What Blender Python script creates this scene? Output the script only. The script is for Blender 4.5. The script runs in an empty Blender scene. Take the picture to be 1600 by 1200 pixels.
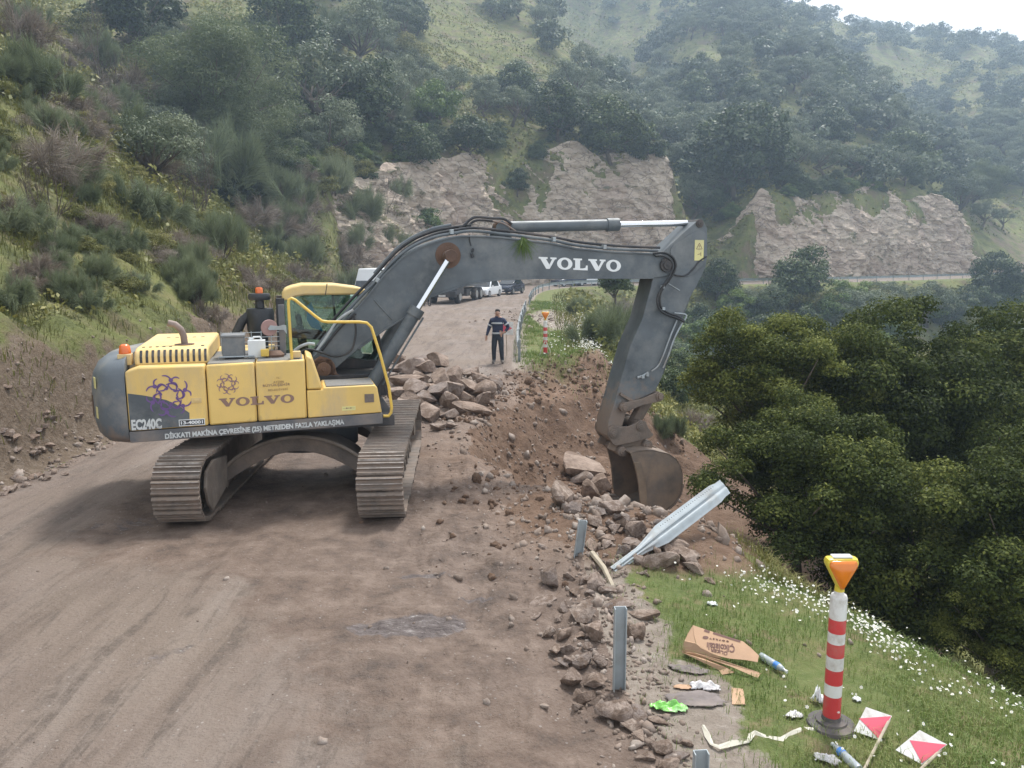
import bpy, bmesh, math, random
import numpy as np
from mathutils import Vector, Matrix, Euler
R = math.radians
SC = bpy.context.scene
COL = SC.collection
# ---------------------------------------------------------------- camera
cam_d = bpy.data.cameras.new('camera'); cam = bpy.data.objects.new('camera', cam_d); COL.objects.link(cam)
cam_d.sensor_width = 36; cam_d.lens = 28.1; cam_d.clip_end = 3000; cam_d.clip_start = .05
cam.matrix_world = Matrix.Translation((0, 0, 3.473)) @ Matrix.Rotation(R(90)-.157, 4, 'X') @ Matrix.Rotation(-.004, 4, 'Z')
SC.camera = cam
# ---------------------------------------------------------------- sky and sun (bright thin overcast, sun high ahead to the right)
SUN_EL, SUN_AZ = 62, 24        # degrees; azimuth clockwise from +Y
w = bpy.data.worlds.new("World"); SC.world = w; w.use_nodes = True
nt = w.node_tree; nt.nodes.clear()
o_ = nt.nodes.new('ShaderNodeOutputWorld'); mx = nt.nodes.new('ShaderNodeMixShader')
b1 = nt.nodes.new('ShaderNodeBackground'); b2 = nt.nodes.new('ShaderNodeBackground')
sky = nt.nodes.new('ShaderNodeTexSky'); sky.sky_type = 'NISHITA'; sky.sun_disc = False
sky.sun_elevation = R(SUN_EL); sky.sun_rotation = R(SUN_AZ); sky.dust_density = 4.0; sky.air_density = 1.2
b1.inputs[1].default_value = .10
nt.links.new(sky.outputs[0], b1.inputs[0])
tc = nt.nodes.new('ShaderNodeTexCoord'); nz = nt.nodes.new('ShaderNodeTexNoise'); nz.inputs['Scale'].default_value = 1.6; nz.inputs['Detail'].default_value = 5
rp = nt.nodes.new('ShaderNodeValToRGB'); rp.color_ramp.elements[0].position = .3; rp.color_ramp.elements[1].position = .75
rp.color_ramp.elements[0].color = (.90, .93, .97, 1); rp.color_ramp.elements[1].color = (1, 1, 1, 1)
nt.links.new(tc.outputs['Generated'], nz.inputs['Vector']); nt.links.new(nz.outputs['Fac'], rp.inputs[0]); nt.links.new(rp.outputs[0], b2.inputs[0])
b2.inputs[1].default_value = 1.02
mx.inputs[0].default_value = .78
nt.links.new(b1.outputs[0], mx.inputs[1]); nt.links.new(b2.outputs[0], mx.inputs[2]); nt.links.new(mx.outputs[0], o_.inputs[0])
sd_ = bpy.data.lights.new('sun', 'SUN'); sun = bpy.data.objects.new('sun', sd_); COL.objects.link(sun)
sd_.energy = 3.0; sd_.angle = R(11); sd_.color = (1, .975, .93)
az = R(SUN_AZ); el = R(SUN_EL)
sdir = Vector((math.sin(az)*math.cos(el), math.cos(az)*math.cos(el), math.sin(el)))
sun.rotation_euler = sdir.to_track_quat('Z', 'Y').to_euler()
SC.view_settings.view_transform = 'Standard'; SC.view_settings.look = 'None'
SC.view_settings.exposure = 0.6; SC.view_settings.gamma = 1.0; SC.view_settings.use_curve_mapping = False
SC.render.engine = 'CYCLES'
SC.cycles.use_denoising = True
SC.cycles.max_bounces = 6; SC.cycles.diffuse_bounces = 3; SC.cycles.glossy_bounces = 3; SC.cycles.transmission_bounces = 4
SC.cycles.transparent_max_bounces = 6; SC.cycles.volume_bounces = 1
SC.cycles.caustics_reflective = False; SC.cycles.caustics_refractive = False
rng = np.random.default_rng(7); random.seed(7)
# ---------------------------------------------------------------- terrain shape
def catmull(pts, n=8):
    P = np.array(pts, float); out = []
    P = np.vstack([2*P[0]-P[1], P, 2*P[-1]-P[-2]])
    for i in range(1, len(P)-2):
        for k in range(n):
            t = k/n
            out.append(0.5*((2*P[i]) + (-P[i-1]+P[i+1])*t + (2*P[i-1]-5*P[i]+4*P[i+1]-P[i+2])*t*t
                            + (-P[i-1]+3*P[i]-3*P[i+1]+P[i+2])*t**3))
    out.append(P[-2]); return np.array(out)
EDGE_L = catmull([(-8.6,-30),(-8.2,-14),(-7.9,0),(-7.75,12),(-7.8,20),(-8.5,32),(-10.5,46),(-13.5,60),(-12.5,74),(-7,90),(2,102),
                  (14,110),(28,113.5),(50,122),(86,146),(140,176),(260,230),(420,300)], 5)
EDGE_R = catmull([(2.4,-30),(2.1,-18),(1.8,-8),(1.55,0),(1.3,4),(.9,6),(.78,9),(.3,18),(0,30),(.6,50),(1.9,76),(4.5,90),(10,98.5),
                  (19,101.8),(30,103.5),(50,112),(88,138),(140,166),(260,220),(420,290)], 5)
def sdist(x, y, poly):
    """signed distance to a polyline (+ on its left) and arc length of the foot point"""
    best = np.full(x.shape, 1e18); sg = np.zeros(x.shape); arc = np.zeros(x.shape); s0 = 0.0
    for a, b in zip(poly[:-1], poly[1:]):
        d = b-a; L = math.hypot(*d); ux, uy = d/L
        px, py = x-a[0], y-a[1]
        t = np.clip(px*ux+py*uy, 0, L)
        qx, qy = px-t*ux, py-t*uy
        dd = qx*qx+qy*qy; cr = ux*py-uy*px
        m = dd < best
        best = np.where(m, dd, best); sg = np.where(m, np.where(cr >= 0, 1.0, -1.0), sg); arc = np.where(m, s0+t, arc)
        s0 += L
    return np.sqrt(best)*sg, arc
def vnoise(x, y, seed=0):
    xi = np.floor(x).astype(np.int64); yi = np.floor(y).astype(np.int64)
    fx = x-xi; fy = y-yi; fx = fx*fx*(3-2*fx); fy = fy*fy*(3-2*fy)
    def h(a, b):
        v = (a*374761393 + b*668265263 + seed*1442695041) & 0xffffffff
        v = ((v ^ (v >> 13))*1274126177) & 0xffffffff
        v = v ^ (v >> 16)
        return (v & 0xffff)/65535.0
    return (h(xi,yi)*(1-fx)+h(xi+1,yi)*fx)*(1-fy)+(h(xi,yi+1)*(1-fx)+h(xi+1,yi+1)*fx)*fy
def fbm(x, y, seed=0, o=4):
    s = 0; a = .5; t = 0
    for k in range(o):
        s = s+a*vnoise(x*2**k+k*17.3, y*2**k+k*9.1, seed+k); t += a; a *= .5
    return s/t*2-1
def sstep(a, b, x):
    t = np.clip((x-a)/(b-a), 0, 1); return t*t*(3-2*t)
def pitfield(x, y):
    """0 outside the collapsed edge, 1 at its deepest"""
    n = fbm(x*.9, y*.9, 31, 3)*.22
    yy = (y-15.2); ry = np.where(yy > 0, 6.8, 5.3); xx = x-3.3; rx = np.where(xx > 0, 6.0, 4.3)
    r = np.sqrt((xx/rx)**2+(yy/ry)**2)+n*.5
    return 1-sstep(.58, 1.0, r)
def dugmask(x, y):
    yy = (y-15.2); ry = np.where(yy > 0, 6.8, 5.3); xx = x-3.3; rx = np.where(xx > 0, 6.0, 4.3)
    r = np.sqrt((xx/rx)**2+(yy/ry)**2)+fbm(x*.9, y*.9, 31, 3)*.11
    m = 1-sstep(1.04, 1.30, r+.16*fbm(x*1.3, y*1.3, 33, 3))
    return np.maximum(m, 1-sstep(.8, 1.7, ((x-1.6)/1.7)**2+((y-10.2)/1.5)**2+.5*fbm(x*1.5, y*1.5, 34, 3)))
def gully(x, y, ax, ay, bx, by, w):
    dx, dy = bx-ax, by-ay; L = math.hypot(dx, dy); ux, uy = dx/L, dy/L
    px, py = x-ax, y-ay; t = px*ux+py*uy; q = px*-uy+py*ux
    e = np.exp(-(q/(w*(1+np.clip(t,0,L)/L*.8)))**2)
    return e*sstep(-6, 18, t)*(1-sstep(L*.8, L*1.15, t))
def break_w(y):
    return np.interp(y, [-10, 4.8, 6.8, 8.9, 10.5, 18, 30, 55, 80, 95], [3.4, 2.9, 2.6, 1.5, 1.4, 2.0, 2.8, 4.2, 3.0, 1.5])
CL1 = (104.0, 163.0); CL2 = (173.0, 238.0)
def terrain(x, y, fine=True):
    x = np.asarray(x, float); y = np.asarray(y, float)
    u, aL = sdist(x, y, EDGE_L); r, aR = sdist(x, y, EDGE_R); d = -r
    up = np.clip(u, 0, None); dn = np.clip(d, 0, None)
    n1 = fbm(x*.035, y*.035, 3, 3); n2 = fbm(x*.15, y*.15, 5, 3)
    # uphill
    c1 = sstep(CL1[0]-8, CL1[0]+4, aL)*(1-sstep(CL1[1]-3, CL1[1]+3, aL))
    c2 = sstep(CL2[0]-3, CL2[0]+5, aL)*(1-sstep(CL2[1]-16, CL2[1]+4, aL))
    C = 1.5+n2*.5+c1*(10.0+6.5*sstep(CL1[0], CL1[1]-12, aL)+2.5*fbm(x*.12, y*.12, 8, 3))+c2*(12.0+3.0*fbm(x*.11, y*.11, 9, 3))
    W = 1.0+.5*n2+(c1+c2)*5.4
    fr = sstep(5, 30, up); C = C*(1-fr)+8.0*fr; W = W*(1-fr)+2.5*fr
    toe = .35*sstep(0, .9, up)*(.6+.4*n2)
    cap = np.interp(x/np.maximum(y, 5), [-1.2, -.5, -.1, .12, .25, .33, .42, .53, .64, .9], [170, 170, 195, 232, 226, 210, 190, 186, 196, 190])
    slope = .80+.05*n1+np.interp(y,[0,20,60],[.0,-.03,-.05])
    s = np.clip(up-W, 0, None)*slope
    hup = toe+C*sstep(.25, 1, up/W)+cap*(1-np.exp(-s/cap))+np.clip(up-2,0,25)/25*(n1*3.0+n2*.7)
    g = gully(x, y, 29.5, 112, 33, 330, 13)+.8*gully(x, y, -20, 62, -90, 140, 9)*.7+.8*gully(x, y, 104, 157, 150, 330, 15)
    hup = hup*(1-.34*np.clip(g, 0, 1)*sstep(0, 12, up)*1.0)
    # downhill
    bw = break_w(np.where(d > 0, y, y)); bw = np.where(aR > 118+30, 1.4, bw)
    e = np.clip(dn-bw, 0, None)
    hdn = -.06*np.clip(dn, 0, bw)-(.80+.06*n1)*np.where(e < 1.2, e*e/2.4, e-.6)
    hdn = -46*(1-np.exp(hdn/46))+np.clip(dn-3, 0, 10)/10*(n2*.6+n1*1.5)
    h = np.where(u > 0, hup, 0)+np.where(d > 0, hdn, 0)
    if fine:
        road = (1-sstep(-.3, .4, u))*(1-sstep(.0, .6, d))
        near = np.exp(-np.clip(np.hypot(x, y)-10, 0, None)/30)
        h = h+road*(.06*fbm(x*.45, y*.13, 11, 3)+.05*fbm(x*2.2, y*.35, 12, 4)*near)
        # churned soil between the machine and the collapse
        ch = np.exp(-((x+.2)/1.5)**2-((y-11)/6.5)**2)
        h = h+ch*(.10*fbm(x*1.6, y*1.6, 13, 3)+.10*np.abs(fbm(x*5.5, y*3.5, 18, 3))+.10*np.clip(fbm(x*.8,y*.8,14,2),0,1))
        h = h+(1-road)*near*(.05*fbm(x*2.0, y*2.0, 15, 4))*sstep(.0,.5,np.abs(u)+0*d)
        bank = sstep(.2, .8, up)*(1-sstep(2.6, 4.5, up))
        h = h+bank*(.30*fbm(x*1.1, y*1.1, 16, 4)+.10*fbm(x*3.2, y*3.2, 17, 4))*np.where(y < 70, 1, 2.0)
    # the collapse, its rim of spoil, the heap under the rock pile
    p = pitfield(x, y)
    h = h*(1-.55*p)-1.50*p+np.clip(p*(1-p)*4+.35*p,0,1)*(.30*fbm(x*1.1, y*1.1, 21, 5)+.07*np.abs(fbm(x*4, y*4, 23, 3)))
    rim = np.exp(-((np.hypot((x-2.4)/4.6, (y-15.6)/7.6)-1)/.15)**2)*sstep(13.5, 18.5, y)*(1-sstep(2.2, 3.6, x))*sstep(-1.9, -.2, x)
    h = h+rim*(.28+.62*sstep(-.2, 1.4, x))*(1.0+.55*fbm(x*1.5, y*1.5, 22, 4)+.15*np.abs(fbm(x*4.5, y*4.5, 24, 3)))
    heap = np.exp(-(((x+2.0)/1.25)**2+((y-19.3)/2.3)**2)**1.5)
    h = h+heap*.45
    rub = np.exp(-((x-1.75)/1.3)**2-((y-9.9)/1.1)**2)
    h = h+rub*.25
    return h
# ---------------------------------------------------------------- measuring helpers: lens, tilt and height of the photographer
F_, P_, H_, RO_ = 1249., .157, 3.473, .004
EX, EY, TY, HY = -3.151, 12.263, 1.632, .273       # machine centre, heading of its tracks, heading of its boom
def ray(px, py):
    a, b = px-800, 600-py; c, s = math.cos(RO_), math.sin(RO_)
    x, y = (c*a+s*b)/F_, (-s*a+c*b)/F_
    return np.array([x, math.cos(P_)+y*math.sin(P_), -math.sin(P_)+y*math.cos(P_)])
def at(px, py, Y):
    d = ray(px, py); return np.array([0, 0, H_])+d*(Y/d[1])
def hl(px, py, lat):                                # point on the vertical plane 'lat' metres left of the boom's own plane
    d = ray(px, py); c, s = math.cos(HY), math.sin(HY)
    t = (lat+(-s*EX+c*EY))/(-s*d[0]+c*d[1]); P = np.array([0, 0, H_])+d*t
    return (float(c*(P[0]-EX)+s*(P[1]-EY)), float(P[2]))
_T = np.exp(np.linspace(math.log(3.5), math.log(700), 1500))
def hit(px, py, dz=0.0):                            # where that line of sight meets the ground
    d = ray(px, py); X, Y, Z = d[0]*_T, d[1]*_T, H_+d[2]*_T
    h = terrain(X, Y, False)+dz
    k = np.nonzero(Z < h)[0]
    if len(k) == 0: return None
    i = k[0]
    if i == 0: return np.array([X[0], Y[0], h[0]])
    a = (Z[i-1]-h[i-1]); b = (h[i]-Z[i]); f = a/(a+b+1e-9)
    return np.array([X[i-1]+(X[i]-X[i-1])*f, Y[i-1]+(Y[i]-Y[i-1])*f, h[i-1]+(h[i]-h[i-1])*f])
def tz(x, y, fine=True): return float(terrain(np.array([x]), np.array([y]), fine)[0])
def project(X, Y, Z):
    c, s = math.cos(P_), math.sin(P_); f = Y*c-(Z-H_)*s; u = Y*s+(Z-H_)*c
    return 800+X/f*F_, 600-u/f*F_, f
# ---------------------------------------------------------------- object helpers
def tag(o, label=None, cat=None, group=None, kind=None):
    if label: o['label'] = label
    if cat: o['category'] = cat
    if group: o['group'] = group
    if kind: o['kind'] = kind
    return o
def empty(name, loc=(0,0,0), rz=0, label=None, cat=None, group=None):
    o = bpy.data.objects.new(name, None); COL.objects.link(o); o.location = loc; o.rotation_euler = (0, 0, rz)
    o.empty_display_size = .2
    return tag(o, label, cat, group)
def link(name, me, parent=None, loc=None):
    o = bpy.data.objects.new(name, me); COL.objects.link(o)
    if parent is not None: o.parent = parent
    if loc is not None: o.location = loc
    return o
def mesh_np(name, V, Fc, m=None, attrs=None, smooth=False):
    V = np.asarray(V, np.float32); Fc = np.asarray(Fc, np.int32); k = Fc.shape[1]
    me = bpy.data.meshes.new(name); me.vertices.add(len(V)); me.vertices.foreach_set('co', V.ravel())
    me.loops.add(Fc.size); me.loops.foreach_set('vertex_index', Fc.ravel())
    me.polygons.add(len(Fc)); me.polygons.foreach_set('loop_start', np.arange(0, Fc.size, k, dtype=np.int32))
    me.polygons.foreach_set('loop_total', np.full(len(Fc), k, np.int32))
    if smooth: me.polygons.foreach_set('use_smooth', np.ones(len(Fc), bool))
    if attrs:
        for an, (dom, av) in attrs.items():
            a = me.attributes.new(an, 'FLOAT', dom); a.data.foreach_set('value', np.asarray(av, np.float32))
    me.update(calc_edges=True)
    if m: me.materials.append(m)
    return me
class MB:
    """collects shapes into one mesh"""
    def __init__(s, M=None): s.v = []; s.f = []; s.mi = []; s.M = M; s.cur = 0
    def add(s, vs, fs):
        n = len(s.v)
        s.v += [tuple(s.M @ Vector(p)) if s.M is not None else tuple(p) for p in vs]
        s.f += [tuple(n+i for i in f) for f in fs]; s.mi += [s.cur]*len(fs); return s
    def box(s, c, d, rot=None):
        x, y, z = d[0]/2, d[1]/2, d[2]/2
        vs = [Vector(p) for p in ((-x,-y,-z),(x,-y,-z),(x,y,-z),(-x,y,-z),(-x,-y,z),(x,-y,z),(x,y,z),(-x,y,z))]
        if rot is not None:
            m = rot if isinstance(rot, Matrix) else Euler(rot).to_matrix()
            vs = [m @ p for p in vs]
        c = Vector(c)
        return s.add([p+c for p in vs], [(0,3,2,1),(4,5,6,7),(0,1,5,4),(1,2,6,5),(2,3,7,6),(3,0,4,7)])
    def prism(s, pts, v0, v1, ax='y'):
        """closed outline in (a,b) extruded along an axis: ax y -> (x,z), ax z -> (x,y), ax x -> (y,z)"""
        ar = sum(p[0]*q[1]-q[0]*p[1] for p, q in zip(pts, pts[1:]+pts[:1]))
        if ar < 0: pts = pts[::-1]
        n = len(pts)
        def mk(p, v): return (p[0], v, p[1]) if ax == 'y' else (p[0], p[1], v) if ax == 'z' else (v, p[0], p[1])
        vs = [mk(p, v0) for p in pts]+[mk(p, v1) for p in pts]
        lo, hi = tuple(range(n)), tuple(range(2*n-1, n-1, -1))
        side = [((i+1) % n, i, n+i, n+(i+1) % n) for i in range(n)]
        fs = [lo, hi]+side
        if ax != 'y': fs = [f[::-1] for f in fs]
        if v1 < v0: fs = [f[::-1] for f in fs]
        return s.add(vs, fs)
    def tube(s, pts, r, n=8, cap=True, r1=None):
        pts = [Vector(p) for p in pts]; m = len(pts); rings = []
        up = None
        for i, p in enumerate(pts):
            t = (pts[min(i+1, m-1)]-pts[max(i-1, 0)]).normalized()
            if up is None:
                up = Vector((0, 0, 1)) if abs(t.z) < .9 else Vector((1, 0, 0))
            a = t.cross(up);
            if a.length < 1e-4: a = t.cross(Vector((0, 1, .1)))
            a.normalize(); b = a.cross(t).normalized(); up = b
            rr = r if r1 is None else r+(r1-r)*i/(m-1)
            if isinstance(r, (list, tuple)): rr = r[i]
            rings.append([p+a*math.cos(2*math.pi*k/n)*rr+b*math.sin(2*math.pi*k/n)*rr for k in range(n)])
        vs = [q for g_ in rings for q in g_]; fs = []
        for i in range(m-1):
            for k in range(n):
                fs.append((i*n+k, i*n+(k+1) % n, (i+1)*n+(k+1) % n, (i+1)*n+k))
        if cap: fs += [tuple(range(n))[::-1], tuple((m-1)*n+k for k in range(n))]
        return s.add(vs, fs)
    def cyl(s, a, b, r, n=20, r1=None): return s.tube([a, b], r, n, True, r1)
    def lathe(s, prof, n=24, c=(0,0,0)):
        """profile [(radius, z)] turned about z"""
        vs = []; fs = []; m = len(prof)
        for (r_, z) in prof:
            for k in range(n): vs.append((c[0]+r_*math.cos(2*math.pi*k/n), c[1]+r_*math.sin(2*math.pi*k/n), c[2]+z))
        for i in range(m-1):
            for k in range(n): fs.append((i*n+k, i*n+(k+1) % n, (i+1)*n+(k+1) % n, (i+1)*n+k))
        fs += [tuple(range(n))[::-1], tuple((m-1)*n+k for k in range(n))]
        return s.add(vs, fs)
    def loft(s, loops, cap=True):
        n = len(loops[0]); vs = [p for l in loops for p in l]; fs = []
        for i in range(len(loops)-1):
            for k in range(n): fs.append((i*n+k, i*n+(k+1) % n, (i+1)*n+(k+1) % n, (i+1)*n+k))
        if cap: fs += [tuple(range(n))[::-1], tuple((len(loops)-1)*n+k for k in range(n))]
        return s.add(vs, fs)
    def sheet(s, pts, nrm, th):
        """flat outline of 3-D points given a thickness"""
        n = len(pts); o = Vector(nrm).normalized()*th
        vs = [Vector(p) for p in pts]+[Vector(p)+o for p in pts]
        return s.add(vs, [tuple(range(n))[::-1], tuple(range(n, 2*n))]+[(i, (i+1) % n, n+(i+1) % n, n+i) for i in range(n)])
    def build(s, name, m, parent=None, bevel=0, smooth=None, loc=None):
        me = bpy.data.meshes.new(name); me.from_pydata(s.v, [], s.f)
        for mm in (m if isinstance(m, (list, tuple)) else [m]): me.materials.append(mm)
        if any(s.mi): me.polygons.foreach_set('material_index', s.mi)
        bm = bmesh.new(); bm.from_mesh(me); bmesh.ops.recalc_face_normals(bm, faces=bm.faces); bm.to_mesh(me); bm.free()
        o = link(name, me, parent, loc)
        if bevel:
            b = o.modifiers.new('bevel', 'BEVEL'); b.width = bevel; b.segments = 2; b.limit_method = 'ANGLE'; b.angle_limit = R(35)
        if smooth is None: smooth = 40
        if smooth:
            me.polygons.foreach_set('use_smooth', [True]*len(me.polygons)); me.set_sharp_from_angle(angle=R(smooth))
        return o
def copy_tree(o, parent=None):
    c = o.copy(); COL.objects.link(c); c.parent = parent
    for ch in list(o.children): copy_tree(ch, c)
    return c
# ---------------------------------------------------------------- materials
def ramp(nt, fac, stops):
    r = nt.nodes.new('ShaderNodeValToRGB'); e = r.color_ramp.elements
    while len(e) < len(stops): e.new(.5)
    for k, (p, c) in enumerate(stops): e[k].position = p; e[k].color = (*c, 1) if len(c) == 3 else c
    nt.links.new(fac, r.inputs[0]); return r.outputs[0]
def noise(nt, vec, scale, detail=4, rough=.55, dist=0):
    n = nt.nodes.new('ShaderNodeTexNoise'); n.inputs['Scale'].default_value = scale; n.inputs['Detail'].default_value = detail
    n.inputs['Roughness'].default_value = rough; n.inputs['Distortion'].default_value = dist
    if vec is not None: nt.links.new(vec, n.inputs['Vector'])
    return n.outputs['Fac']
def mapping(nt, vec, sc=(1,1,1), rot=(0,0,0)):
    n = nt.nodes.new('ShaderNodeMapping'); n.inputs['Scale'].default_value = sc; n.inputs['Rotation'].default_value = rot
    nt.links.new(vec, n.inputs['Vector']); return n.outputs[0]
def mixc(nt, fac, a, b, mode='MIX'):
    n = nt.nodes.new('ShaderNodeMix'); n.data_type = 'RGBA'; n.blend_type = mode
    for sock, v in ((n.inputs[0], fac), (n.inputs[6], a), (n.inputs[7], b)):
        if isinstance(v, (int, float)): sock.default_value = v
        elif isinstance(v, tuple): sock.default_value = (*v, 1)
        else: nt.links.new(v, sock)
    return n.outputs[2]
def math_(nt, op, a, b=0.0, clamp=False):
    n = nt.nodes.new('ShaderNodeMath'); n.operation = op; n.use_clamp = clamp
    for sock, v in ((n.inputs[0], a), (n.inputs[1], b)):
        if isinstance(v, (int, float)): sock.default_value = v
        else: nt.links.new(v, sock)
    return n.outputs[0]
def attr(nt, name):
    n = nt.nodes.new('ShaderNodeAttribute'); n.attribute_name = name; return n.outputs['Fac']
def bump(nt, hgt, strength, dist, prev=None):
    n = nt.nodes.new('ShaderNodeBump'); n.inputs['Strength'].default_value = strength; n.inputs['Distance'].default_value = dist
    nt.links.new(hgt, n.inputs['Height'])
    if prev is not None: nt.links.new(prev, n.inputs['Normal'])
    return n.outputs[0]
def newmat(name):
    m = bpy.data.materials.new(name); m.use_nodes = True; nt = m.node_tree
    b = nt.nodes['Principled BSDF']; t = nt.nodes.new('ShaderNodeTexCoord')
    return m, nt, b, t.outputs['Object']
def mat(name, col, rough=.6, metal=0, mud=None, var=.25, scale=3, dirt=None, dirt_amt=.5, dirt_scale=1.5, bmp=.1, bscale=40, spec=.5, trans=0, streak=False):
    """paint, metal, stone, cloth: mottled base colour, patches of dirt with soft ragged edges, fine relief"""
    m, nt, b, v = newmat(name)
    c = ramp(nt, noise(nt, v, scale, 5), [(.3, tuple(x*(1-var) for x in col)), (.7, tuple(min(1, x*(1+var*.6)) for x in col))])
    if dirt:
        vv = mapping(nt, v, (1, 1, .35)) if streak else v
        f = ramp(nt, noise(nt, vv, dirt_scale, 8, .68), [(.62-.35*dirt_amt, (0,0,0)), (.82-.25*dirt_amt, (1,1,1))])
        c = mixc(nt, f, c, dirt)
        rr = math_(nt, 'MULTIPLY_ADD', f, .25); 
        nt.nodes[-1].inputs[2].default_value = rough; nt.links.new(rr, b.inputs['Roughness'])
    else: b.inputs['Roughness'].default_value = rough
    if mud:                                              # splashed mud thinning upwards from z0 to z1 on the object itself
        sx = nt.nodes.new('ShaderNodeSeparateXYZ'); nt.links.new(v, sx.inputs[0])
        mr = nt.nodes.new('ShaderNodeMapRange'); mr.inputs[1].default_value = mud[1]; mr.inputs[2].default_value = mud[0]; nt.links.new(sx.outputs[2], mr.inputs[0])
        mf = ramp(nt, math_(nt, 'ADD', mr.outputs[0], math_(nt, 'MULTIPLY', math_(nt, 'SUBTRACT', noise(nt, v, 4, 9, .72), .5), 1.5)), [(.5, (0,0,0)), (.8, (.85,.85,.85))])
        c = mixc(nt, mf, c, (.235,.175,.135))
    nt.links.new(c, b.inputs['Base Color']); b.inputs['Metallic'].default_value = metal
    b.inputs['Specular IOR Level'].default_value = spec
    if bmp: nt.links.new(bump(nt, noise(nt, v, bscale, 4), bmp, .02), b.inputs['Normal'])
    if trans: b.inputs['Transmission Weight'].default_value = trans
    return m
def leafmat(name, dark, mid, light, rough=.55, trans=.25, spec=.3):
    m, nt, b, v = newmat(name)
    oi = nt.nodes.new('ShaderNodeObjectInfo')
    f = math_(nt, 'ADD', math_(nt, 'MULTIPLY', attr(nt, 'tint'), .7), math_(nt, 'MULTIPLY', oi.outputs['Random'], .3))
    c = ramp(nt, f, [(.08, dark), (.5, mid), (.95, light)])
    nt.links.new(c, b.inputs['Base Color']); b.inputs['Roughness'].default_value = rough; b.inputs['Specular IOR Level'].default_value = spec
    if trans:
        tr = nt.nodes.new('ShaderNodeBsdfTranslucent'); nt.links.new(c, tr.inputs[0]); mxs = nt.nodes.new('ShaderNodeMixShader'); mxs.inputs[0].default_value = trans
        nt.links.new(b.outputs[0], mxs.inputs[1]); nt.links.new(tr.outputs[0], mxs.inputs[2]); nt.links.new(mxs.outputs[0], nt.nodes['Material Output'].inputs[0])
    return m
MUD = (.25, .19, .15)
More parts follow.
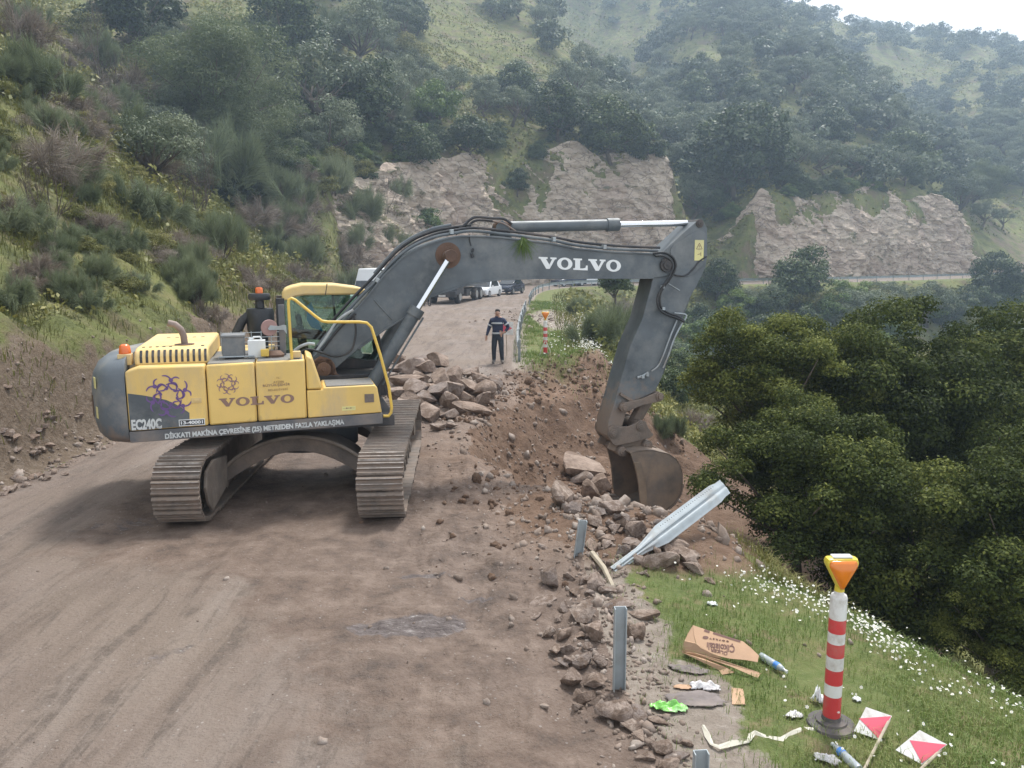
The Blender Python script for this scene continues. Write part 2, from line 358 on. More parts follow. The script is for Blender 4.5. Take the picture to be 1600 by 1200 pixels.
M = dict(
    yellow=mat('faded_yellow_paint', (.78,.54,.17), .42, var=.12, scale=1.2, mud=(.95,1.55), dirt=(.56,.42,.23), dirt_amt=.40, dirt_scale=2.0, bmp=.03, streak=True),
    yellow_dust=mat('dusty_yellow_paint', (.76,.55,.22), .55, var=.12, scale=2, dirt=(.55,.42,.25), dirt_amt=.5, dirt_scale=2, bmp=.05),
    rail_yellow=mat('rail_yellow_paint', (.74,.50,.09), .4, var=.1, dirt=(.45,.33,.15), dirt_amt=.2, dirt_scale=6, bmp=0),
    grey=mat('grey_machine_paint', (.095,.112,.125), .45, var=.30, scale=2.5, mud=(.5,2.1), dirt=(.19,.20,.20), dirt_amt=.42, dirt_scale=1.6, bmp=.04),
    cwgrey=mat('counterweight_paint', (.13,.15,.17), .6, mud=(.85,1.75), var=.2, scale=2, dirt=(.30,.28,.25), dirt_amt=.52, dirt_scale=1.4, bmp=.12, bscale=20),
    strip=mat('grey_skirt_paint', (.115,.12,.13), .55, mud=(.9,1.32), var=.15, dirt=(.25,.21,.18), dirt_amt=.5, bmp=.05),
    dark=mat('dark_steel', (.035,.036,.04), .6, var=.3, dirt=(.12,.10,.09), dirt_amt=.35, bmp=.1),
    rubber=mat('black_hose_rubber', (.025,.026,.028), .5, var=.2, dirt=(.10,.09,.08), dirt_amt=.25, bmp=0),
    steel=mat('muddy_track_steel', (.17,.145,.125), .6, .15, var=.35, scale=8, dirt=(.25,.19,.15), dirt_amt=.75, dirt_scale=3, bmp=.45, bscale=30),
    worn=mat('worn_grouser_edge', (.40,.36,.33), .45, .3, var=.3, scale=12, dirt=(.18,.15,.125), dirt_amt=.62, dirt_scale=5, bmp=.1),
    mudsteel=mat('mud_caked_steel', (.20,.165,.135), .8, var=.3, scale=3, dirt=(.13,.10,.08), dirt_amt=.4, dirt_scale=2, bmp=.4, bscale=18),
    cutter=mat('tan_worn_steel', (.30,.22,.155), .6, .1, var=.3, scale=3, dirt=(.20,.16,.13), dirt_amt=.5, dirt_scale=2.2, bmp=.25),
    underside=mat('shade_darkened_muddy_frame', (.105,.085,.072), .8, var=.3, scale=3, dirt=(.19,.145,.115), dirt_amt=.45, dirt_scale=2, bmp=.3),  # mud-caked steel, base darkened to paint in shade below the house
    bucket=mat('worn_bucket_steel', (.20,.165,.14), .6, .2, var=.3, scale=3, dirt=(.33,.245,.18), dirt_amt=.6, dirt_scale=2.2, bmp=.3, bscale=14),
    chrome=mat('chromed_rod', (.75,.77,.80), .12, 1, var=.03, bmp=0),
    rust=mat('rusty_steel', (.16,.095,.065), .8, .1, var=.4, scale=6, dirt=(.07,.05,.045), dirt_amt=.4, bmp=.3),
    exhaust=mat('rusty_exhaust', (.27,.21,.18), .7, .2, var=.3, bmp=.1),
    antislip=mat('anti_slip_plate', (.20,.20,.195), .8, var=.3, scale=60, dirt=(.28,.25,.2), dirt_amt=.5, bmp=.6, bscale=120),
    orange=mat('orange_beacon_lens', (.75,.16,.03), .25, var=.1, bmp=0, spec=.7),
    plastic_w=mat('white_plastic', (.68,.70,.70), .4, var=.08, dirt=(.5,.48,.42), dirt_amt=.3, bmp=0),
    black=mat('black_plastic', (.022,.024,.028), .45, var=.2, dirt=(.08,.08,.08), dirt_amt=.25, bmp=0),
    letter_w=mat('white_lettering', (.78,.80,.80), .5, var=.06, dirt=(.45,.46,.46), dirt_amt=.15, dirt_scale=4, bmp=0),
    letter_old=mat('worn_white_lettering', (.62,.64,.63), .6, var=.1, dirt=(.20,.20,.20), dirt_amt=.28, dirt_scale=9, bmp=0),
    brown=mat('brown_lettering', (.28,.17,.13), .5, var=.08, bmp=0),
    faint=mat('faded_lettering', (.40,.26,.12), .5, var=.1, bmp=0),
    purple=mat('purple_emblem', (.16,.085,.26), .5, var=.1, bmp=0),
    purple2=mat('faded_purple_emblem', (.30,.17,.20), .5, var=.1, bmp=0),
    sticker=mat('yellow_sticker', (.72,.66,.28), .5, var=.06, dirt=(.5,.45,.28), dirt_amt=.25, bmp=0),
    zinc=mat('galvanised_steel', (.37,.41,.43), .55, .1, var=.15, scale=6, dirt=(.28,.26,.235), dirt_amt=.42, dirt_scale=2, bmp=.05),
    red=mat('red_reflective', (.58,.05,.055), .4, var=.12, dirt=(.42,.17,.14), dirt_amt=.4, dirt_scale=4, bmp=0),
    white=mat('white_reflective', (.70,.69,.67), .45, var=.06, dirt=(.38,.33,.28), dirt_amt=.4, dirt_scale=5, bmp=0),
    pink=mat('faded_red_sheeting', (.66,.10,.15), .45, var=.08, bmp=0),
    amber=mat('amber_lens', (.72,.19,.008), .2, var=.12, scale=8, bmp=0, spec=.8),
    lime=mat('yellow_green_housing', (.66,.52,.05), .35, var=.08, bmp=0),
    rubber_base=mat('grey_rubber_base', (.10,.09,.09), .8, var=.2, dirt=(.2,.17,.14), dirt_amt=.4, bmp=.2),
    card=mat('cardboard', (.47,.30,.19), .85, var=.08, scale=4, dirt=(.38,.25,.17), dirt_amt=.25, bmp=.06),
    card_in=mat('cardboard_inside', (.36,.23,.145), .9, var=.12, bmp=.06),
    ink=mat('brown_ink', (.16,.085,.07), .8, var=.15, bmp=0),
    green_wrap=mat('green_wrapper', (.20,.52,.10), .3, var=.15, scale=12, dirt=(.65,.85,.55), dirt_amt=.35, dirt_scale=9, bmp=.3, bscale=25),
    film=mat('crumpled_film', (.62,.60,.60), .3, var=.15, scale=20, dirt=(.35,.30,.30), dirt_amt=.4, dirt_scale=9, bmp=.5, bscale=30),
    rag=mat('grey_muddy_sheet', (.19,.16,.15), .85, var=.25, scale=8, dirt=(.28,.23,.2), dirt_amt=.4, bmp=.4, bscale=20),
    ribbon=mat('cream_ribbon', (.55,.52,.43), .6, var=.1, dirt=(.40,.36,.3), dirt_amt=.3, bmp=0),
    label_blue=mat('blue_bottle_label', (.06,.22,.62), .4, var=.2, scale=20, bmp=0),
    cloth_blue=mat('blue_cloth', (.05,.30,.62), .9, var=.15, bmp=.1),
    maroon=mat('maroon_cloth', (.22,.07,.06), .9, var=.2, bmp=.1),
    wood=mat('old_wood', (.42,.36,.27), .8, var=.2, scale=10, bmp=.1),
    carwhite=mat('white_car_paint', (.74,.76,.78), .25, var=.03, bmp=0),
    cardark=mat('dark_blue_car_paint', (.018,.024,.045), .2, var=.05, bmp=0),
    tyre=mat('tyre_rubber', (.03,.03,.032), .8, var=.2, dirt=(.15,.13,.11), dirt_amt=.4, bmp=0),
    rim=mat('wheel_rim', (.45,.46,.48), .35, .6, var=.1, bmp=0),
    navy=mat('navy_jacket', (.022,.03,.065), .85, var=.25, scale=12, bmp=.2, bscale=60),
    trouser=mat('dark_trousers', (.025,.032,.045), .9, var=.25, scale=14, bmp=.2, bscale=60),
    skin=mat('skin', (.42,.24,.17), .55, var=.1, bmp=0),
    hair=mat('dark_hair', (.02,.015,.012), .7, var=.2, bmp=0),
    reflect=mat('silver_reflective_tape', (.45,.47,.49), .4, var=.05, bmp=0),
    shoe=mat('grey_boot', (.12,.11,.105), .8, var=.2, dirt=(.22,.18,.15), dirt_amt=.5, bmp=0),
    bark=mat('grey_brown_bark', (.11,.085,.065), .9, var=.4, scale=12, bmp=.6, bscale=30),
    twig=mat('dry_twigs', (.23,.19,.17), .9, var=.3, scale=3, bmp=0),
)
def glassmat():
    m, nt, b, v = newmat('tinted_window_glass')
    tr = nt.nodes.new('ShaderNodeBsdfTransparent'); tr.inputs[0].default_value = (.72,.84,.78,1)
    gl = nt.nodes.new('ShaderNodeBsdfGlossy'); gl.inputs['Roughness'].default_value = .03; gl.inputs[0].default_value = (.9,.95,.95,1)
    fr = nt.nodes.new('ShaderNodeFresnel'); fr.inputs[0].default_value = 1.5
    mxs = nt.nodes.new('ShaderNodeMixShader'); nt.links.new(math_(nt, 'MULTIPLY', fr.outputs[0], .9), mxs.inputs[0])
    nt.links.new(tr.outputs[0], mxs.inputs[1]); nt.links.new(gl.outputs[0], mxs.inputs[2]); nt.links.new(mxs.outputs[0], nt.nodes['Material Output'].inputs[0])
    return m
M['glass'] = glassmat()
M['carglass'] = mat('dark_car_glass', (.02,.025,.03), .08, var=.1, bmp=0, spec=.8)
M['petglass'] = mat('clear_bottle_plastic', (.62,.68,.72), .12, var=.06, bmp=0, spec=.8, trans=.45)
# ---------------------------------------------------------------- ground materials
def soil_color(nt, v):
    n1 = noise(nt, v, .9, 8, .65, .4); n2 = noise(nt, v, 6, 8, .72)
    c = ramp(nt, n1, [(.3, (.105,.062,.042)), (.5, (.195,.122,.082)), (.7, (.265,.185,.135))])
    c = mixc(nt, .45, c, ramp(nt, n2, [(.35, (.07,.043,.03)), (.6, (.235,.16,.115))]))
    return mixc(nt, ramp(nt, noise(nt, v, 3, 6, .7), [(.64, (0,0,0)), (.72, (.7,.7,.7))]), c, (.36,.30,.26))
def road_material():
    m, nt, b, v = newmat('muddy_road_surface')
    st = mapping(nt, v, (1.1, .16, 1), (0, 0, R(-6)))
    n1 = noise(nt, st, 1.3, 8, .62, .6); n2 = noise(nt, v, .35, 4); n3 = noise(nt, v, 9, 6, .7); n4 = noise(nt, v, 42, 4, .7)
    c = ramp(nt, n1, [(.30, (.105,.070,.052)), (.48, (.182,.134,.106)), (.76, (.245,.200,.170))])
    c = mixc(nt, math_(nt, 'MULTIPLY', ramp(nt, n2, [(.42, (0,0,0)), (.62, (1,1,1))]), .45), c, (.23,.18,.14))
    # darker damp clods in tyre lines
    f = ramp(nt, noise(nt, st, 3.2, 9, .72, .8), [(.50, (0,0,0)), (.60, (1,1,1))])
    f = math_(nt, 'MULTIPLY', f, ramp(nt, noise(nt, v, 7, 6, .75), [(.36, (.1,.1,.1)), (.55, (1,1,1))]))
    c = mixc(nt, math_(nt, 'MULTIPLY', f, .8), c, (.085,.062,.048))
    s = attr(nt, 'soil')  # churned soil, with painted-in shade beneath the machine
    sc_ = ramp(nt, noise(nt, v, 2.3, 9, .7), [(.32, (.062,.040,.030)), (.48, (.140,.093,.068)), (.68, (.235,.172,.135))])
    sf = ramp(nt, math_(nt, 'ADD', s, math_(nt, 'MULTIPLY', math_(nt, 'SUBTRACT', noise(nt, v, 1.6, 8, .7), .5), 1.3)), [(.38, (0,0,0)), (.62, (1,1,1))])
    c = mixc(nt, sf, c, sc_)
    wp = ramp(nt, math_(nt, 'ADD', attr(nt, 'damp'), math_(nt, 'MULTIPLY', math_(nt, 'SUBTRACT', noise(nt, v, 5, 8, .75), .5), 1.1)), [(.45, (0,0,0)), (.6, (1,1,1))])
    c = mixc(nt, wp, c, ramp(nt, noise(nt, mapping(nt, v, (1, 3.5, 1), (0, 0, R(14))), 5, 8, .8), [(.44, (.07,.052,.05)), (.58, (.15,.125,.12)), (.70, (.52,.49,.47))]))
    dg = attr(nt, 'dug')
    c = mixc(nt, dg, c, soil_color(nt, v))
    # pale stone dust scrapes and pebbles
    p = ramp(nt, noise(nt, mapping(nt, v, (.7, 3.2, 1), (0, 0, R(12))), 2.1, 8, .75), [(.70, (0,0,0)), (.76, (1,1,1))])
    c = mixc(nt, math_(nt, 'MULTIPLY', p, math_(nt, 'MULTIPLY_ADD', s, .55)), c, (.50,.47,.45))
    vo = nt.nodes.new('ShaderNodeTexVoronoi'); vo.inputs['Scale'].default_value = 15; nt.links.new(v, vo.inputs['Vector'])
    peb = math_(nt, 'MULTIPLY', math_(nt, 'LESS_THAN', vo.outputs['Distance'], .17), ramp(nt, noise(nt, v, 5, 3), [(.5, (0,0,0)), (.62, (1,1,1))]))
    c = mixc(nt, math_(nt, 'MULTIPLY', peb, .55), c, (.40,.36,.33))
    c = mixc(nt, .12, c, ramp(nt, n4, [(.3, (.10,.08,.07)), (.7, (.5,.45,.4))]))
    nt.links.new(c, b.inputs['Base Color'])
    rg = ramp(nt, n2, [(.3, (.5,.5,.5)), (.6, (.9,.9,.9))]); nt.links.new(rg, b.inputs['Roughness']); b.inputs['Specular IOR Level'].default_value = .35
    hgt = math_(nt, 'ADD', math_(nt, 'MULTIPLY', n3, .5), math_(nt, 'ADD', math_(nt, 'MULTIPLY', n4, .25), math_(nt, 'MULTIPLY', peb, .35)))
    # cleat marks of the tracks
    wv = nt.nodes.new('ShaderNodeTexWave'); wv.bands_direction = 'Y'; wv.inputs['Scale'].default_value = 2.6; wv.inputs['Distortion'].default_value = 5.0; wv.inputs['Detail'].default_value = 3
    nt.links.new(mapping(nt, v, (1, 1, 1), (0, 0, R(8))), wv.inputs['Vector'])
    hgt = math_(nt, 'ADD', hgt, math_(nt, 'MULTIPLY', wv.outputs['Fac'], math_(nt, 'MULTIPLY', attr(nt, 'cleat'), .10)))
    nt.links.new(bump(nt, hgt, 1.0, .085), b.inputs['Normal'])
    return m
def soil_material():
    m, nt, b, v = newmat('dug_brown_soil')
    c = soil_color(nt, v); n2 = noise(nt, v, 6, 8, .72); n3 = noise(nt, mapping(nt, v, (1, 1, .5)), 22, 5, .7)
    nt.links.new(c, b.inputs['Base Color']); b.inputs['Roughness'].default_value = .95; b.inputs['Specular IOR Level'].default_value = .2
    nt.links.new(bump(nt, math_(nt, 'ADD', n2, math_(nt, 'MULTIPLY', n3, .5)), .9, .09), b.inputs['Normal'])
    return m
def rockcols(nt, v, k=1.0):
    st = mapping(nt, v, (.6, .6, 1.5), (R(22), R(-24), 0))
    n1 = noise(nt, st, .55*k, 9, .68, .5); n2 = noise(nt, v, .16, 4); n3 = noise(nt, v, 3.2*k, 8, .75)
    c = ramp(nt, n1, [(.22, (.17,.125,.09)), (.36, (.40,.31,.225)), (.56, (.56,.455,.345)), (.76, (.70,.60,.475))])
    c = mixc(nt, ramp(nt, n2, [(.45, (0,0,0)), (.65, (.6,.6,.6))]), c, (.44,.31,.235))
    c = mixc(nt, .3, c, ramp(nt, n3, [(.35, (.14,.12,.11)), (.65, (.56,.5,.46))]))
    vo = nt.nodes.new('ShaderNodeTexVoronoi'); vo.feature = 'DISTANCE_TO_EDGE'; vo.inputs['Scale'].default_value = .8*k
    nt.links.new(mapping(nt, v, (.8, .8, 1.9), (R(15), R(20), 0)), vo.inputs['Vector'])
    return c, n1, n3, vo.outputs['Distance']
def cliff_material():
    m, nt, b, v = newmat('weathered_rock_cut')
    c, n1, n3, ed = rockcols(nt, v)
    cr = ramp(nt, ed, [(.0, (1,1,1)), (.06, (0,0,0))])
    c = mixc(nt, math_(nt, 'MULTIPLY', cr, math_(nt, 'MULTIPLY', ramp(nt, noise(nt, v, .5, 3), [(.4,(0,0,0)),(.55,(1,1,1))]), .7)), c, (.12,.10,.09))
    g = ramp(nt, math_(nt, 'ADD', noise(nt, v, .45, 8, .75), math_(nt, 'MULTIPLY', attr(nt, 'ledge'), .4)), [(.68, (0,0,0)), (.78, (1,1,1))])
    c = mixc(nt, math_(nt, 'MULTIPLY', g, .7), c, ramp(nt, n3, [(.3, (.06,.075,.03)), (.7, (.13,.14,.06))]))
    nt.links.new(c, b.inputs['Base Color']); b.inputs['Roughness'].default_value = .95; b.inputs['Specular IOR Level'].default_value = .2
    h = math_(nt, 'ADD', math_(nt, 'ADD', n1, math_(nt, 'MULTIPLY', n3, .4)), math_(nt, 'MULTIPLY', math_(nt, 'MINIMUM', ed, .12), 3))
    nt.links.new(bump(nt, h, .6, .5), b.inputs['Normal'])
    return m
def hill_material():
    m, nt, b, v = newmat('hillside_grass_and_earth')
    n1 = noise(nt, v, .10, 8, .62, .6); n2 = noise(nt, v, .8, 8, .7); n3 = noise(nt, v, 7, 7, .75); n4 = noise(nt, v, 30, 4, .7)
    g = ramp(nt, n1, [(.28, (.085,.10,.028)), (.45, (.17,.20,.048)), (.58, (.27,.28,.07)), (.72, (.27,.195,.10))])
    g = mixc(nt, .6, g, ramp(nt, n2, [(.36, (.06,.085,.028)), (.5, (.16,.18,.06)), (.62, (.26,.225,.12))]))
    g = mixc(nt, math_(nt, 'MULTIPLY', ramp(nt, noise(nt, v, .42, 7, .72), [(.50, (0,0,0)), (.60, (1,1,1))]), .7), g, ramp(nt, n3, [(.3, (.03,.042,.018)), (.7, (.085,.10,.04))]))
    g = mixc(nt, ramp(nt, noise(nt, v, .33, 6, .7), [(.50, (0,0,0)), (.62, (.85,.85,.85))]), g, ramp(nt, n3, [(.3,(.10,.07,.045)),(.7,(.23,.17,.12))]))
    e = ramp(nt, n3, [(.3, (.12,.083,.06)), (.52, (.215,.158,.12)), (.75, (.33,.27,.225))])
    e = mixc(nt, ramp(nt, n2, [(.45,(0,0,0)),(.7,(.6,.6,.6))]), e, (.17,.115,.08))
    rf = ramp(nt, math_(nt, 'ADD', attr(nt, 'rock'), math_(nt, 'MULTIPLY', math_(nt, 'SUBTRACT', n2, .5), 1.2)), [(.42, (0,0,0)), (.6, (1,1,1))])
    c = mixc(nt, rf, g, e)
    c = mixc(nt, .25, c, ramp(nt, n4, [(.35, (.04,.035,.02)), (.7, (.30,.27,.19))]))
    nt.links.new(c, b.inputs['Base Color']); b.inputs['Roughness'].default_value = .95; b.inputs['Specular IOR Level'].default_value = .15
    nt.links.new(bump(nt, math_(nt, 'ADD', math_(nt, 'MULTIPLY', n2, 1.2), math_(nt, 'ADD', math_(nt, 'MULTIPLY', n3, .5), math_(nt, 'MULTIPLY', n4, .15))), .8, .25), b.inputs['Normal'])
    return m
def verge_material():
    m, nt, b, v = newmat('verge_turf')
    n1 = noise(nt, v, .9, 7, .65); n2 = noise(nt, v, 7, 8, .75); n3 = noise(nt, v, 40, 4, .7)
    g = ramp(nt, n1, [(.32, (.085,.135,.03)), (.5, (.13,.175,.045)), (.68, (.20,.18,.07))])
    g = mixc(nt, .4, g, ramp(nt, n2, [(.3, (.05,.07,.025)), (.6, (.19,.18,.10))]))
    e = ramp(nt, n2, [(.3, (.19,.155,.125)), (.55, (.29,.245,.205)), (.75, (.40,.36,.32))])
    g = mixc(nt, ramp(nt, noise(nt, v, 2.6, 6, .7), [(.52, (0,0,0)), (.62, (.8,.8,.8))]), g, (.23,.185,.105))
    f = ramp(nt, math_(nt, 'ADD', attr(nt, 'bare'), math_(nt, 'MULTIPLY', math_(nt, 'SUBTRACT', noise(nt, v, 2.4, 8, .7), .5), 1.5)), [(.42, (0,0,0)), (.58, (1,1,1))])
    c = mixc(nt, f, g, e)
    c = mixc(nt, attr(nt, 'dug'), c, soil_color(nt, v))
    nt.links.new(c, b.inputs['Base Color']); b.inputs['Roughness'].default_value = .95; b.inputs['Specular IOR Level'].default_value = .2
    nt.links.new(bump(nt, math_(nt, 'ADD', n2, math_(nt, 'MULTIPLY', n3, .5)), .8, .05), b.inputs['Normal'])
    return m
M['road'] = road_material(); M['soil'] = soil_material(); M['cliff'] = cliff_material(); M['hill'] = hill_material(); M['verge'] = verge_material()
# ---------------------------------------------------------------- the ground, cut into its kinds
def build_ground():
    rr = [2.4]
    while rr[-1] < 640: rr.append(rr[-1]+max(.034, rr[-1]*.0068))
    rr = np.array(rr)
    aa = np.concatenate([np.arange(-84, -38, 1.2), np.arange(-38, 38, .125), np.arange(38, 85, 1.2)])*math.pi/180
    A, Rr = np.meshgrid(aa, rr); X = np.sin(A)*Rr; Y = np.cos(A)*Rr
    Z = terrain(X, Y)
    u, aL = sdist(X, Y, EDGE_L); r, aR = sdist(X, Y, EDGE_R); d = -r; pit = pitfield(X, Y)
    n_a = len(aa); n_r = len(rr)
    ii = (np.arange(n_r-1)[:, None]*n_a+np.arange(n_a-1)[None, :])
    Fc = np.stack([ii, ii+1, ii+1+n_a, ii+n_a], -1)
    cen = lambda Q: (Q[:-1,:-1]+Q[1:,:-1]+Q[:-1,1:]+Q[1:,1:])/4
    uc, dc, pc, yc, xc = cen(u), cen(d), cen(pit), cen(Y), cen(X)
    bw = break_w(yc)
    cls = np.where(uc > 0, 1, np.where(dc > 0, np.where(dc < bw+.6, 2, 3), 0))
    cls = np.where((pc > .06+.05*fbm(xc*2, yc*2, 9, 2)) | (((xc-1.6)/1.7)**2+((yc-10.2)/1.5)**2+.5*fbm(xc*1.5, yc*1.5, 34, 3) < .9), 4, cls)
    soil = np.exp(-(((X+.5)/2.5)**2+((Y-11.5)/7.0)**2)**2)*1.0+.85*np.exp(-((X+3.2)/3.0)**4-((Y-12.0)/3.8)**4)  # churned soil; second ellipse also paints contact shade under the excavator
    soil = soil+.7*np.exp(-(((X-.6)/.8)**2+((Y-7)/4.0)**2))+.55*sstep(-1.2, .1, u)*(Y < 80)
    cleat = np.exp(-(((X+.6)/1.3)**2+((Y-10.5)/4.8)**2)**2)
    rock = np.where(u > 0, 1-sstep(.55, 1.7, u+.75*fbm(X*.35, Y*.35, 41, 3)), 0)
    rock = np.maximum(rock, np.where((aL > 246) & (aL < 262) & (u > 0) & (u < 14), .5, 0))
    bare = 1-sstep(.1, 1.0, d)+.0
    bare = np.where(Y < 9.5, 1-sstep(.15, .95, d+.3*fbm(X*1.2, Y*1.2, 44, 2)), bare)
    bare = np.maximum(bare, .9*np.exp(-(((X-1.45)/.42)**2+((Y-5.95)/.75)**2)**2))
    bare = np.maximum(bare, np.exp(-(((X-2.6)/1.6)**2+((Y-47)/9)**2)))
    dug = dugmask(X, Y)
    damp = np.exp(-(((X+1.0)/.62)**2+((Y-7.25-.12*X)/.26)**2)**1.5)+.8*np.exp(-(((X+1.0)/.5)**2+((Y-8.35)/.10)**2))+.7*np.exp(-(((X+.35)/.3)**2+((Y-7.75)/.10)**2))+.55*np.exp(-(((X+4.9)/1.4)**2+((Y-10.3-.5*(X+4.9))/.5)**2))+.45*np.exp(-(((X+3.1)/.9)**2+((Y-6.6-.7*(X+3.1))/.35)**2))
    names = ['road', 'hillside', 'roadside_verge', 'valley_slope', 'collapsed_edge']
    mats = [M['road'], M['hill'], M['verge'], M['hill'], M['soil']]
    V = np.stack([X, Y, Z], -1).reshape(-1, 3)
    for k in range(5):
        f = Fc[cls == k]; used = np.zeros(len(V), bool); used[f.ravel()] = True
        idx = np.cumsum(used)-1
        at_ = {}
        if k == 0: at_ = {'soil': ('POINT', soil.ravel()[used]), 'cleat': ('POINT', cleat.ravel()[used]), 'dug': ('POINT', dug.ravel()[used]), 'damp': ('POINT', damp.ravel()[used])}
        if k in (1, 3): at_ = {'rock': ('POINT', rock.ravel()[used])}
        if k == 2: at_ = {'bare': ('POINT', bare.ravel()[used]), 'dug': ('POINT', dug.ravel()[used])}
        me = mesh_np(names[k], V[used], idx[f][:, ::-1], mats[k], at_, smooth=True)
        tag(link(names[k], me), kind='structure')
build_ground()
def offset_edge(s, off):
    """point 'off' metres uphill of the road's left edge at arc length s"""
    seg = np.diff(EDGE_L, axis=0); L = np.hypot(seg[:,0], seg[:,1]); cum = np.concatenate([[0], np.cumsum(L)])
    s = np.asarray(s, float)
    x = np.interp(s, cum, EDGE_L[:,0]); y = np.interp(s, cum, EDGE_L[:,1])
    x2 = np.interp(s+3, cum, EDGE_L[:,0]); y2 = np.interp(s+3, cum, EDGE_L[:,1]); x1 = np.interp(s-3, cum, EDGE_L[:,0]); y1 = np.interp(s-3, cum, EDGE_L[:,1])
    tx, ty = x2-x1, y2-y1; n = np.hypot(tx, ty)
    return x-ty/n*off, y+tx/n*off, -ty/n, tx/n
def cliff(s0, s1, seed):
    ns = int((s1-s0)/.22); nv = 90
    S, T = np.meshgrid(np.linspace(s0, s1, ns), np.linspace(0, 1, nv))
    e = (1-sstep(s0, s0+5, S))+sstep(s1-7, s1, S)
    off = .6+T**1.2*5.6*(1+.15*fbm(S*.08, T*2, seed, 2))
    bx, by, nx, ny = offset_edge(S, off)
    tx_, ty_, _, _ = offset_edge(S, np.full_like(S, 6.9))
    top = terrain(tx_, ty_, False)+.2+1.0*fbm(S*.25, S*0+4, seed+11, 4)
    Z = -.4+(top+.4)*T
    a = fbm(S*.16, Z*.16, seed+1, 4)*1.5+fbm(S*.7, Z*.9+S*.25, seed+2, 4)*.55
    st = (Z*.55+S*.12+fbm(S*.2, Z*.2, seed+5, 2)*1.5); st = st-np.floor(st)
    led = sstep(.80, .98, st); a = a-led*.45+np.abs(fbm(S*1.5, Z*1.7, seed+3, 5))*-.8-np.abs(fbm(S*.5+Z*.3, Z*.35, seed+9, 3))*.9
    # gullies running down the face
    a = a+np.clip(fbm(S*.35, Z*.03, seed+7, 2), 0, 1)*1.6
    a = np.minimum(a, .75)+e*2.0
    X = bx+nx*a; Y = by+ny*a
    V = np.stack([X, Y, Z], -1).reshape(-1, 3)
    ii = (np.arange(nv-1)[:, None]*ns+np.arange(ns-1)[None, :])
    Fc = np.stack([ii, ii+1, ii+1+ns, ii+ns], -1).reshape(-1, 4)
    me = mesh_np('rock_face', V, Fc, M['cliff'], {'ledge': ('POINT', (led*.6+.5*sstep(.8, 1, T)*0+np.clip(e,0,1)*.5+.35*(1-sstep(0,.12,T))).ravel())}, smooth=True)
    tag(link('rock_face', me), kind='structure')
cliff(CL1[0]-2, CL1[1]+3, 51)
cliff(CL2[0]-4, CL2[1]+3, 61)
# ---------------------------------------------------------------- foliage
def rand_dirs(n, g=rng):
    v = g.normal(size=(n, 3)); return v/np.linalg.norm(v, axis=1)[:, None]
def leaf_quads(P, N, size, asp=.55, g=rng):
    """one small folded leaf (two triangles on a kite) at each point, facing roughly along N"""
    n = len(P); a = np.cross(N, rand_dirs(n, g)); a /= np.linalg.norm(a, axis=1)[:, None]+1e-9
    b = np.cross(N, a); s = size*g.uniform(.6, 1.3, n)[:, None]
    V = np.stack([P-a*s, P+b*s*asp+N*s*.18, P+a*s, P-b*s*asp+N*s*.18], 1).reshape(-1, 3)
    return V, np.arange(4*n).reshape(-1, 4)
def crown_mesh(name, m, seed, clumps, per, leaf, rc=.30, squash=.8, low=-.55, shell=.45, cone=0, gaps=.0, asp=.55):
    """crown of unit radius made of many leaf-sized faces gathered in clumps"""
    g = np.random.default_rng(seed); C = []
    while len(C) < clumps:
        p = g.uniform(-1, 1, 3); r = np.linalg.norm(p)
        if r > 1 or r < shell or p[2] < low: continue
        if g.random() < gaps and p[2] < .1: continue
        k = 1-cone*max(0, p[2])
        C.append((p[0]*k, p[1]*k, p[2]))
    C = np.array(C)*np.array([1, 1, squash])*(1-rc*.6)
    lump = 1+.18*np.sin(C[:,0]*5+seed)+.14*np.sin(C[:,1]*6+seed*2); C = C*lump[:, None]
    rad = rc*g.uniform(.55, 1.25, clumps); ct = g.uniform(-.22, .22, clumps)
    P = []; N = []; T = []
    for c, r, t in zip(C, rad, ct):
        n = int(per*(r/rc)**2); d = rand_dirs(n, g)
        d[:,2] = np.where(d[:,2] < -.35, -d[:,2], d[:,2])
        rr = r*(1-.5*g.random(n)**2)[:, None]*(1+.25*g.normal(size=(n,1))*.5)
        P.append(c+d*rr*np.array([1, 1, .75])); nn = d*1.0+rand_dirs(n, g)*.9+np.array([0,0,.35]); N.append(nn/np.linalg.norm(nn, axis=1)[:, None])
        T.append(np.clip(.45+t+g.normal(0, .17, n)+.12*d[:,2], 0, 1))
    P = np.concatenate(P); N = np.concatenate(N); T = np.concatenate(T)
    V, Fc = leaf_quads(P, N, leaf, asp, g)
    return mesh_np(name, V, Fc, m, {'tint': ('FACE', T)}), C
def trunk_mesh(name, C, seed, m, r0=.06, nl=14, fork=.35, bend=.12):
    """tapered trunk from z=-0.1 to 1 with limbs to some of the leaf clumps (crown centre at z=1, crown radius 1 in x and y)"""
    g = np.random.default_rng(seed); b = MB()
    j = [(0,0,-.15), (bend*g.normal()*.5, bend*g.normal()*.5, .3), (bend*g.normal(), bend*g.normal(), fork+.25)]
    b.tube(j, [r0*1.25, r0, r0*.75], 7)
    idx = g.choice(len(C), min(nl, len(C)), replace=False)
    for i in idx:
        c = C[i]; s = Vector(j[1]).lerp(Vector(j[2]), float(g.random()))
        e = Vector((c[0], c[1], 1+c[2]*.8)); mid = s.lerp(e, .5)+Vector((g.normal()*.06, g.normal()*.06, -.05))
        b.tube([s, mid, e], [r0*.5, r0*.3, r0*.08], 5)
    me = bpy.data.meshes.new(name); me.from_pydata(b.v, [], b.f); me.materials.append(m)
    me.polygons.foreach_set('use_smooth', [True]*len(me.polygons)); return me
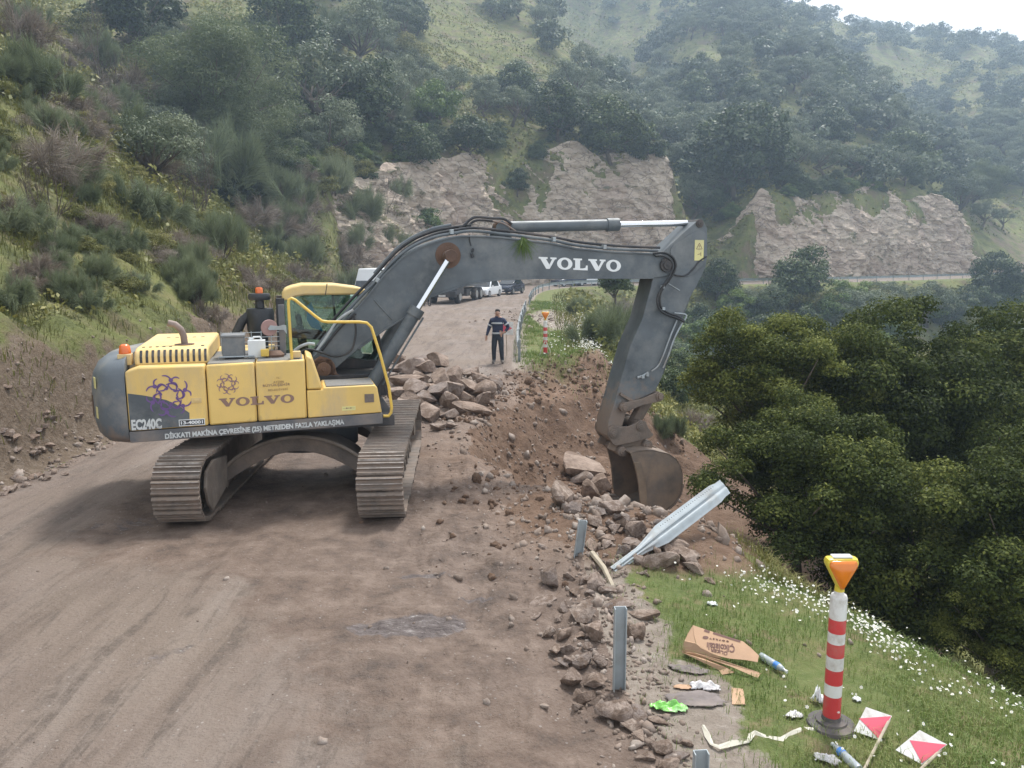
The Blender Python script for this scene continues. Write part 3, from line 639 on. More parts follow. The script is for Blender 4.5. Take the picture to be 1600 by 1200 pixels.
def spray_mesh(name, m, seed, n, ln, wd, spread=.9, up=.9, curve=.25, base=.35, seg=2, rad=1.0, hgt=1.0):
    """broom-like bush: thin blades fanning up and out"""
    g = np.random.default_rng(seed)
    nb = 26; ax = rand_dirs(nb, g)*spread; ax[:,2] = np.abs(ax[:,2])*.6+up*.6; ax /= np.linalg.norm(ax, axis=1)[:, None]
    og = np.stack([g.uniform(-.55, .55, nb), g.uniform(-.55, .55, nb), np.zeros(nb)], -1)
    k = g.integers(0, nb, n); d = ax[k]+rand_dirs(n, g)*.55; d /= np.linalg.norm(d, axis=1)[:, None]
    t0 = g.uniform(base, 1, n)**.8; P = og[k]+ax[k]*t0[:, None]*np.array([.55, .55, .8])*(.6+.4*g.random(nb))[k][:, None]+rand_dirs(n, g)*.08
    L = ln*g.uniform(.5, 1.2, n); side = np.cross(d, rand_dirs(n, g)); side /= np.linalg.norm(side, axis=1)[:, None]
    w_ = (wd*g.uniform(.6, 1.3, n))[:, None]; L = L[:, None]; sag = np.array([0,0,-1])*curve
    a = P; b_ = P+d*L*.5; c = P+d*L+sag*L*.5
    V = np.stack([a-side*w_, a+side*w_, b_+side*w_*.8, b_-side*w_*.8, c], 1).reshape(-1, 3)
    q = np.arange(n)[:, None]*5
    F4 = np.concatenate([q+np.array([0,1,2,3]), q+np.array([3,2,4,4])])
    # use two quads, second degenerate-free by splitting into a thin kite
    V2 = np.stack([b_-side*w_*.8, b_+side*w_*.8, c+side*w_*.15, c-side*w_*.15], 1).reshape(-1, 3)
    Va = np.stack([a-side*w_, a+side*w_, b_+side*w_*.8, b_-side*w_*.8], 1).reshape(-1, 3)
    VV = np.concatenate([Va, V2]); FF = np.arange(len(VV)).reshape(-1, 4)
    T = np.clip(.5+g.normal(0, .2, n)+.1*(d[:,2]), 0, 1); T = np.concatenate([T, T])
    return mesh_np(name, VV, FF, m, {'tint': ('FACE', T)})
def branch_mesh(name, m, seed, stems=5, depth=4, r0=.02, spread=.55, ln=.42, n=3, up=.35):
    """bare branching shrub of unit height"""
    g = np.random.default_rng(seed); b = MB()
    def grow(p, d, L, r, k):
        q = p+d*L*.5+Vector(g.normal(size=3))*L*.06; e = q+(d+Vector(g.normal(size=3))*.18).normalized()*L*.5
        b.tube([p, q, e], [r, r*.8, r*.6], 5 if k > 1 else 3, cap=False)
        if k == 0: return
        for _ in range(n if k > 1 else n+1):
            dd = (d+Vector(g.normal(size=3))*spread+Vector((0,0,up))).normalized()
            grow(q.lerp(e, float(g.random())), dd, L*g.uniform(.55, .85), r*.55, k-1)
    for _ in range(stems):
        d = Vector((g.normal()*.45, g.normal()*.45, 1)).normalized()
        grow(Vector((g.normal()*.06, g.normal()*.06, -.05)), d, ln*g.uniform(.8, 1.2), r0, depth)
    me = bpy.data.meshes.new(name); me.from_pydata(b.v, [], b.f); me.materials.append(m); return me
LM = dict(
    oak=leafmat('oak_leaves', (.017,.026,.007), (.066,.088,.019), (.27,.285,.07), trans=.30, rough=.65, spec=.15),
    maquis=leafmat('dark_evergreen_leaves', (0.021,0.034,0.014), (0.055,0.083,0.029), (0.150,0.189,0.062), trans=.15),
    olive=leafmat('olive_leaves', (0.056,0.075,0.045), (0.125,0.156,0.090), (0.275,0.306,0.194), trans=.2),
    bright=leafmat('fresh_green_leaves', (0.042,0.074,0.014), (0.102,0.162,0.034), (0.228,0.288,0.074), trans=.25),
    pine=leafmat('feathery_grey_green_leaves', (0.056,0.077,0.037), (0.131,0.169,0.077), (0.250,0.275,0.138), trans=.3),
    broom=leafmat('broom_stems', (0.065,0.085,0.042), (0.165,0.200,0.105), (0.290,0.310,0.180), trans=.2),
    dry=leafmat('dry_brush_stems', (0.094,0.070,0.053), (0.220,0.176,0.138), (0.374,0.319,0.259), trans=.1),
    scrub=leafmat('scrub_leaves', (0.052,0.062,0.016), (0.156,0.163,0.039), (0.351,0.312,0.098), trans=.2),
)
CR = {}
def kind(key, lm, seed, n, **kw):
    CR[key] = []
    for i in range(n):
        tr = {k: kw.pop(k) for k in list(kw) if k in ('r0', 'nl', 'fork', 'bend')} if i == 0 else tr
        cm, C = crown_mesh(key+'_crown', LM[lm], seed+i, **kw)
        CR[key].append((cm, trunk_mesh(key+'_trunk', C, seed+i, M['bark'], **tr)))
kind('near_oak', 'oak', 100, 3, clumps=150, per=800, leaf=.0165, rc=.20, shell=.3, squash=.88, low=-.8, r0=.05, nl=30, fork=.2)
kind('maquis', 'maquis', 120, 3, clumps=60, per=200, leaf=.042, rc=.27, squash=.8, low=-.5, r0=.05, nl=10, fork=.15)
kind('olive', 'olive', 140, 4, clumps=34, per=200, leaf=.040, rc=.27, squash=.72, low=-.35, shell=.4, gaps=.25, asp=.35, r0=.075, nl=12, fork=.3, bend=.25)
kind('bright', 'bright', 160, 2, clumps=46, per=170, leaf=.045, rc=.27, squash=.85, low=-.6, r0=.04, nl=8, fork=.1)
kind('scrubby', 'scrub', 190, 3, clumps=24, per=300, leaf=.034, rc=.36, squash=.62, low=-.3, shell=.15, r0=.03, nl=10, fork=.1)
kind('wiry', 'dry', 195, 2, clumps=22, per=300, leaf=.045, rc=.38, squash=.7, low=-.3, shell=.15, asp=.10, r0=.03, nl=14, fork=.1)
kind('pine', 'pine', 180, 1, clumps=100, per=420, leaf=.026, rc=.25, squash=.95, low=-.55, shell=.2, asp=.22, r0=.035, nl=34, fork=.35)
BR = [spray_mesh('broom_foliage', LM['broom'], 200+i, 7500, .36, .0045, spread=[1.0,1.25,.8][i], curve=[.25,.6,.1][i], up=[.9,.5,1.1][i]) for i in range(3)]
DRY = [spray_mesh('dry_brush_foliage', LM['dry'], 220+i, 2600, .5, .0055, spread=1.3, up=.55, curve=.5) for i in range(3)]
TW = [branch_mesh('dry_branches', M['twig'], 240+i, stems=5, depth=3) for i in range(3)]
TWD = [branch_mesh('woody_stems', M['bark'], 250+i, stems=4, depth=3, r0=.026) for i in range(2)]
COUNT = {}
_b = MB(); _b.tube([(0,0,-.1), (.03,.01,.3), (-.01,.02,.65), (0,0,1)], [.085,.07,.06,.055], 8)
BOLE = bpy.data.meshes.new('bole'); BOLE.from_pydata(_b.v, [], _b.f); BOLE.materials.append(M['bark'])
def plant(key, x, y, Rm, hc, name, label, cat, group=None, rz=None, z=None, squash=1.0):
    """tree with crown radius Rm whose crown centre stands hc above the ground"""
    i = COUNT.get(key, 0); COUNT[key] = i+1
    cm, tm = CR[key][i % len(CR[key])]
    z = tz(x, y, False) if z is None else z
    o = empty(name, (x, y, z-.05), random.uniform(0, 6.28) if rz is None else rz, label, cat, group)
    c = link('crown', cm, o, (0, 0, hc)); c.scale = (Rm, Rm, Rm*squash)
    t = link('trunk', tm, o)
    if hc > 1.25*Rm:
        t.name = 'limbs'; t.location = (0, 0, hc-Rm); t.scale = (Rm, Rm, Rm)
        b = link('trunk', BOLE, o); b.scale = (Rm, Rm, hc-Rm*.9)
    else: t.scale = (Rm, Rm, hc)
    return o
def bush(meshes, x, y, Rm, Hm, name, label, cat, group=None, stems=None):
    i = COUNT.get(name, 0); COUNT[name] = i+1
    z = tz(x, y, False)
    o = empty(name, (x, y, z-.08), random.uniform(0, 6.28), label, cat, group)
    c = link('foliage', meshes[i % len(meshes)], o); c.scale = (Rm, Rm, Hm)
    if stems:
        s = link('stems', stems[i % len(stems)], o); s.scale = (Rm*.8, Rm*.8, Hm*.8)
    return o
# ---- the oaks on the slope to the right: (crown centre px, py, distance, radius in px)
for (px, py, Y, rp, lab) in [
    (1235, 600, 15.5, 145, 'dark green oak with yellow-green tips, directly behind the bent guardrail end'),
    (1405, 640, 16.0, 185, 'widest dark green oak on the lower slope, its top level with the far road'),
    (1590, 650, 18.0, 175, 'dark green oak cut off by the right edge of the photo'),
    (1260, 760, 12.2, 170, 'low oak crown just beyond the white flowers and the bent rail'),
    (1450, 880, 11.2, 190, 'dark oak crown rising behind the striped post with the amber lamp'),
    (1620, 860, 10.5, 200, 'shadowy oak crown in the lower right corner beyond the flowers'),
    (1590, 990, 9.6, 120, 'lowest oak crown at the right edge just beyond the flowers')]:
    C = at(px, py, Y); Rm = rp*Y/F_; zg = tz(C[0], C[1], False)
    plant('near_oak', C[0], C[1], Rm, max(.5, C[2]-zg), 'oak_tree', lab, 'tree')
# ---- trees whose crowns can be told apart: kind, crown centre px, py, distance or None (stands where its foot meets the hill), radius px, label
def hill_tree(key, px, py, rp, name, label, group=None, low=.75, squash=1.0, cat='tree', Y=None):
    if Y is None:
        q = hit(px, py+rp*low)
        if q is None: return None
        Y = q[1]
    Rm = rp*Y/F_; C = at(px, py, Y); zg = tz(C[0], C[1], False)
    hc = C[2]-zg
    if hc < Rm*.25: hc = Rm*.45
    return plant(key, C[0], C[1], Rm, hc, name, label, cat, group, squash=squash)
named = [
 ('pine',335,135,125,'pine_tree','feathery grey-green tree with visible dark branches on the near slope',.7),
 ('pine',390,215,75,'pine_tree','smaller feathery grey-green tree just below the big feathery one',.8),
 ('olive',500,135,88,'olive_tree','large silver-grey olive tree at the middle of the near slope',.8),
 ('maquis',215,20,75,'evergreen_tree','dark evergreen tree at the top of the frame above the yellow moss patch',.8),
 ('maquis',440,45,70,'evergreen_tree','dark evergreen tree at the top edge, left of the leaning olive',.8),
 ('olive',560,50,62,'olive_tree','grey olive tree with a dark forked trunk at the top of the near slope',1.0),
 ('maquis',625,28,38,'evergreen_bush','round dark evergreen bush at the top of the grassy slope',.8),
 ('maquis',575,165,70,'evergreen_tree','dark evergreen tree right of the silver olive',.8),
 ('olive',520,205,60,'olive_tree','grey-green olive crown below the large silver olive',.8),
 ('bright',680,165,48,'leafy_bush','pale green leafy bush left of the grassy slope',.8),
 ('maquis',650,235,45,'evergreen_bush','dark green bush at the upper left corner of the first rock face',.8),
 ('maquis',730,215,42,'evergreen_bush','dark green bush hanging over the top of the first rock face',.8),
 ('maquis',805,145,48,'evergreen_bush','round dark bush above the first rock face, leftmost of its row',.8),
 ('maquis',872,178,52,'evergreen_bush','dark bush second from the left in the row above the first rock face',.8),
 ('maquis',955,210,62,'evergreen_bush','widest dark bush over the right part of the first rock face',.7),
 ('maquis',1010,235,35,'evergreen_bush','small dark bush at the right end of the first rock face',.7),
 ('maquis',808,285,24,'evergreen_bush','round grey-green bush growing on the face of the first rock cut',.8),
 ('bright',655,350,40,'leafy_bush','fresh green bush at the foot of the first rock face',.8),
 ('maquis',1150,245,85,'evergreen_tree','broad dark evergreen tree in the gully between the two rock faces',.75),
 ('maquis',1085,150,40,'evergreen_tree','dark evergreen on the far slope above the gully',.8),
 ('maquis',1172,150,32,'evergreen_tree','upper of two stacked dark trees beside the sunlit scree',.8),
 ('maquis',1172,185,30,'evergreen_tree','lower of two stacked dark trees beside the sunlit scree',.8),
 ('maquis',1300,205,40,'evergreen_tree','round dark tree left of the small sunlit knoll',.8),
 ('maquis',1412,240,42,'evergreen_tree','round dark tree right of the small sunlit knoll',.8),
 ('maquis',1110,315,30,'evergreen_bush','dark bush at the foot of the gully between the rock faces',.8),
 ('pine',1525,290,45,'pine_tree','spindly far pine with a bare trunk at the right above the road',.9),
]
for (key, px, py, rp, nm, lab, low) in named: hill_tree(key, px, py, rp, nm, lab, low=low, cat='bush' if 'bush' in nm else 'tree')
# roadside trees below the far road
for (key, px, py, Y, rp, nm, lab) in [
 ('maquis',1255,440,None,58,'evergreen_tree','dark round tree below the far road, in front of the second rock face'),
 ('maquis',1120,440,None,40,'evergreen_tree','dark green tree right beside the excavator arm'),
 ('maquis',1200,480,None,34,'evergreen_tree','lower dark tree left of the round one below the far road'),
 ('maquis',960,440,56,36,'evergreen_bush','dark bush under the boom tip at the end of the curved guardrail'),
 ('olive',1350,485,None,48,'shrub','grey-green shrub on the slope below the far road'),
 ('olive',1450,475,None,46,'shrub','pale grey-green shrub right of centre below the far road'),
 ('maquis',1560,440,None,50,'shrub','dark green tree at the right edge below the far road'),
 ('maquis',1190,530,None,50,'evergreen_bush','dark bush below the stony gully right of the arm')]:
    hill_tree(key, px, py, rp, nm, lab, Y=Y, cat='bush' if 'bush' in nm or nm == 'shrub' else 'tree')
# ---- the wooded hillsides: scattered one by one
clear = [(745,95,115,62),(700,30,60,40),(905,55,55,30),(1085,95,55,32),(860,120,50,30),(1000,140,35,20),(1230,190,38,40),(1345,238,38,24),(1120,190,60,25),
         (1370,265,120,22),(1560,330,60,28),(1180,130,30,24),(1400,110,50,20),(1530,100,40,18),(930,90,60,40)]
occ = [(project(*o.location)[0], project(*o.location)[1], 22) for o in COL.objects if o.parent is None and 'category' in o and o['category'] in ('tree', 'bush') and o.location.y > 40]
placed = []
def scatter(n, key, size, ymin, ymax, pxr, name, label, group, mind=.8, hf=.9, cat='tree'):
    g = np.random.default_rng(n*7+len(key)); tries = 0; k = 0
    while k < n and tries < n*60:
        tries += 1
        px, py = g.uniform(*pxr[0]), g.uniform(*pxr[1])
        if any(((px-c[0])/c[2])**2+((py-c[1])/c[3])**2 < 1 for c in clear): continue
        q = hit(px, py)
        if q is None or not (ymin < math.hypot(q[0], q[1]) < ymax): continue
        u, aL = sdist(np.array([q[0]]), np.array([q[1]]), EDGE_L); u = u[0]; aL = aL[0]
        if u < 7 or (u < 9 and (CL1[0] < aL < CL1[1] or CL2[0] < aL < CL2[1])): continue
        Rm = size*g.uniform(.65, 1.3)
        if any((q[0]-p[0])**2+(q[1]-p[1])**2 < ((Rm+p[2])*mind)**2 for p in placed): continue
        placed.append((q[0], q[1], Rm)); k += 1
        plant(key, q[0], q[1], Rm, Rm*hf*g.uniform(.85, 1.2), name, label, cat, group)
    return k
scatter(70, 'maquis', 3.1, 95, 330, ((1050,1600),(60,330)), 'evergreen_tree', 'dark evergreen tree on the hazy far hillside', 'dark evergreen trees on the far hillside')
scatter(190, 'olive', 3.5, 95, 290, ((880,1600),(0,360)), 'olive_tree', 'grey-green olive tree on the hazy far hillside', 'olive trees on the far hillside', mind=.50, hf=1.15)
scatter(60, 'olive', 2.9, 60, 200, ((600,1080),(0,200)), 'olive_tree', 'grey-green olive tree on the middle slope above the first rock face', 'olive trees on the middle slope', mind=.8, hf=1.1)
scatter(52, 'maquis', 2.0, 35, 110, ((330,700),(0,330)), 'evergreen_bush', 'dark evergreen bush in the thicket of the near slope', 'dark bushes in the thicket of the near slope', mind=.6, hf=.6, cat='bush')
scatter(36, 'olive', 2.2, 30, 110, ((250,650),(0,300)), 'olive_tree', 'grey olive crown in the thicket of the near slope', 'olive crowns in the thicket of the near slope', mind=.6, hf=.8)
scatter(34, 'bright', 1.5, 25, 95, ((430,720),(120,400)), 'leafy_bush', 'green leafy bush low on the near slope', 'green leafy bushes low on the near slope', mind=.6, hf=.5, cat='bush')
# bushes along the upper lips and feet of the rock cuts, and the thicket filling the valley side under the far road
g5 = np.random.default_rng(61)
for (c0, c1, nn, lab, grp) in ((CL1[0], CL1[1], 30, 'evergreen bush hanging over the lip of the first rock face', 'bushes on the lip of the first rock face'), (CL2[0], CL2[1], 26, 'evergreen bush on the lip of the second rock face', 'bushes on the lip of the second rock face')):
    for k in range(nn):
        s_ = g5.uniform(c0, c1-3); x, y, _, _ = offset_edge(np.array([s_]), np.array([g5.uniform(6.0, 10.0)])); Rm = g5.uniform(.8, 2.2)
        plant('maquis' if g5.random() < .7 else 'bright', float(x[0]), float(y[0]), Rm, Rm*.35, 'evergreen_bush', lab, 'bush', grp)
for k in range(95):
    px, py = g5.uniform(1040, 1620), g5.uniform(478, 640); q = hit(px, py)
    if q is None or q[1] < 22: continue
    rr_, _a = sdist(np.array([q[0]]), np.array([q[1]]), EDGE_R)
    if -rr_[0] < 3: continue
    Rm = min(3.0, q[1]/F_*g5.uniform(26, 46)); kk = ['maquis', 'bright', 'olive', 'scrubby'][int(g5.integers(0, 4))]
    plant(kk, q[0], q[1], Rm, Rm*.45, 'valley_bush', 'green bush in the thicket on the valley side below the far road', 'bush', 'bushes on the valley side below the far road')
# far wood along the skyline, read as one mass
def far_wood():
    g = np.random.default_rng(5); P = []; N = []; T = []
    base, C = crown_mesh('tmp', LM['olive'], 300, clumps=16, per=42, leaf=.10, rc=.34, squash=.75, low=-.4)
    n0 = len(base.vertices); co = np.empty(n0*3, np.float32); base.vertices.foreach_get('co', co); co = co.reshape(-1, 3)
    t0 = np.empty(len(base.polygons), np.float32); base.attributes['tint'].data.foreach_get('value', t0)
    VV = []; TT = []; N_ = 9000; aa = np.radians(g.uniform(-30, 42, N_)); rr = 150+470*g.random(N_)**1.25; xs, ys = np.sin(aa)*rr, np.cos(aa)*rr
    zs = terrain(xs, ys, False); grid = set()
    for x, y, z in zip(xs, ys, zs):
        if len(VV) >= 1700: break
        px, py, f = project(x, y, z)
        if py > 330 or py < -160: continue
        if any(((px-c[0])/c[2])**2+((py-c[1])/c[3])**2 < .8 for c in clear): continue
        Rm = g.uniform(2.6, 4.6)
        ck = (int(x//3.6), int(y//3.6))
        if ck in grid: continue
        grid.add(ck); an = g.uniform(0, 6.28); ca, sa = math.cos(an), math.sin(an)
        q = co*Rm; q = np.stack([q[:,0]*ca-q[:,1]*sa+x, q[:,0]*sa+q[:,1]*ca+y, q[:,2]+z+Rm*.85], -1)
        VV.append(q); TT.append(np.clip(t0*.8+g.uniform(-.25, .25), 0, 1))
    V = np.concatenate(VV); Fc = np.arange(len(V)).reshape(-1, 4)
    tag(link('far_wood', mesh_np('far_wood', V, Fc, LM['olive'], {'tint': ('FACE', np.concatenate(TT))})), 'hazy wood of small trees along the skyline ridge', 'wood', kind='stuff')
far_wood()
# ---- bushes of the near slope
def sbush(kind_, px, py, rp, lab=None, hmul=1.0):
    q = hit(px, py+rp*.6)
    if q is None: return
    Rm = rp*q[1]/F_*1.12
    if kind_ == 'broom': bush(BR, q[0], q[1], Rm, Rm*1.5*hmul, 'broom_bush', lab or 'grey-green broom bush with fine upright stems on the near slope', 'bush', None if lab else 'broom bushes on the near slope', TWD)
    elif kind_ == 'dry': bush(DRY, q[0], q[1], Rm, Rm*1.2*hmul, 'dry_bush', lab or 'tangled grey-brown dry bush on the near slope', 'bush', None if lab else 'dry bushes on the near slope', TW)
    elif kind_ == 'bare':
        o = empty('bare_tree', (q[0], q[1], q[2]-.05), random.uniform(0,6), lab, 'tree')
        s = link('trunk', branch_mesh('bare_branches', M['bark'], 270+int(px), stems=4, depth=4, r0=.018, ln=.5, spread=.42), o); s.scale = (Rm*1.1, Rm*1.1, Rm*2.2)
for a in [('broom',335,265,75,'largest grey-green broom bush, below the feathery tree',1.1),('broom',225,310,55,'broom bush left of the largest broom bush'),
          ('broom',345,375,48,'low broom bush under the largest broom bush'),('broom',60,120,60,'broom bush near the upper left corner below the moss patch'),
          ('broom',200,205,55),('broom',120,270,45),('broom',440,300,50),('broom',20,330,50),('broom',290,430,38),('broom',560,330,45),('broom',600,380,40),('broom',480,400,36),('broom',150,420,36),('broom',20,450,40),('broom',520,280,40),
          ('dry',75,235,70,'widest tangle of dry grey twigs at the left edge'),('dry',200,130,55),('dry',150,345,42),('dry',450,345,45),('dry',20,40,60),('dry',260,180,40),('dry',390,330,42),('dry',540,390,40),('dry',110,160,35),('dry',230,250,35),('dry',400,430,40),('dry',500,440,36),('dry',330,480,30),
          ('bare',85,340,62,'bare brown tree with forked branches at the left edge'),('bare',310,330,45,'bare thin shrub with dark stems in the middle of the near slope'),('bare',160,120,40,'leafless twisted shrub beside the yellow moss patch'),('bare',600,330,26,'bare shrub left of the first rock face')]:
    sbush(*a)
g2 = np.random.default_rng(77)
for k in range(210):
    px, py = g2.uniform(0, 640), g2.uniform(20, 470)
    if py > 560-px*.1: continue
    t = g2.random(); rp = g2.uniform(16, 38)
    if t < .34: sbush('broom', px, py, rp)
    elif t < .5: sbush('dry', px, py, rp)
    else:
        q = hit(px, py+rp*.5)
        if q is None: continue
        Rm = rp*q[1]/F_
        if t < .82: plant('scrubby', q[0], q[1], Rm, Rm*.45, 'leafy_bush', 'low yellow-green leafy bush on the near slope', 'bush', 'low yellow-green bushes on the near slope')
        else: plant('wiry', q[0], q[1], Rm, Rm*.5, 'dry_bush', 'leafless wiry brown bush on the near slope', 'bush', 'wiry brown bushes on the near slope')
# shrubs beyond the collapse and behind the arm
for (k_, px, py, Y, rp, lab) in [('broom',940,510,27,62,'green broom bush on the slope left of the excavator arm'),('broom',1065,590,19,50,'broom bush behind the excavator arm'),
                            ('broom',1045,665,16.5,34,'blue-green tussock right of the bucket linkage'),('dry',1085,650,18,42,'bare brown bush between the arm and the oaks'),
                            ('dry',965,470,48,34,'brown leafless hedge bush beyond the green broom'),('dry',1130,520,30,42,'brown bush right of the arm above the small oak'),
                            ('broom',1120,590,22,40,'grey-green bush left of the oaks'),('broom',1110,740,13.5,30,'grass clump under the raised guardrail end'),('dry',1010,560,24,36,'brown twiggy bush seen just left of the arm'),('broom',905,480,40,26,'small green broom at the edge of the far verge')]:
    C = at(px, py, Y); Rm = rp*Y/F_; zg = tz(C[0], C[1], False)
    if C[2]-zg > Rm*.7:
        C = hit(px, py+rp*.55); Rm = min(Rm*1.4, rp*C[1]/F_)
    if k_ == 'broom': bush(BR, C[0], C[1], Rm, Rm*1.35, 'broom_bush', lab, 'bush', None, TWD)
    else: bush(DRY, C[0], C[1], Rm, Rm*1.2, 'dry_bush', lab, 'bush', None, TW)
# ---------------------------------------------------------------- ground cover
def blades(name, m, X, Y, ln, wd, lean, g, tint=None, fine=True):
    n = len(X); Z = terrain(X, Y, fine)-.01
    a = g.uniform(0, 2*np.pi, n); L = ln*g.uniform(.5, 1.3, n); dx = np.cos(a)*lean*g.uniform(.2, 1, n); dy = np.sin(a)*lean*g.uniform(.2, 1, n)
    sx, sy = -np.sin(a)*wd, np.cos(a)*wd
    B = np.stack([X, Y, Z], -1); S = np.stack([sx, sy, 0*sx], -1)
    mid = B+np.stack([dx*L*.35, dy*L*.35, L*.6], -1); top = B+np.stack([dx*L, dy*L, L*(1-.35*lean)], -1)
    V = np.stack([B-S, B+S, mid+S*.7, mid-S*.7, mid-S*.7, mid+S*.7, top+S*.1, top-S*.1], 1).reshape(-1, 3)
    Fc = np.arange(len(V)).reshape(-1, 4); T = np.clip(g.normal(.5, .2, n) if tint is None else tint, 0, 1)
    return mesh_np(name, V, Fc, m, {'tint': ('FACE', np.repeat(T, 2))})
LM['grass'] = leafmat('verge_grass_blades', (.06,.10,.02), (.15,.225,.05), (.34,.31,.13), trans=.3, rough=.6)
LM['slopegrass'] = leafmat('slope_grass_blades', (.060,.068,.018), (.155,.16,.042), (.31,.26,.115), trans=.25, rough=.7)
def verge_grass():
    g = np.random.default_rng(11); n = 260000
    y = 4.3+(g.random(n)**2.5)*60; x = np.interp(y, [0, 10, 30, 60, 100], [1.2, .8, 0, .6, 6])+g.uniform(-.1, 5.2, n)
    _, arc = y*0, y*0
    r, _a = sdist(x, y, EDGE_R); d = -r; bw = break_w(y); pit = pitfield(x, y)
    pn = fbm(x*1.1, y*1.1, 71, 3)
    bare = np.where(y < 9.5, 1-sstep(.2, 1.05, d+.3*fbm(x*1.2, y*1.2, 44, 2)), 1-sstep(.1, .7, d))
    bare = np.maximum(np.maximum(bare, np.exp(-(((x-1.45)/.42)**2+((y-5.95)/.75)**2)**2)), dugmask(x, y))
    ok = (d > .05) & (d < bw+1.6) & (pit < .10) & (g.random(n) > bare*.93) & (g.random(n) < .5+pn) & ~((((x-1.6)/1.5)**2+((y-10.2)/1.2)**2) < 1) & ~((((x-2.6)/1.5)**2+((y-47)/8)**2) < 1)
    x, y = x[ok], y[ok]; k = np.clip(y/14, .75, 3.5)
    t = .42+.32*fbm(x*.8, y*.8, 72, 3)+g.normal(0, .16, len(x))
    me = blades('verge_grass', LM['grass'], x, y, .105*np.clip(k, 1, 2)*(.6+.8*np.clip(.5+fbm(x*2.2, y*2.2, 74, 3), 0, 1)), .0034*k, .9, g, t)
    tag(link('verge_grass', me), 'short green grass on the road verge', 'grass', kind='stuff')
    # white flowers thick along the slope break, sparse on the turf
    n = 26000; y = 4.6+(g.random(n)**1.9)*58; bw = break_w(y)
    e = g.random(n); off = np.where(e < .72, bw+g.normal(.15, .28, n), g.uniform(.4, 1, n)*bw)
    x = np.interp(y, [0, 4, 6, 9, 18, 30, 50, 76], [1.55, 1.3, .9, .78, .3, 0, .6, 1.9])+off
    keep = (dugmask(x, y) < .3) & ~((((x-1.6)/1.5)**2+((y-10.2)/1.2)**2) < 1) & (g.random(n) < np.clip(.40+fbm(x*1.4, y*.9, 73, 2)*1.1, 0, 1)*np.where(y > 16, .55, .6)*np.where(e < .72, 1, .35)); x, y = x[keep], y[keep]; n = len(x)
    z = terrain(x, y)+g.uniform(.05, .22, n)*np.clip(y/12, .8, 1.6); r_ = .018*np.clip(y/11, .8, 1.7)*g.uniform(.6, 1.2, n)
    nn = rand_dirs(n, g)*.55+np.array([0, -.35, .8]); nn /= np.linalg.norm(nn, axis=1)[:, None]
    a = np.cross(nn, rand_dirs(n, g)); a /= np.linalg.norm(a, axis=1)[:, None]; b = np.cross(nn, a); P = np.stack([x, y, z], -1)
    ring = [P+(a*math.cos(t)+b*math.sin(t))*(r_*(1 if i % 2 else .62))[:, None]+nn*(r_*.15)[:, None]*(i % 2) for i, t in enumerate(np.arange(12)*math.pi/6)]
    V = np.stack(ring, 1).reshape(-1, 3); Fc = np.arange(len(V)).reshape(-1, 12)
    me = mesh_np('daisies', V, Fc, mat('white_petals', (.74,.74,.70), .7, var=.05, bmp=0))
    cn = np.stack([P+(a*math.cos(t)+b*math.sin(t))*(r_*.28)[:, None]+nn*(r_*.22)[:, None] for t in np.arange(4)*math.pi/2], 1).reshape(-1, 3)
    o = tag(link('daisies', me), 'white daisies crowding the edge of the verge', 'flowers', kind='stuff')
    c = link('flower_centres', mesh_np('flower_centres', cn, np.arange(len(cn)).reshape(-1, 4), mat('yellow_flower_centre', (.60,.42,.04), .8, bmp=0)), o); c['kind'] = 'stuff'
verge_grass()
def slope_cover():
    g = np.random.default_rng(21)
    # tufts on the near slope and the downhill side
    n = 340000; r = 9+(g.random(n)**1.6)*75; a = g.uniform(-.66, .62, n); x, y = np.sin(a)*r, np.cos(a)*r
    u, aL = sdist(x, y, EDGE_L); rr, aR = sdist(x, y, EDGE_R); d = -rr
    dens = np.where(u > 0, sstep(.4, 1.5, u+.7*fbm(x*.5, y*.5, 81, 3)), sstep(1.6, 2.6, d)*.5)
    ok = ((u > .45) | (d > 2.0)) & (g.random(n) < dens) & (pitfield(x, y) < .12) & (g.random(n) < .55+fbm(x*.7, y*.7, 82, 3))
    x, y, r = x[ok], y[ok], r[ok]; k = np.clip(r/16, .8, 3.4)
    t = .45+.45*fbm(x*.22, y*.22, 83, 3)+g.normal(0, .16, len(x))
    me = blades('slope_grass', LM['slopegrass'], x, y, .22*np.clip(k, 1, 2.2), .0075*k, .8, g, t, False)
    tag(link('slope_grass', me), 'rough yellow-green grass covering the slopes', 'grass', kind='stuff')
    n = 270000; r = 10+(g.random(n)**1.3)*150; a = g.uniform(-.66, .60, n); x, y = np.sin(a)*r, np.cos(a)*r
    u, aL = sdist(x, y, EDGE_L); rr, aR = sdist(x, y, EDGE_R); d = -rr
    c = fbm(x*.45, y*.45, 91, 4); ok = ((u > 1.5) | (d > 3.2)) & (c > -.06) & (g.random(n) < .75) & (pitfield(x, y) < .1)
    x, y, r, c = x[ok], y[ok], r[ok], c[ok]; h = np.clip(c+.06, 0, .5)*1.7*np.clip(r/25, .6, 1.5)*g.random(len(x))
    P = np.stack([x, y, terrain(x, y, False)+h], -1); N = rand_dirs(len(x), g)+np.array([0,-.3,.8]); N /= np.linalg.norm(N, axis=1)[:, None]
    V, Fc = leaf_quads(P, N, .045*1.0, .55, g); sz = np.repeat(np.clip(r/14, .8, 6), 4)[:, None]; P4 = np.repeat(P, 4, 0); V = P4+(V-P4)*sz
    t = np.clip(.45+.5*fbm(x*.3, y*.3, 92, 3)+g.normal(0, .16, len(x)), 0, 1)
    tag(link('scrub_cover', mesh_np('scrub_cover', V, Fc, LM['scrub'], {'tint': ('FACE', t)})), 'low leafy scrub and brambles covering the slopes', 'scrub', kind='stuff')
slope_cover()

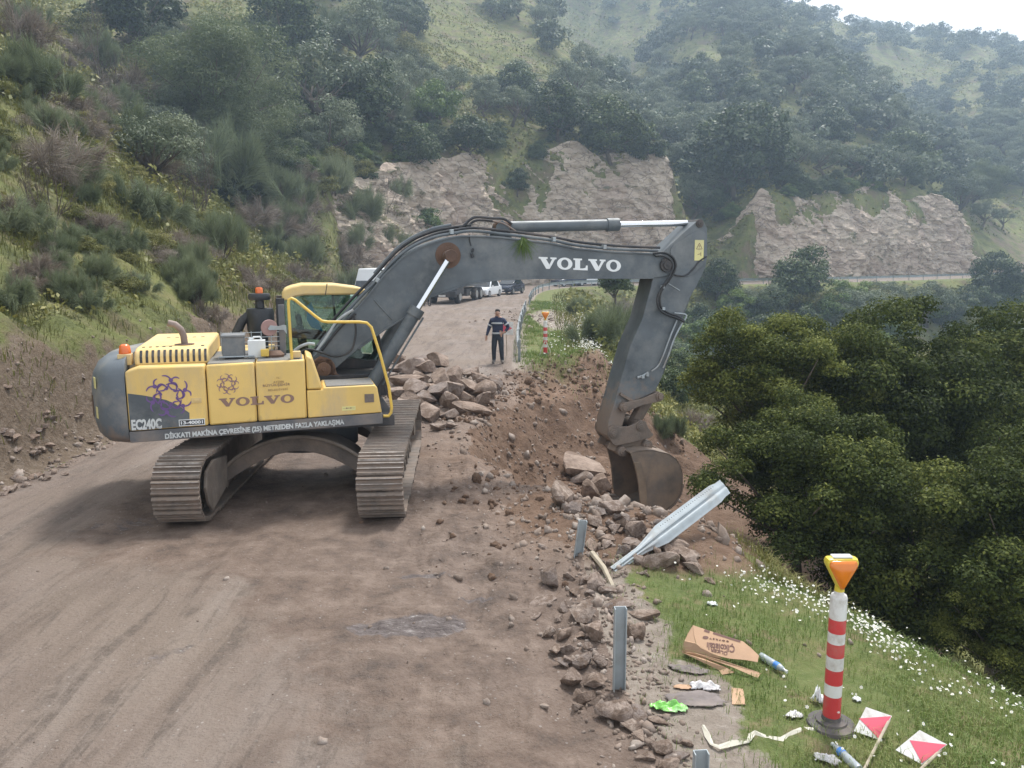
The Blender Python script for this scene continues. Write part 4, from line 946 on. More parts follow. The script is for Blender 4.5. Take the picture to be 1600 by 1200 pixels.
def hill_scrub():
    g = np.random.default_rng(23); n = 330000; r = 60+(g.random(n)**1.2)*380; a = g.uniform(-.62, .66, n); x, y = np.sin(a)*r, np.cos(a)*r
    u, aL = sdist(x, y, EDGE_L); rr, aR = sdist(x, y, EDGE_R); c = fbm(x*.16, y*.16, 95, 4)+.35*fbm(x*.9, y*.9, 96, 2)
    ok = ((u > 7.5) | (-rr > 3.5)) & (c > -.05) & (g.random(n) < .8); x, y, r, c = x[ok], y[ok], r[ok], c[ok]
    P = np.stack([x, y, terrain(x, y, False)+np.clip(c+.05, 0, .6)*2.2*g.random(len(x))], -1); N = rand_dirs(len(x), g)+np.array([0,-.4,.8]); N /= np.linalg.norm(N, axis=1)[:, None]
    V, Fc = leaf_quads(P, N, .10, .6, g); sz = np.repeat(np.clip(r/75, .9, 4), 4)[:, None]; P4 = np.repeat(P, 4, 0); V = P4+(V-P4)*sz
    t = np.clip(.42+.55*fbm(x*.1, y*.1, 97, 3)+g.normal(0, .17, len(x)), 0, 1)
    tag(link('hill_scrub', mesh_np('hill_scrub', V, Fc, LM['scrub'], {'tint': ('FACE', t)})), 'low scrub and grass tussocks covering the far hillsides', 'scrub', kind='stuff')
hill_scrub()
# ================================================================ the excavator
EXC = empty('excavator', (EX, EY, 0), HY, 'yellow and grey tracked excavator reaching over the collapsed road edge with its bucket', 'excavator')
def hp(pts, lat): return [hl(p[0], p[1], lat) for p in pts]
def text_on(s, parent, m, o, w_, h_, X=(1,0,0), Y=(0,0,1), name='lettering', bold=0.0, spacing=1.0, th=.002, font=None):
    """writing as real thin letters in the box of size w x h whose lower left corner is o, lying along X and Y"""
    cu = bpy.data.curves.new('t', 'FONT'); cu.body = s; cu.offset = bold; cu.space_character = spacing; cu.resolution_u = 3; cu.extrude = .001
    ob = bpy.data.objects.new('t', cu); COL.objects.link(ob); bpy.context.view_layer.update()
    me = bpy.data.meshes.new_from_object(ob.evaluated_get(bpy.context.evaluated_depsgraph_get())); bpy.data.objects.remove(ob)
    co = np.empty(len(me.vertices)*3, np.float32); me.vertices.foreach_get('co', co); co = co.reshape(-1, 3)
    mn, mxx = co.min(0), co.max(0); q = (co-mn)/(mxx-mn+1e-9); q[:,2] -= .5
    X = Vector(X).normalized(); Y = Vector(Y).normalized(); Z = X.cross(Y)
    W = np.outer(q[:,0]*w_, X)+np.outer(q[:,1]*h_, Y)+np.outer(q[:,2]*th*2, Z)+np.array(o)
    me.vertices.foreach_set('co', W.astype(np.float32).ravel()); me.materials.clear(); me.materials.append(m); me.update()
    return link(name, me, parent)
def plane_map(o, X, Y):
    o, X, Y = Vector(o), Vector(X).normalized(), Vector(Y).normalized(); Z = X.cross(Y)
    return lambda a, b, c=0: o+X*a+Y*b+Z*c
def slab_letters(b, pm, w_, h_, gap=.055, th=.0025):
    """wide slab-serif VOLVO: outlines in a 0..1 box per letter"""
    def poly(pts, x0, lw):
        P = [pm(x0+p[0]*lw, p[1]*h_, th) for p in pts]; n = len(P); v0 = len(b.v)
        b.add(P, [tuple(range(n))])
    def ring(x0, lw):
        n = 28; o = []; i_ = []
        for k in range(n):
            t = 2*math.pi*k/n; c, s_ = math.cos(t), math.sin(t)
            o.append(pm(x0+lw*(.5+.5*c), h_*(.5+.53*s_), th)); i_.append(pm(x0+lw*(.5+.235*c), h_*(.5+.36*s_), th))
        b.add(o+i_, [(k, (k+1) % n, n+(k+1) % n, n+k) for k in range(n)])
    Vp = [(-.02,1),(.50,1),(.50,.86),(.41,.84),(.60,.36),(.76,.84),(.66,.86),(.66,1),(1.02,1),(1.02,.86),(.93,.84),(.62,0),(.42,0),(.08,.84),(-.02,.86)]
    Lp = [(.0,1),(.60,1),(.60,.86),(.47,.84),(.47,.15),(.66,.15),(.84,.22),(.88,.42),(1.0,.42),(1.0,0),(.0,0),(.0,.14),(.12,.16),(.12,.84),(.0,.86)]
    ws = [1.05, .95, .90, 1.05, .95]; tot = sum(ws)+4*gap; k = w_/tot; x = 0
    for L, lw in zip('VOLVO', ws):
        if L == 'O': ring(x*k, lw*k)
        else: poly(Vp if L == 'V' else Lp, x*k, lw*k)
        x += lw+gap
    return b
def ribbon(b, pm, pts, wd, z=.003):
    P = [Vector((p[0], p[1], 0)) for p in pts]; L = []
    for i, p in enumerate(P):
        t = (P[min(i+1, len(P)-1)]-P[max(i-1, 0)]).normalized(); n = Vector((-t.y, t.x, 0)); ww = wd*(.35+.65*math.sin(math.pi*(i+.5)/len(P)))
        L += [pm(*(p+n*ww/2).xy, z), pm(*(p-n*ww/2).xy, z)]
    b.add(L, [(2*i, 2*i+1, 2*i+3, 2*i+2) for i in range(len(P)-1)])
def emblem(parent, pm, rad, m):
    """ring of six swirling dancing figures"""
    b = MB()
    for k in range(6):
        a0 = k*math.pi/3+.35
        def rot(r_, a): return (rad*r_*math.cos(a0+a), rad*r_*math.sin(a0+a))
        hx, hy = rot(.80, 0); n = 12
        b.add([pm(hx+rad*.105*math.cos(2*math.pi*i/n), hy+rad*.105*math.sin(2*math.pi*i/n), .004) for i in range(n)], [tuple(range(n))])
        for (ra, aa, rb, ab, bul, wd) in [(.70,-.10,1.05,.42,.10,.05),(.72,.05,1.0,-.38,.12,.05),(.66,0,.40,-.75,.16,.065),(.66,.08,.36,.55,-.12,.065),(.62,-.6,.58,.35,.05,.05),(.44,-.6,.50,.12,-.10,.05)]:
            pts = []
            for i in range(9):
                t = i/8; r_ = ra+(rb-ra)*t+bul*math.sin(math.pi*t); a = aa+(ab-aa)*t; pts.append(rot(r_, a))
            ribbon(b, pm, pts, rad*wd*1.5)
    b.build('emblem', m, parent, smooth=0)
# ---- house: near side panels (seen side), traced as real length and height on the machine's right flank
SV = -1.37
def yz(l): return 1.225+.021*(l+2.36)               # top of the grey skirt
zt = 2.065
body = MB(); body.box((-.55, 0, 1.16), (3.4, 2.56, .16)); body.box((-1.15, .02, 1.6), (2.1, 1.6, .8))
body.box((.55, -.05, 1.45), (1.0, .75, .55))
body = body.build('house_frame', M['dark'], EXC, bevel=.01)
def panel(name, pts, m=M['yellow'], v1=-.62, bevel=.028):
    b = MB(); b.prism([tuple(p) for p in pts], SV, v1); return b.build(name, m, EXC, bevel=bevel)
rear = panel('rear_door', [(-2.352, yz(-2.35)), (-1.368, yz(-1.37)), (-1.372, zt+.005), (-2.20, zt+.01), (-2.352, zt-.045)])
mid = panel('middle_door', [(-1.356, yz(-1.356)), (-.738, yz(-.738)), (-.738, zt+.02), (-1.356, zt+.005)])
tank = panel('tank_cover', [(-.726, yz(-.726)), (-.075, yz(-.075)), (-.072, zt+.03), (-.726, zt+.02)])
slope_c = panel('slope_cover', [(-.063, 1.672), (.146, 1.672), (.142, 1.71), (.028, 2.11), (-.058, 2.155)])
box_f = panel('storage_box', [(-.063, yz(-.06)), (.962, yz(.96)), (.905, 1.655), (.868, 1.697), (.165, 1.692), (.150, 1.662), (-.063, 1.662)])
b = MB(); b.box((.53, -1.03, 1.702), (.66, .60, .012)); b.build('step_plate', M['antislip'], box_f)
skirt = MB(); skirt.prism([(-2.352, 1.072), (.966, 1.135), (.966, yz(.96)-.008), (-2.352, yz(-2.35)-.008)], SV-.004, -1.15)
skirt = skirt.build('side_skirt', M['strip'], EXC, bevel=.006)
# dark swoosh on the rear door
sw = hp([(196.5,615),(222,617.5),(247,622),(260,625),(272,630),(284,637),(296,645),(296.5,665.5),(202,674)], SV)
sw = [(l, max(z, yz(l)+.012)) for l, z in sw]; sw[0] = (-2.335, sw[0][1]); sw[-1] = (-2.335, yz(-2.33)+.012)
b = MB(); b.sheet([(l, SV-.0015, z) for l, z in sw], (0,-1,0), .002); b.build('dark_stripe', M['grey'], rear, smooth=0)
b = MB(); b.box((-1.50, SV-.004, 1.60), (.13, .012, .07)); b.box((-1.50, SV-.010, 1.60), (.06, .012, .035)); b.build('latch', M['yellow_dust'], rear, bevel=.004)
def side_pm(px, py): l, z = hl(px, py, SV); return plane_map((l, SV-.002, z), (1,0,.019), (0,0,1))
emblem(rear, plane_map((*[hl(264,619,SV)[0]], SV-.003, hl(264,619,SV)[1]), (1,0,0), (0,0,1)), .27, M['purple'])
emblem(mid, plane_map((hl(356,600,SV)[0], SV-.003, hl(356,600,SV)[1]), (1,0,0), (0,0,1)), .135, M['purple2'])
text_on('EC240C', rear, M['letter_old'], (hl(206,672,SV)[0], SV-.006, hl(206,672,SV)[1]-.005), .37, .145, bold=.045, name='model_lettering')
text_on('L', rear, M['letter_old'], (hl(246,669,SV)[0], SV-.006, hl(250,669,SV)[1]), .045, .065, bold=.012, name='model_lettering')
l0, z0 = hl(280,666,SV); l1, z1 = hl(320,654,SV)
b = MB(); b.box(((l0+l1)/2, SV-.006, (z0+z1)/2+.002), (l1-l0, .006, .088)); b.cur = 1; b.box(((l0+l1)/2, SV-.0075, (z0+z1)/2+.002), (l1-l0-.02, .006, .068)); b.build('number_plate', [M['letter_w'], M['dark']], rear, smooth=0)
text_on('13-40001', rear, M['letter_w'], (l0+.025, SV-.0125, (z0+z1)/2-.020), l1-l0-.05, .046, bold=.04, name='plate_lettering')
l0, z0 = hl(343,636,SV); l1, z1 = hl(460,628.5,SV)
slab_letters(MB(), plane_map((l0, SV-.002, z0), (l1-l0, 0, z1-z0), (0,0,1)), l1-l0, .115).build('side_lettering', M['brown'], mid, smooth=0)
for s_, px, py, w_, h_, m in [('T.C.',432,592,.045,.028,'faint'),('AYDIN',427,599,.14,.034,'faint'),('BÜYÜKŞEHİR',411,605.5,.355,.052,'brown'),('BELEDİYESİ',419,611,.26,.034,'faint')]:
    l, z = hl(px, py, SV); text_on(s_, tank, M[m], (l, SV-.004, z), w_, h_, X=(1,0,.019), bold=.0, spacing=1.1, name='owner_lettering')
l0, z0 = hl(258,685,SV-.004); l1, z1 = hl(538,662,SV-.004)
text_on('DİKKAT! MAKİNA ÇEVRESİNE (25) METREDEN FAZLA YAKLAŞMA', skirt, M['letter_old'], (l0, SV-.010, z0-.028), math.hypot(l1-l0, z1-z0), .115, X=(l1-l0, 0, z1-z0), bold=.045, name='warning_lettering')
l, z = hl(577,622,SV); b = MB(); b.box((l, SV-.006, z), (.13, .008, .12)); [b.box((l+math.cos(k*math.pi/4)*.045, SV-.012, z+math.sin(k*math.pi/4)*.045), (.012,.006,.012)) for k in range(8)]; b.build('speaker_grille', M['steel'], box_f)
l, z = hl(545,638,SV); b = MB(); b.box((l, SV-.003, z), (.19, .003, .06)); b.cur = 1; [b.box((l+dx, SV-.0055, z+.004), (ww, .002, hh)) for dx, ww, hh in ((-.03,.018,.018),(-.01,.014,.012),(.025,.026,.014),(0,.16,.003))]; b.build('small_label', [M['sticker'], M['brown']], box_f, smooth=0)
# far flank and the deck
b = MB(); b.prism([(-2.35, 1.25), (-.5, 1.27), (-.5, 2.05), (-2.35, 2.03)], .62, 1.36); b.build('left_panel', M['yellow'], EXC, bevel=.03)
b = MB(); b.box((-1.04, -.93, 2.078), (.60, .80, .014)); b.box((-.40, -.93, 2.088), (.60, .80, .014)); b.box((-1.0, -.2, 2.03), (1.3, 1.5, .02)); b.build('deck_plate', M['antislip'], EXC)
# engine hood with louvres
b = MB(); z0 = 2.055
b.prism([(-1.13, z0), (-1.12, z0+.13), (-1.06, z0+.205), (-.95, z0+.235), (.82, z0+.26), (.95, z0+.18), (.97, z0)], -2.27, -1.34, ax='x')
hood = b.build('engine_hood', M['yellow_dust'], EXC, bevel=.035)
b = MB()
for k in range(12):
    b = MB(); l = -2.20+k*.0735; b.prism([(-1.1325, z0+.045), (-1.1255, z0+.127), (-1.068, z0+.207), (-1.055, z0+.194), (-1.10, z0+.045)], l, l+.031, ax='x'); b.build('louvre', M['dark'], hood, smooth=0)
b = MB()
for k in range(5): b.box((-2.17+k*.085, -.93, z0+.2365), (.035, .05, .008)); b.box((-2.0+k*.12, .2, z0+.252), (.05, .03, .008))
b.box((-1.42, -.93, z0+.2365), (.04, .06, .008))
b.build('hood_holes', M['dark'], hood, smooth=0)
b = MB(); b.lathe([(.13, 0), (.13, .004), (.06, .006)], 20, (hl(289,548,-.75)[0], -.75, z0+.243)); b.build('exhaust_opening', M['rust'], hood)
e0 = hl(289.5,546,-.75); b = MB(); b.tube([(e0[0], -.75, z0+.2), (e0[0]-.01, -.75, z0+.36), (e0[0]-.04, -.75, z0+.45), (e0[0]-.11, -.75, z0+.52), (e0[0]-.2, -.75, z0+.545)], .045, 14); b.build('exhaust_pipe', M['exhaust'], EXC)
l, z = hl(196,560,-1.0); b = MB(); b.box((l, -1.0, z-.01), (.17, .17, .15)); bb = b.build('beacon_box', M['yellow_dust'], EXC, bevel=.01)
b = MB(); b.lathe([(.075,0),(.078,.02),(.065,.10),(.04,.125),(.0,.13)], 20, (l, -1.0, z+.066)); b.build('beacon', M['orange'], bb)
# counterweight
def cw_loop(ins, z, n=40):
    pts = []; Rr_ = 2.985-ins; hw = 1.35-ins*.6; rc = .20
    for k in range(n+1):
        v = -hw+2*hw*k/n; q = abs(v)-(hw-rc); l = -math.sqrt(max(.01, Rr_**2-v*v))
        if q > 0: l += rc-math.sqrt(max(0, rc*rc-q*q))
        pts.append((min(l, -2.38), v, z))
    return pts+[(-2.365, hw, z), (-2.365, -hw, z)]
b = MB(); b.loft([cw_loop(.24, 1.045), cw_loop(.12, 1.07), cw_loop(.04, 1.16), cw_loop(.0, 1.35), cw_loop(.0, 1.75), cw_loop(.03, 1.93), cw_loop(.10, 2.06), cw_loop(.22, 2.15), cw_loop(.42, 2.19)])
cw = b.build('counterweight', M['cwgrey'], EXC, bevel=0, smooth=50)
b = MB()
for z, c_ in ((1.86, 0), (1.46, 0)):
    v = -1.13; l = -math.sqrt(2.985**2-v*v); b.box((l-.003, v, z), (.006, .10, .15), (0, 0, math.atan2(v, l)+math.pi))
b.build('reflector', M['sticker'], cw)
b = MB(); [b.box((-math.sqrt(2.985**2-v*v)-.004, v, 1.5), (.006, .16, .3), (0,0,math.atan2(v, -2.7)+math.pi)) for v in (-.8, -.5)]; b.build('rust_patch', M['rust'], cw)
# grey toolbox, jerrycan shelf frame, air cleaner, mirror, posts
l0, z0_ = hl(349,553,-.75); l1, z1_ = hl(381,521,-.75)
b = MB(); b.box(((l0+l1)/2, -.75, (z0_+z1_)/2-.03), (l1-l0, .34, z1_-z0_+.02)); b.box(((l0+l1)/2, -.75, z1_-.02), (l1-l0+.03, .37, .035)); tbx = b.build('toolbox', M['cwgrey'], EXC, bevel=.01)
b = MB()
for k in range(7): b.tube([(-1.22+k*.14, -.35, 2.09), (-1.22+k*.14, -.35, 2.42)], .006, 5)
for k in range(5): b.tube([(-1.22, -.35, 2.12+k*.07), (-.38, -.35, 2.12+k*.07)], .005, 5)
b.tube([(-1.22,-.95,2.09),(-1.22,-.95,2.12),(-.75,-.95,2.12)], .012, 6)
b.build('wire_guard', M['zinc'], EXC)
al, _ = hl(407,500,.1); b = MB()
zA = hl(407,515,.1)[1]; zB = hl(407,481,.1)[1]; zc = hl(407,469,.1)[1]; zd = hl(407,458.5,.1)[1]
b.lathe([(.17, zA-.1), (.20, zA), (.205, zB-.06), (.19, zB-.01), (.07, zB), (.065, zc), (.15, zc+.005), (.165, zc+.03), (.165, zd-.03), (.15, zd), (0, zd+.005)], 28, (al, .1, 0))
b.tube([(al, .1, 2.0), (al, .1, zA)], .1, 12)
ac = b.build('air_cleaner', M['black'], EXC)
b = MB(); b.tube([(al-.15, .1, zB-.1), (al-.27, .1, zB-.2), (al-.36, .1, zB-.38), (al-.42, .1, 2.05)], .07, 12); b.build('intake_duct', M['rubber'], ac)
b = MB(); b.lathe([(.055,0),(.055,.07),(.045,.085),(0,.09)], 16, (al+.0, .1, zd+.005)); b.build('beacon', M['orange'], ac)
ml, mz = hl(420,512,-.9); b = MB(); b.tube([(ml, -.90, mz), (ml+.01, -.93, mz)], .115, 26); mir = b.build('mirror', M['rust'], EXC, bevel=.006)
mir.data.materials[0] = mat('dusty_pink_mirror_back', (.36,.22,.20), .6, var=.15, dirt=(.42,.33,.3), dirt_amt=.4, bmp=0)
b = MB(); b.prism([(ml-.01, mz-.005), (ml+.02, mz+.035), (ml+.14, mz+.02), (ml+.20, mz+.04), (ml+.235, mz+.03), (ml+.24, mz-.09), (ml+.20, mz-.03), (ml+.12, mz-.03), (ml, mz-.03)], -.955, -.94); b.build('mirror_arm', M['zinc'], mir)
# small yellow block and grubby bits on the deck
b = MB(); l, z = hl(414,551,-.95); b.box((l, -.95, z), (.11, .12, .10)); b.build('filler_neck', M['rail_yellow'], EXC, bevel=.008)
b = MB(); l, z = hl(430,555,-.9); b.lathe([(.12, 0), (.13, .05), (.08, .1), (0, .11)], 12, (l, -.9, 2.08)); b.build('dark_cap', M['rust'], EXC)
# ---- cab on the far side
CN, CF = .36, 1.34
rf = hp([(440,471),(440.5,460),(444,452.5),(455,448),(472,444.2),(523,444.2),(560,449),(574,453)], CN)
low = hp([(574,460),(560,460.5),(475,461.5),(461,464),(452,470)], CN)
b = MB(); b.prism([tuple(p) for p in rf+low], CN, CF); roof = b.build('cab_roof', M['yellow_dust'], EXC, bevel=.03)
b = MB(); lx = hl(508,452,CN)[0]; b.prism([(lx-.006, 2.9), (lx+.006, 2.9), (lx+.04, 3.08), (lx+.028, 3.08)], CN-.003, CN+.02); b.build('roof_seam', M['dark'], roof, smooth=0)
cl, cr_ = -.43, 1.10
b = MB()
for v in (CN+.03, CF-.03):
    b.prism([(-.455, 1.3), (-.325, 1.3), (-.325, 2.0), (-.31, 2.86), (-.44, 2.86)], v-.04, v+.04)
    b.prism([(1.20, 1.3), (1.26, 1.3), (1.16, 2.2), (.92, 2.9), (.86, 2.9), (1.10, 2.2)], v-.035, v+.035)
    b.prism([(-.44, 1.25), (1.25, 1.25), (1.25, 1.80), (.3, 1.92), (-.44, 1.95)], v-.03, v+.03)
b.box((-.42, (CN+CF)/2, 1.6), (.06, .95, .75)); b.box((.4, (CN+CF)/2, 1.28), (1.65, .95, .08))
b.prism([(.52, 1.9), (.56, 1.9), (.50, 2.9), (.46, 2.9)], CF-.05, CF-.01)
cab = b.build('cab_frame', M['dark'], EXC, bevel=.008)
def cabglass(name, pts, nrm):
    g = MB(); g.sheet(pts, nrm, .006); return g.build(name, M['glass'], cab, smooth=0)
cabglass('side_window', [(-.32, CN+.01, 1.95), (.3, CN+.01, 1.92), (1.12, CN+.01, 1.84), (1.13, CN+.01, 2.2), (.88, CN+.01, 2.88), (-.31, CN+.01, 2.87)], (0,-1,0))
cabglass('door_window', [(-.32, CF-.01, 1.95), (.3, CF-.01, 1.92), (1.12, CF-.01, 1.84), (1.13, CF-.01, 2.2), (.88, CF-.01, 2.88), (-.31, CF-.01, 2.87)], (0,1,0))
cabglass('windscreen', [(1.17, CN+.07, 1.8), (1.17, CF-.07, 1.8), (1.13, CF-.07, 2.2), (.90, CF-.07, 2.88), (.90, CN+.07, 2.88), (1.13, CN+.07, 2.2)], (1,0,0))
b = MB(); vm = .88
b.box((.18, vm, 1.72), (.50, .50, .16)); b.box((-.05, vm, 2.08), (.14, .48, .62), (0, R(-10), 0)); b.box((-.10, vm, 2.48), (.10, .26, .18), (0, R(-10), 0))
b.build('operator_seat', M['dark'], cab, bevel=.04)
b = MB(); lb, zb_ = hl(491,497,.62)
b.loft([[(lb-.10+a*.5, .60, zb_+.20), (lb-.04+a*.5, .60, zb_+.26), (lb-.04+a*.5, .66, zb_+.26), (lb-.10+a*.5, .66, zb_+.20)] for a in (0,)]+[[(lb-.12, .56, zb_-.02), (lb+.06, .57, zb_-.04), (lb+.06, .70, zb_-.04), (lb-.12, .70, zb_-.02)], [(lb-.06, .56, zb_-.14), (lb+.13, .57, zb_-.22), (lb+.13, .68, zb_-.22), (lb-.06, .68, zb_-.14)]])
b.build('blue_towel', M['cloth_blue'], cab, bevel=.015)
b = MB(); l, z = hl(480,522,.7); b.box((l, .72, z), (.62, .3, .14), (0, R(6), 0)); b.build('maroon_cover', M['maroon'], cab, bevel=.03)
b = MB(); b.box((.72, .75, 1.75), (.30, .5, .42)); b.box((.80, .62, 2.05), (.12, .2, .16)); b.tube([(.45, .55, 1.8), (.47, .55, 2.1)], .02, 8); b.tube([(.45, 1.15, 1.8), (.47, 1.15, 2.1)], .02, 8); b.build('control_console', M['black'], cab, bevel=.015)
# yellow handrail and black post on the right
hr = [(456,562),(450.5,475),(451,468.5),(455,466),(461,468.5),(495,496),(503,501.5),(512,503),(562,503),(573,504.5),(580,511),(594,554),(607.5,604),(612,636),(611,645),(607,650),(599,650)]
b = MB(); b.tube([(hl(p[0], p[1], -1.28)[0], -1.28, hl(p[0], p[1], -1.28)[1]) for p in hr], .021, 10); b.build('handrail', M['rail_yellow'], EXC)
b = MB(); l, z = hl(456,556,-1.2); b.box((l+.05, -1.2, z+.02), (.14, .10, .09)); b.build('handrail_foot', M['yellow_dust'], EXC, bevel=.008)
b = MB(); l, _ = hl(441,520,-.75); b.box((l, -.75, 2.10+(hl(441,476,-.75)[1]-2.10)/2), (.085, .05, hl(441,476,-.75)[1]-2.10)); b.build('guard_post', M['strip'], EXC, bevel=.006)
# ---- boom
BV = .30
bt = [(490,558),(500,546),(520,524),(552,488),(576,461),(600,430),(630,401),(655,387),(680,378),(700,372),(720,369),(750,369),(780,371),(860,380),(900,388.5),(960,394),(1030,397),(1043,399),(1053,406),(1057,414)]
bb_ = [(1053,424),(1040,432),(1020,434.5),(930,434.5),(840,435),(780,437),(740,442),(700,454),(672,464),(631,497),(600,515.6),(560,545),(524,576),(518,590),(506,597),(494,592),(487,577)]
bo = hp(bt+bb_, -BV)
b = MB(); b.prism(bo, -BV, BV); boom = b.build('boom', M['grey'], EXC, bevel=.008, smooth=25)
def offs(pts, d):
    out = []
    for i, p in enumerate(pts):
        a, c = Vector(pts[max(i-1,0)]), Vector(pts[min(i+1, len(pts)-1)]); t = (c-a).normalized(); out.append((p[0]-t.y*d, p[1]+t.x*d))
    return out
tp = hp(bt[2:17], -BV); bp = hp(bb_[2:12], -BV)
b = MB(); t1 = offs(tp, .014); t0 = offs(tp, -.012); b.prism(t1+t0[::-1], -BV-.028, BV+.028)
b1 = offs(bp, .012); b0 = offs(bp, -.012); b.prism(b1+b0[::-1], -BV-.025, BV+.025); b.build('flange_plates', M['grey'], boom, bevel=.003)
b = MB(); q = [hl(*p, -BV) for p in ((584,468),(612,499))]; b.tube([(q[0][0], -BV-.004, q[0][1]), (q[1][0], -BV-.004, q[1][1])], .012, 6); b.build('weld_seam', M['grey'], boom)
def boss(parent, px, py, r_, v0, v1, m=M['rust'], name='pin_boss', inner=True):
    l, z = hl(px, py, v0); g = MB(); g.cyl((l, v0, z), (l, v1, z), r_, 28); 
    if inner: g.cyl((l, v0-.02, z), (l, v1, z), r_*.62, 20); g.cyl((l, v0-.03, z), (l, v1, z), r_*.2, 8)
    return g.build(name, m, parent, bevel=.006)
boss(boom, 506, 577, .175, -BV-.10, BV+.10); boss(boom, 1043, 414, .12, -BV-.05, BV+.05, M['dark']); boss(boom, 703, 401, .10, -BV-.17, BV+.17, M['rust'])
b = MB(); l, z = hl(700,399,-BV); b.cyl((l, -BV-.012, z), (l, -BV, z), .20, 28); b.build('wear_ring', M['rust'], boom, bevel=.003)
l0, z0 = hl(841,421,-BV); l1, z1 = hl(969,425,-BV)
l0, z0 = hl(842,419.5,-BV); l1, z1 = hl(970,424.5,-BV)
slab_letters(MB(), plane_map((l0, -BV-.002, z0), (l1-l0, 0, z1-z0), (0,0,1)), l1-l0, .185).build('boom_lettering', M['letter_w'], boom, smooth=0)
# foot bracket of the boom
brk = hp([(484,600),(486,566),(500,556),(518,562),(527,584),(540,590),(540,602)], -BV-.07)
for v in (-BV-.10, BV+.05): b = MB(); b.prism(brk, v, v+.05); b.build('boom_bracket', M['rust'], EXC, bevel=.008)
# pipes and hoses along the top of the boom
def pipe(pts, r_, v, parent=boom, m=M['rubber'], name='hose', n=7, va=None):
    g = MB(); P = [(*[hl(p[0], p[1], v)[0]], v if va is None else va[i], hl(p[0], p[1], v)[1]) for i, p in enumerate(pts)]
    C3 = [Vector(p) for p in P]; out = []
    Q = [C3[0]*2-C3[1]]+C3+[C3[-1]*2-C3[-2]]
    for i in range(1, len(Q)-2):
        for k in range(5):
            t = k/5; out.append(.5*((2*Q[i])+(-Q[i-1]+Q[i+1])*t+(2*Q[i-1]-5*Q[i]+4*Q[i+1]-Q[i+2])*t*t+(-Q[i-1]+3*Q[i]-3*Q[i+1]+Q[i+2])*t**3))
    out.append(C3[-1]); g.tube(out, r_, n); return g.build(name, m, parent)
topl = [(497,540),(520,512),(550,478),(586,441),(606,418),(626,398),(650,382),(680,370),(706,365),(738,361),(790,366),(860,375),(900,383),(960,389),(1028,392)]
pipe(topl, .024, -BV+.04, m=M['grey'], name='pipe'); pipe([(p[0]+3, p[1]-5) for p in topl], .022, -BV+.10, m=M['dark'], name='pipe'); pipe([(p[0]-2, p[1]-9) for p in topl[1:10]], .024, -BV+.20, m=M['rubber'])
pipe([(p[0]-1, p[1]-13) for p in topl[3:9]], .03, -.02, m=M['grey'], name='pipe')
pipe([(708,364),(724,353),(735,343),(745,339),(770,341),(787,342),(800,350)], .022, -.12, m=M['dark']); pipe([(712,366),(728,356),(740,346),(752,344),(775,346),(785,348)], .02, -.05, m=M['dark'])
pipe([(770,345),(786,349),(800,357),(812,366),(826,376)], .012, -.2, m=M['exhaust'])
pipe([(460,548),(470,541),(482,537),(492,538)], .022, -.62, m=M['zinc'], name='pipe', parent=EXC)
pipe([(462,556),(480,546),(500,550),(525,557),(548,548),(556,520),(553,492)], .017, -.42, name='hose')
pipe([(495,548),(512,524),(524,505),(536,494),(552,484)], .02, -.40, m=M['zinc'], name='hose'); pipe([(500,552),(520,525),(535,508),(556,490)], .02, -.34); pipe([(490,548),(505,528),(520,510),(540,490),(560,468)], .018, -.25, m=M['dark'])
for (px, py) in ((590,438),(706,362),(866,374),(945,386)):
    b = MB(); l, z = hl(px, py, -BV); b.box((l, -BV+.08, z), (.05, .2, .07), (0, R(30) if px < 600 else 0, 0)); b.build('hose_clamp', M['zinc'], boom, bevel=.004)
# dangling twigs and a rag caught on the boom
pipe([(733,366),(734,376),(736,384)], .008, -BV-.02, m=M['rubber'])
b = MB(); l, z = hl(739,397,-BV-.03); b.box((l, -BV-.02, z+.06), (.035, .03, .06), (0, .2, 0)); b.box((l-.01, -BV-.02, z-.02), (.045, .03, .07), (0, -.3, 0)); b.build('work_lamp', M['black'], boom, bevel=.005)
g = np.random.default_rng(3); l, z = hl(817,372,-BV-.03); n = 150; P = np.array([l, -BV-.02, z])+g.normal(0, .01, (n, 3)); D = np.stack([g.normal(0, .13, n), -np.abs(g.normal(0, .04, n)), -np.abs(g.normal(.22, .08, n))], -1)
S = np.stack([np.full(n, .003), 0*P[:,0], 0*P[:,0]], -1); Vv = np.stack([P-S, P+S, P+D+S*.5, P+D-S*.5], 1).reshape(-1, 3)
link('caught_grass', mesh_np('caught_grass', Vv, np.arange(4*n).reshape(-1, 4), LM['bright'], {'tint': ('FACE', g.random(n)*.4+.5)}), boom)
# boom cylinders
for v in (-.47, .47):
    A = Vector((2.17, v, 3.50)); B_ = Vector((.86, v, 1.50)); d = (A-B_).normalized(); Lc = (A-B_).length
    g = MB(); g.cyl(B_, B_+d*(Lc*.60), .098, 24); g.cyl(B_+d*(Lc*.545), B_+d*(Lc*.605), .118, 24)
    g.cyl(B_+Vector((0,-.09,0)), B_+Vector((0,.09,0)), .11, 20); g.tube([B_+d*.15+Vector((.13,-.03,-.07)), B_+d*(Lc*.57)+Vector((.12,-.03,-.07))], .016, 8)
    cy = g.build('boom_cylinder', M['grey'], EXC, bevel=.006)
    g = MB(); g.cyl(B_+d*(Lc*.6), A-d*.06, .045, 20); g.build('piston_rod', M['chrome'], cy)
    g = MB(); g.cyl(A+Vector((0,-.07,0)), A+Vector((0,.07,0)), .095, 20); g.build('rod_eye', M['rust'], cy, bevel=.006)
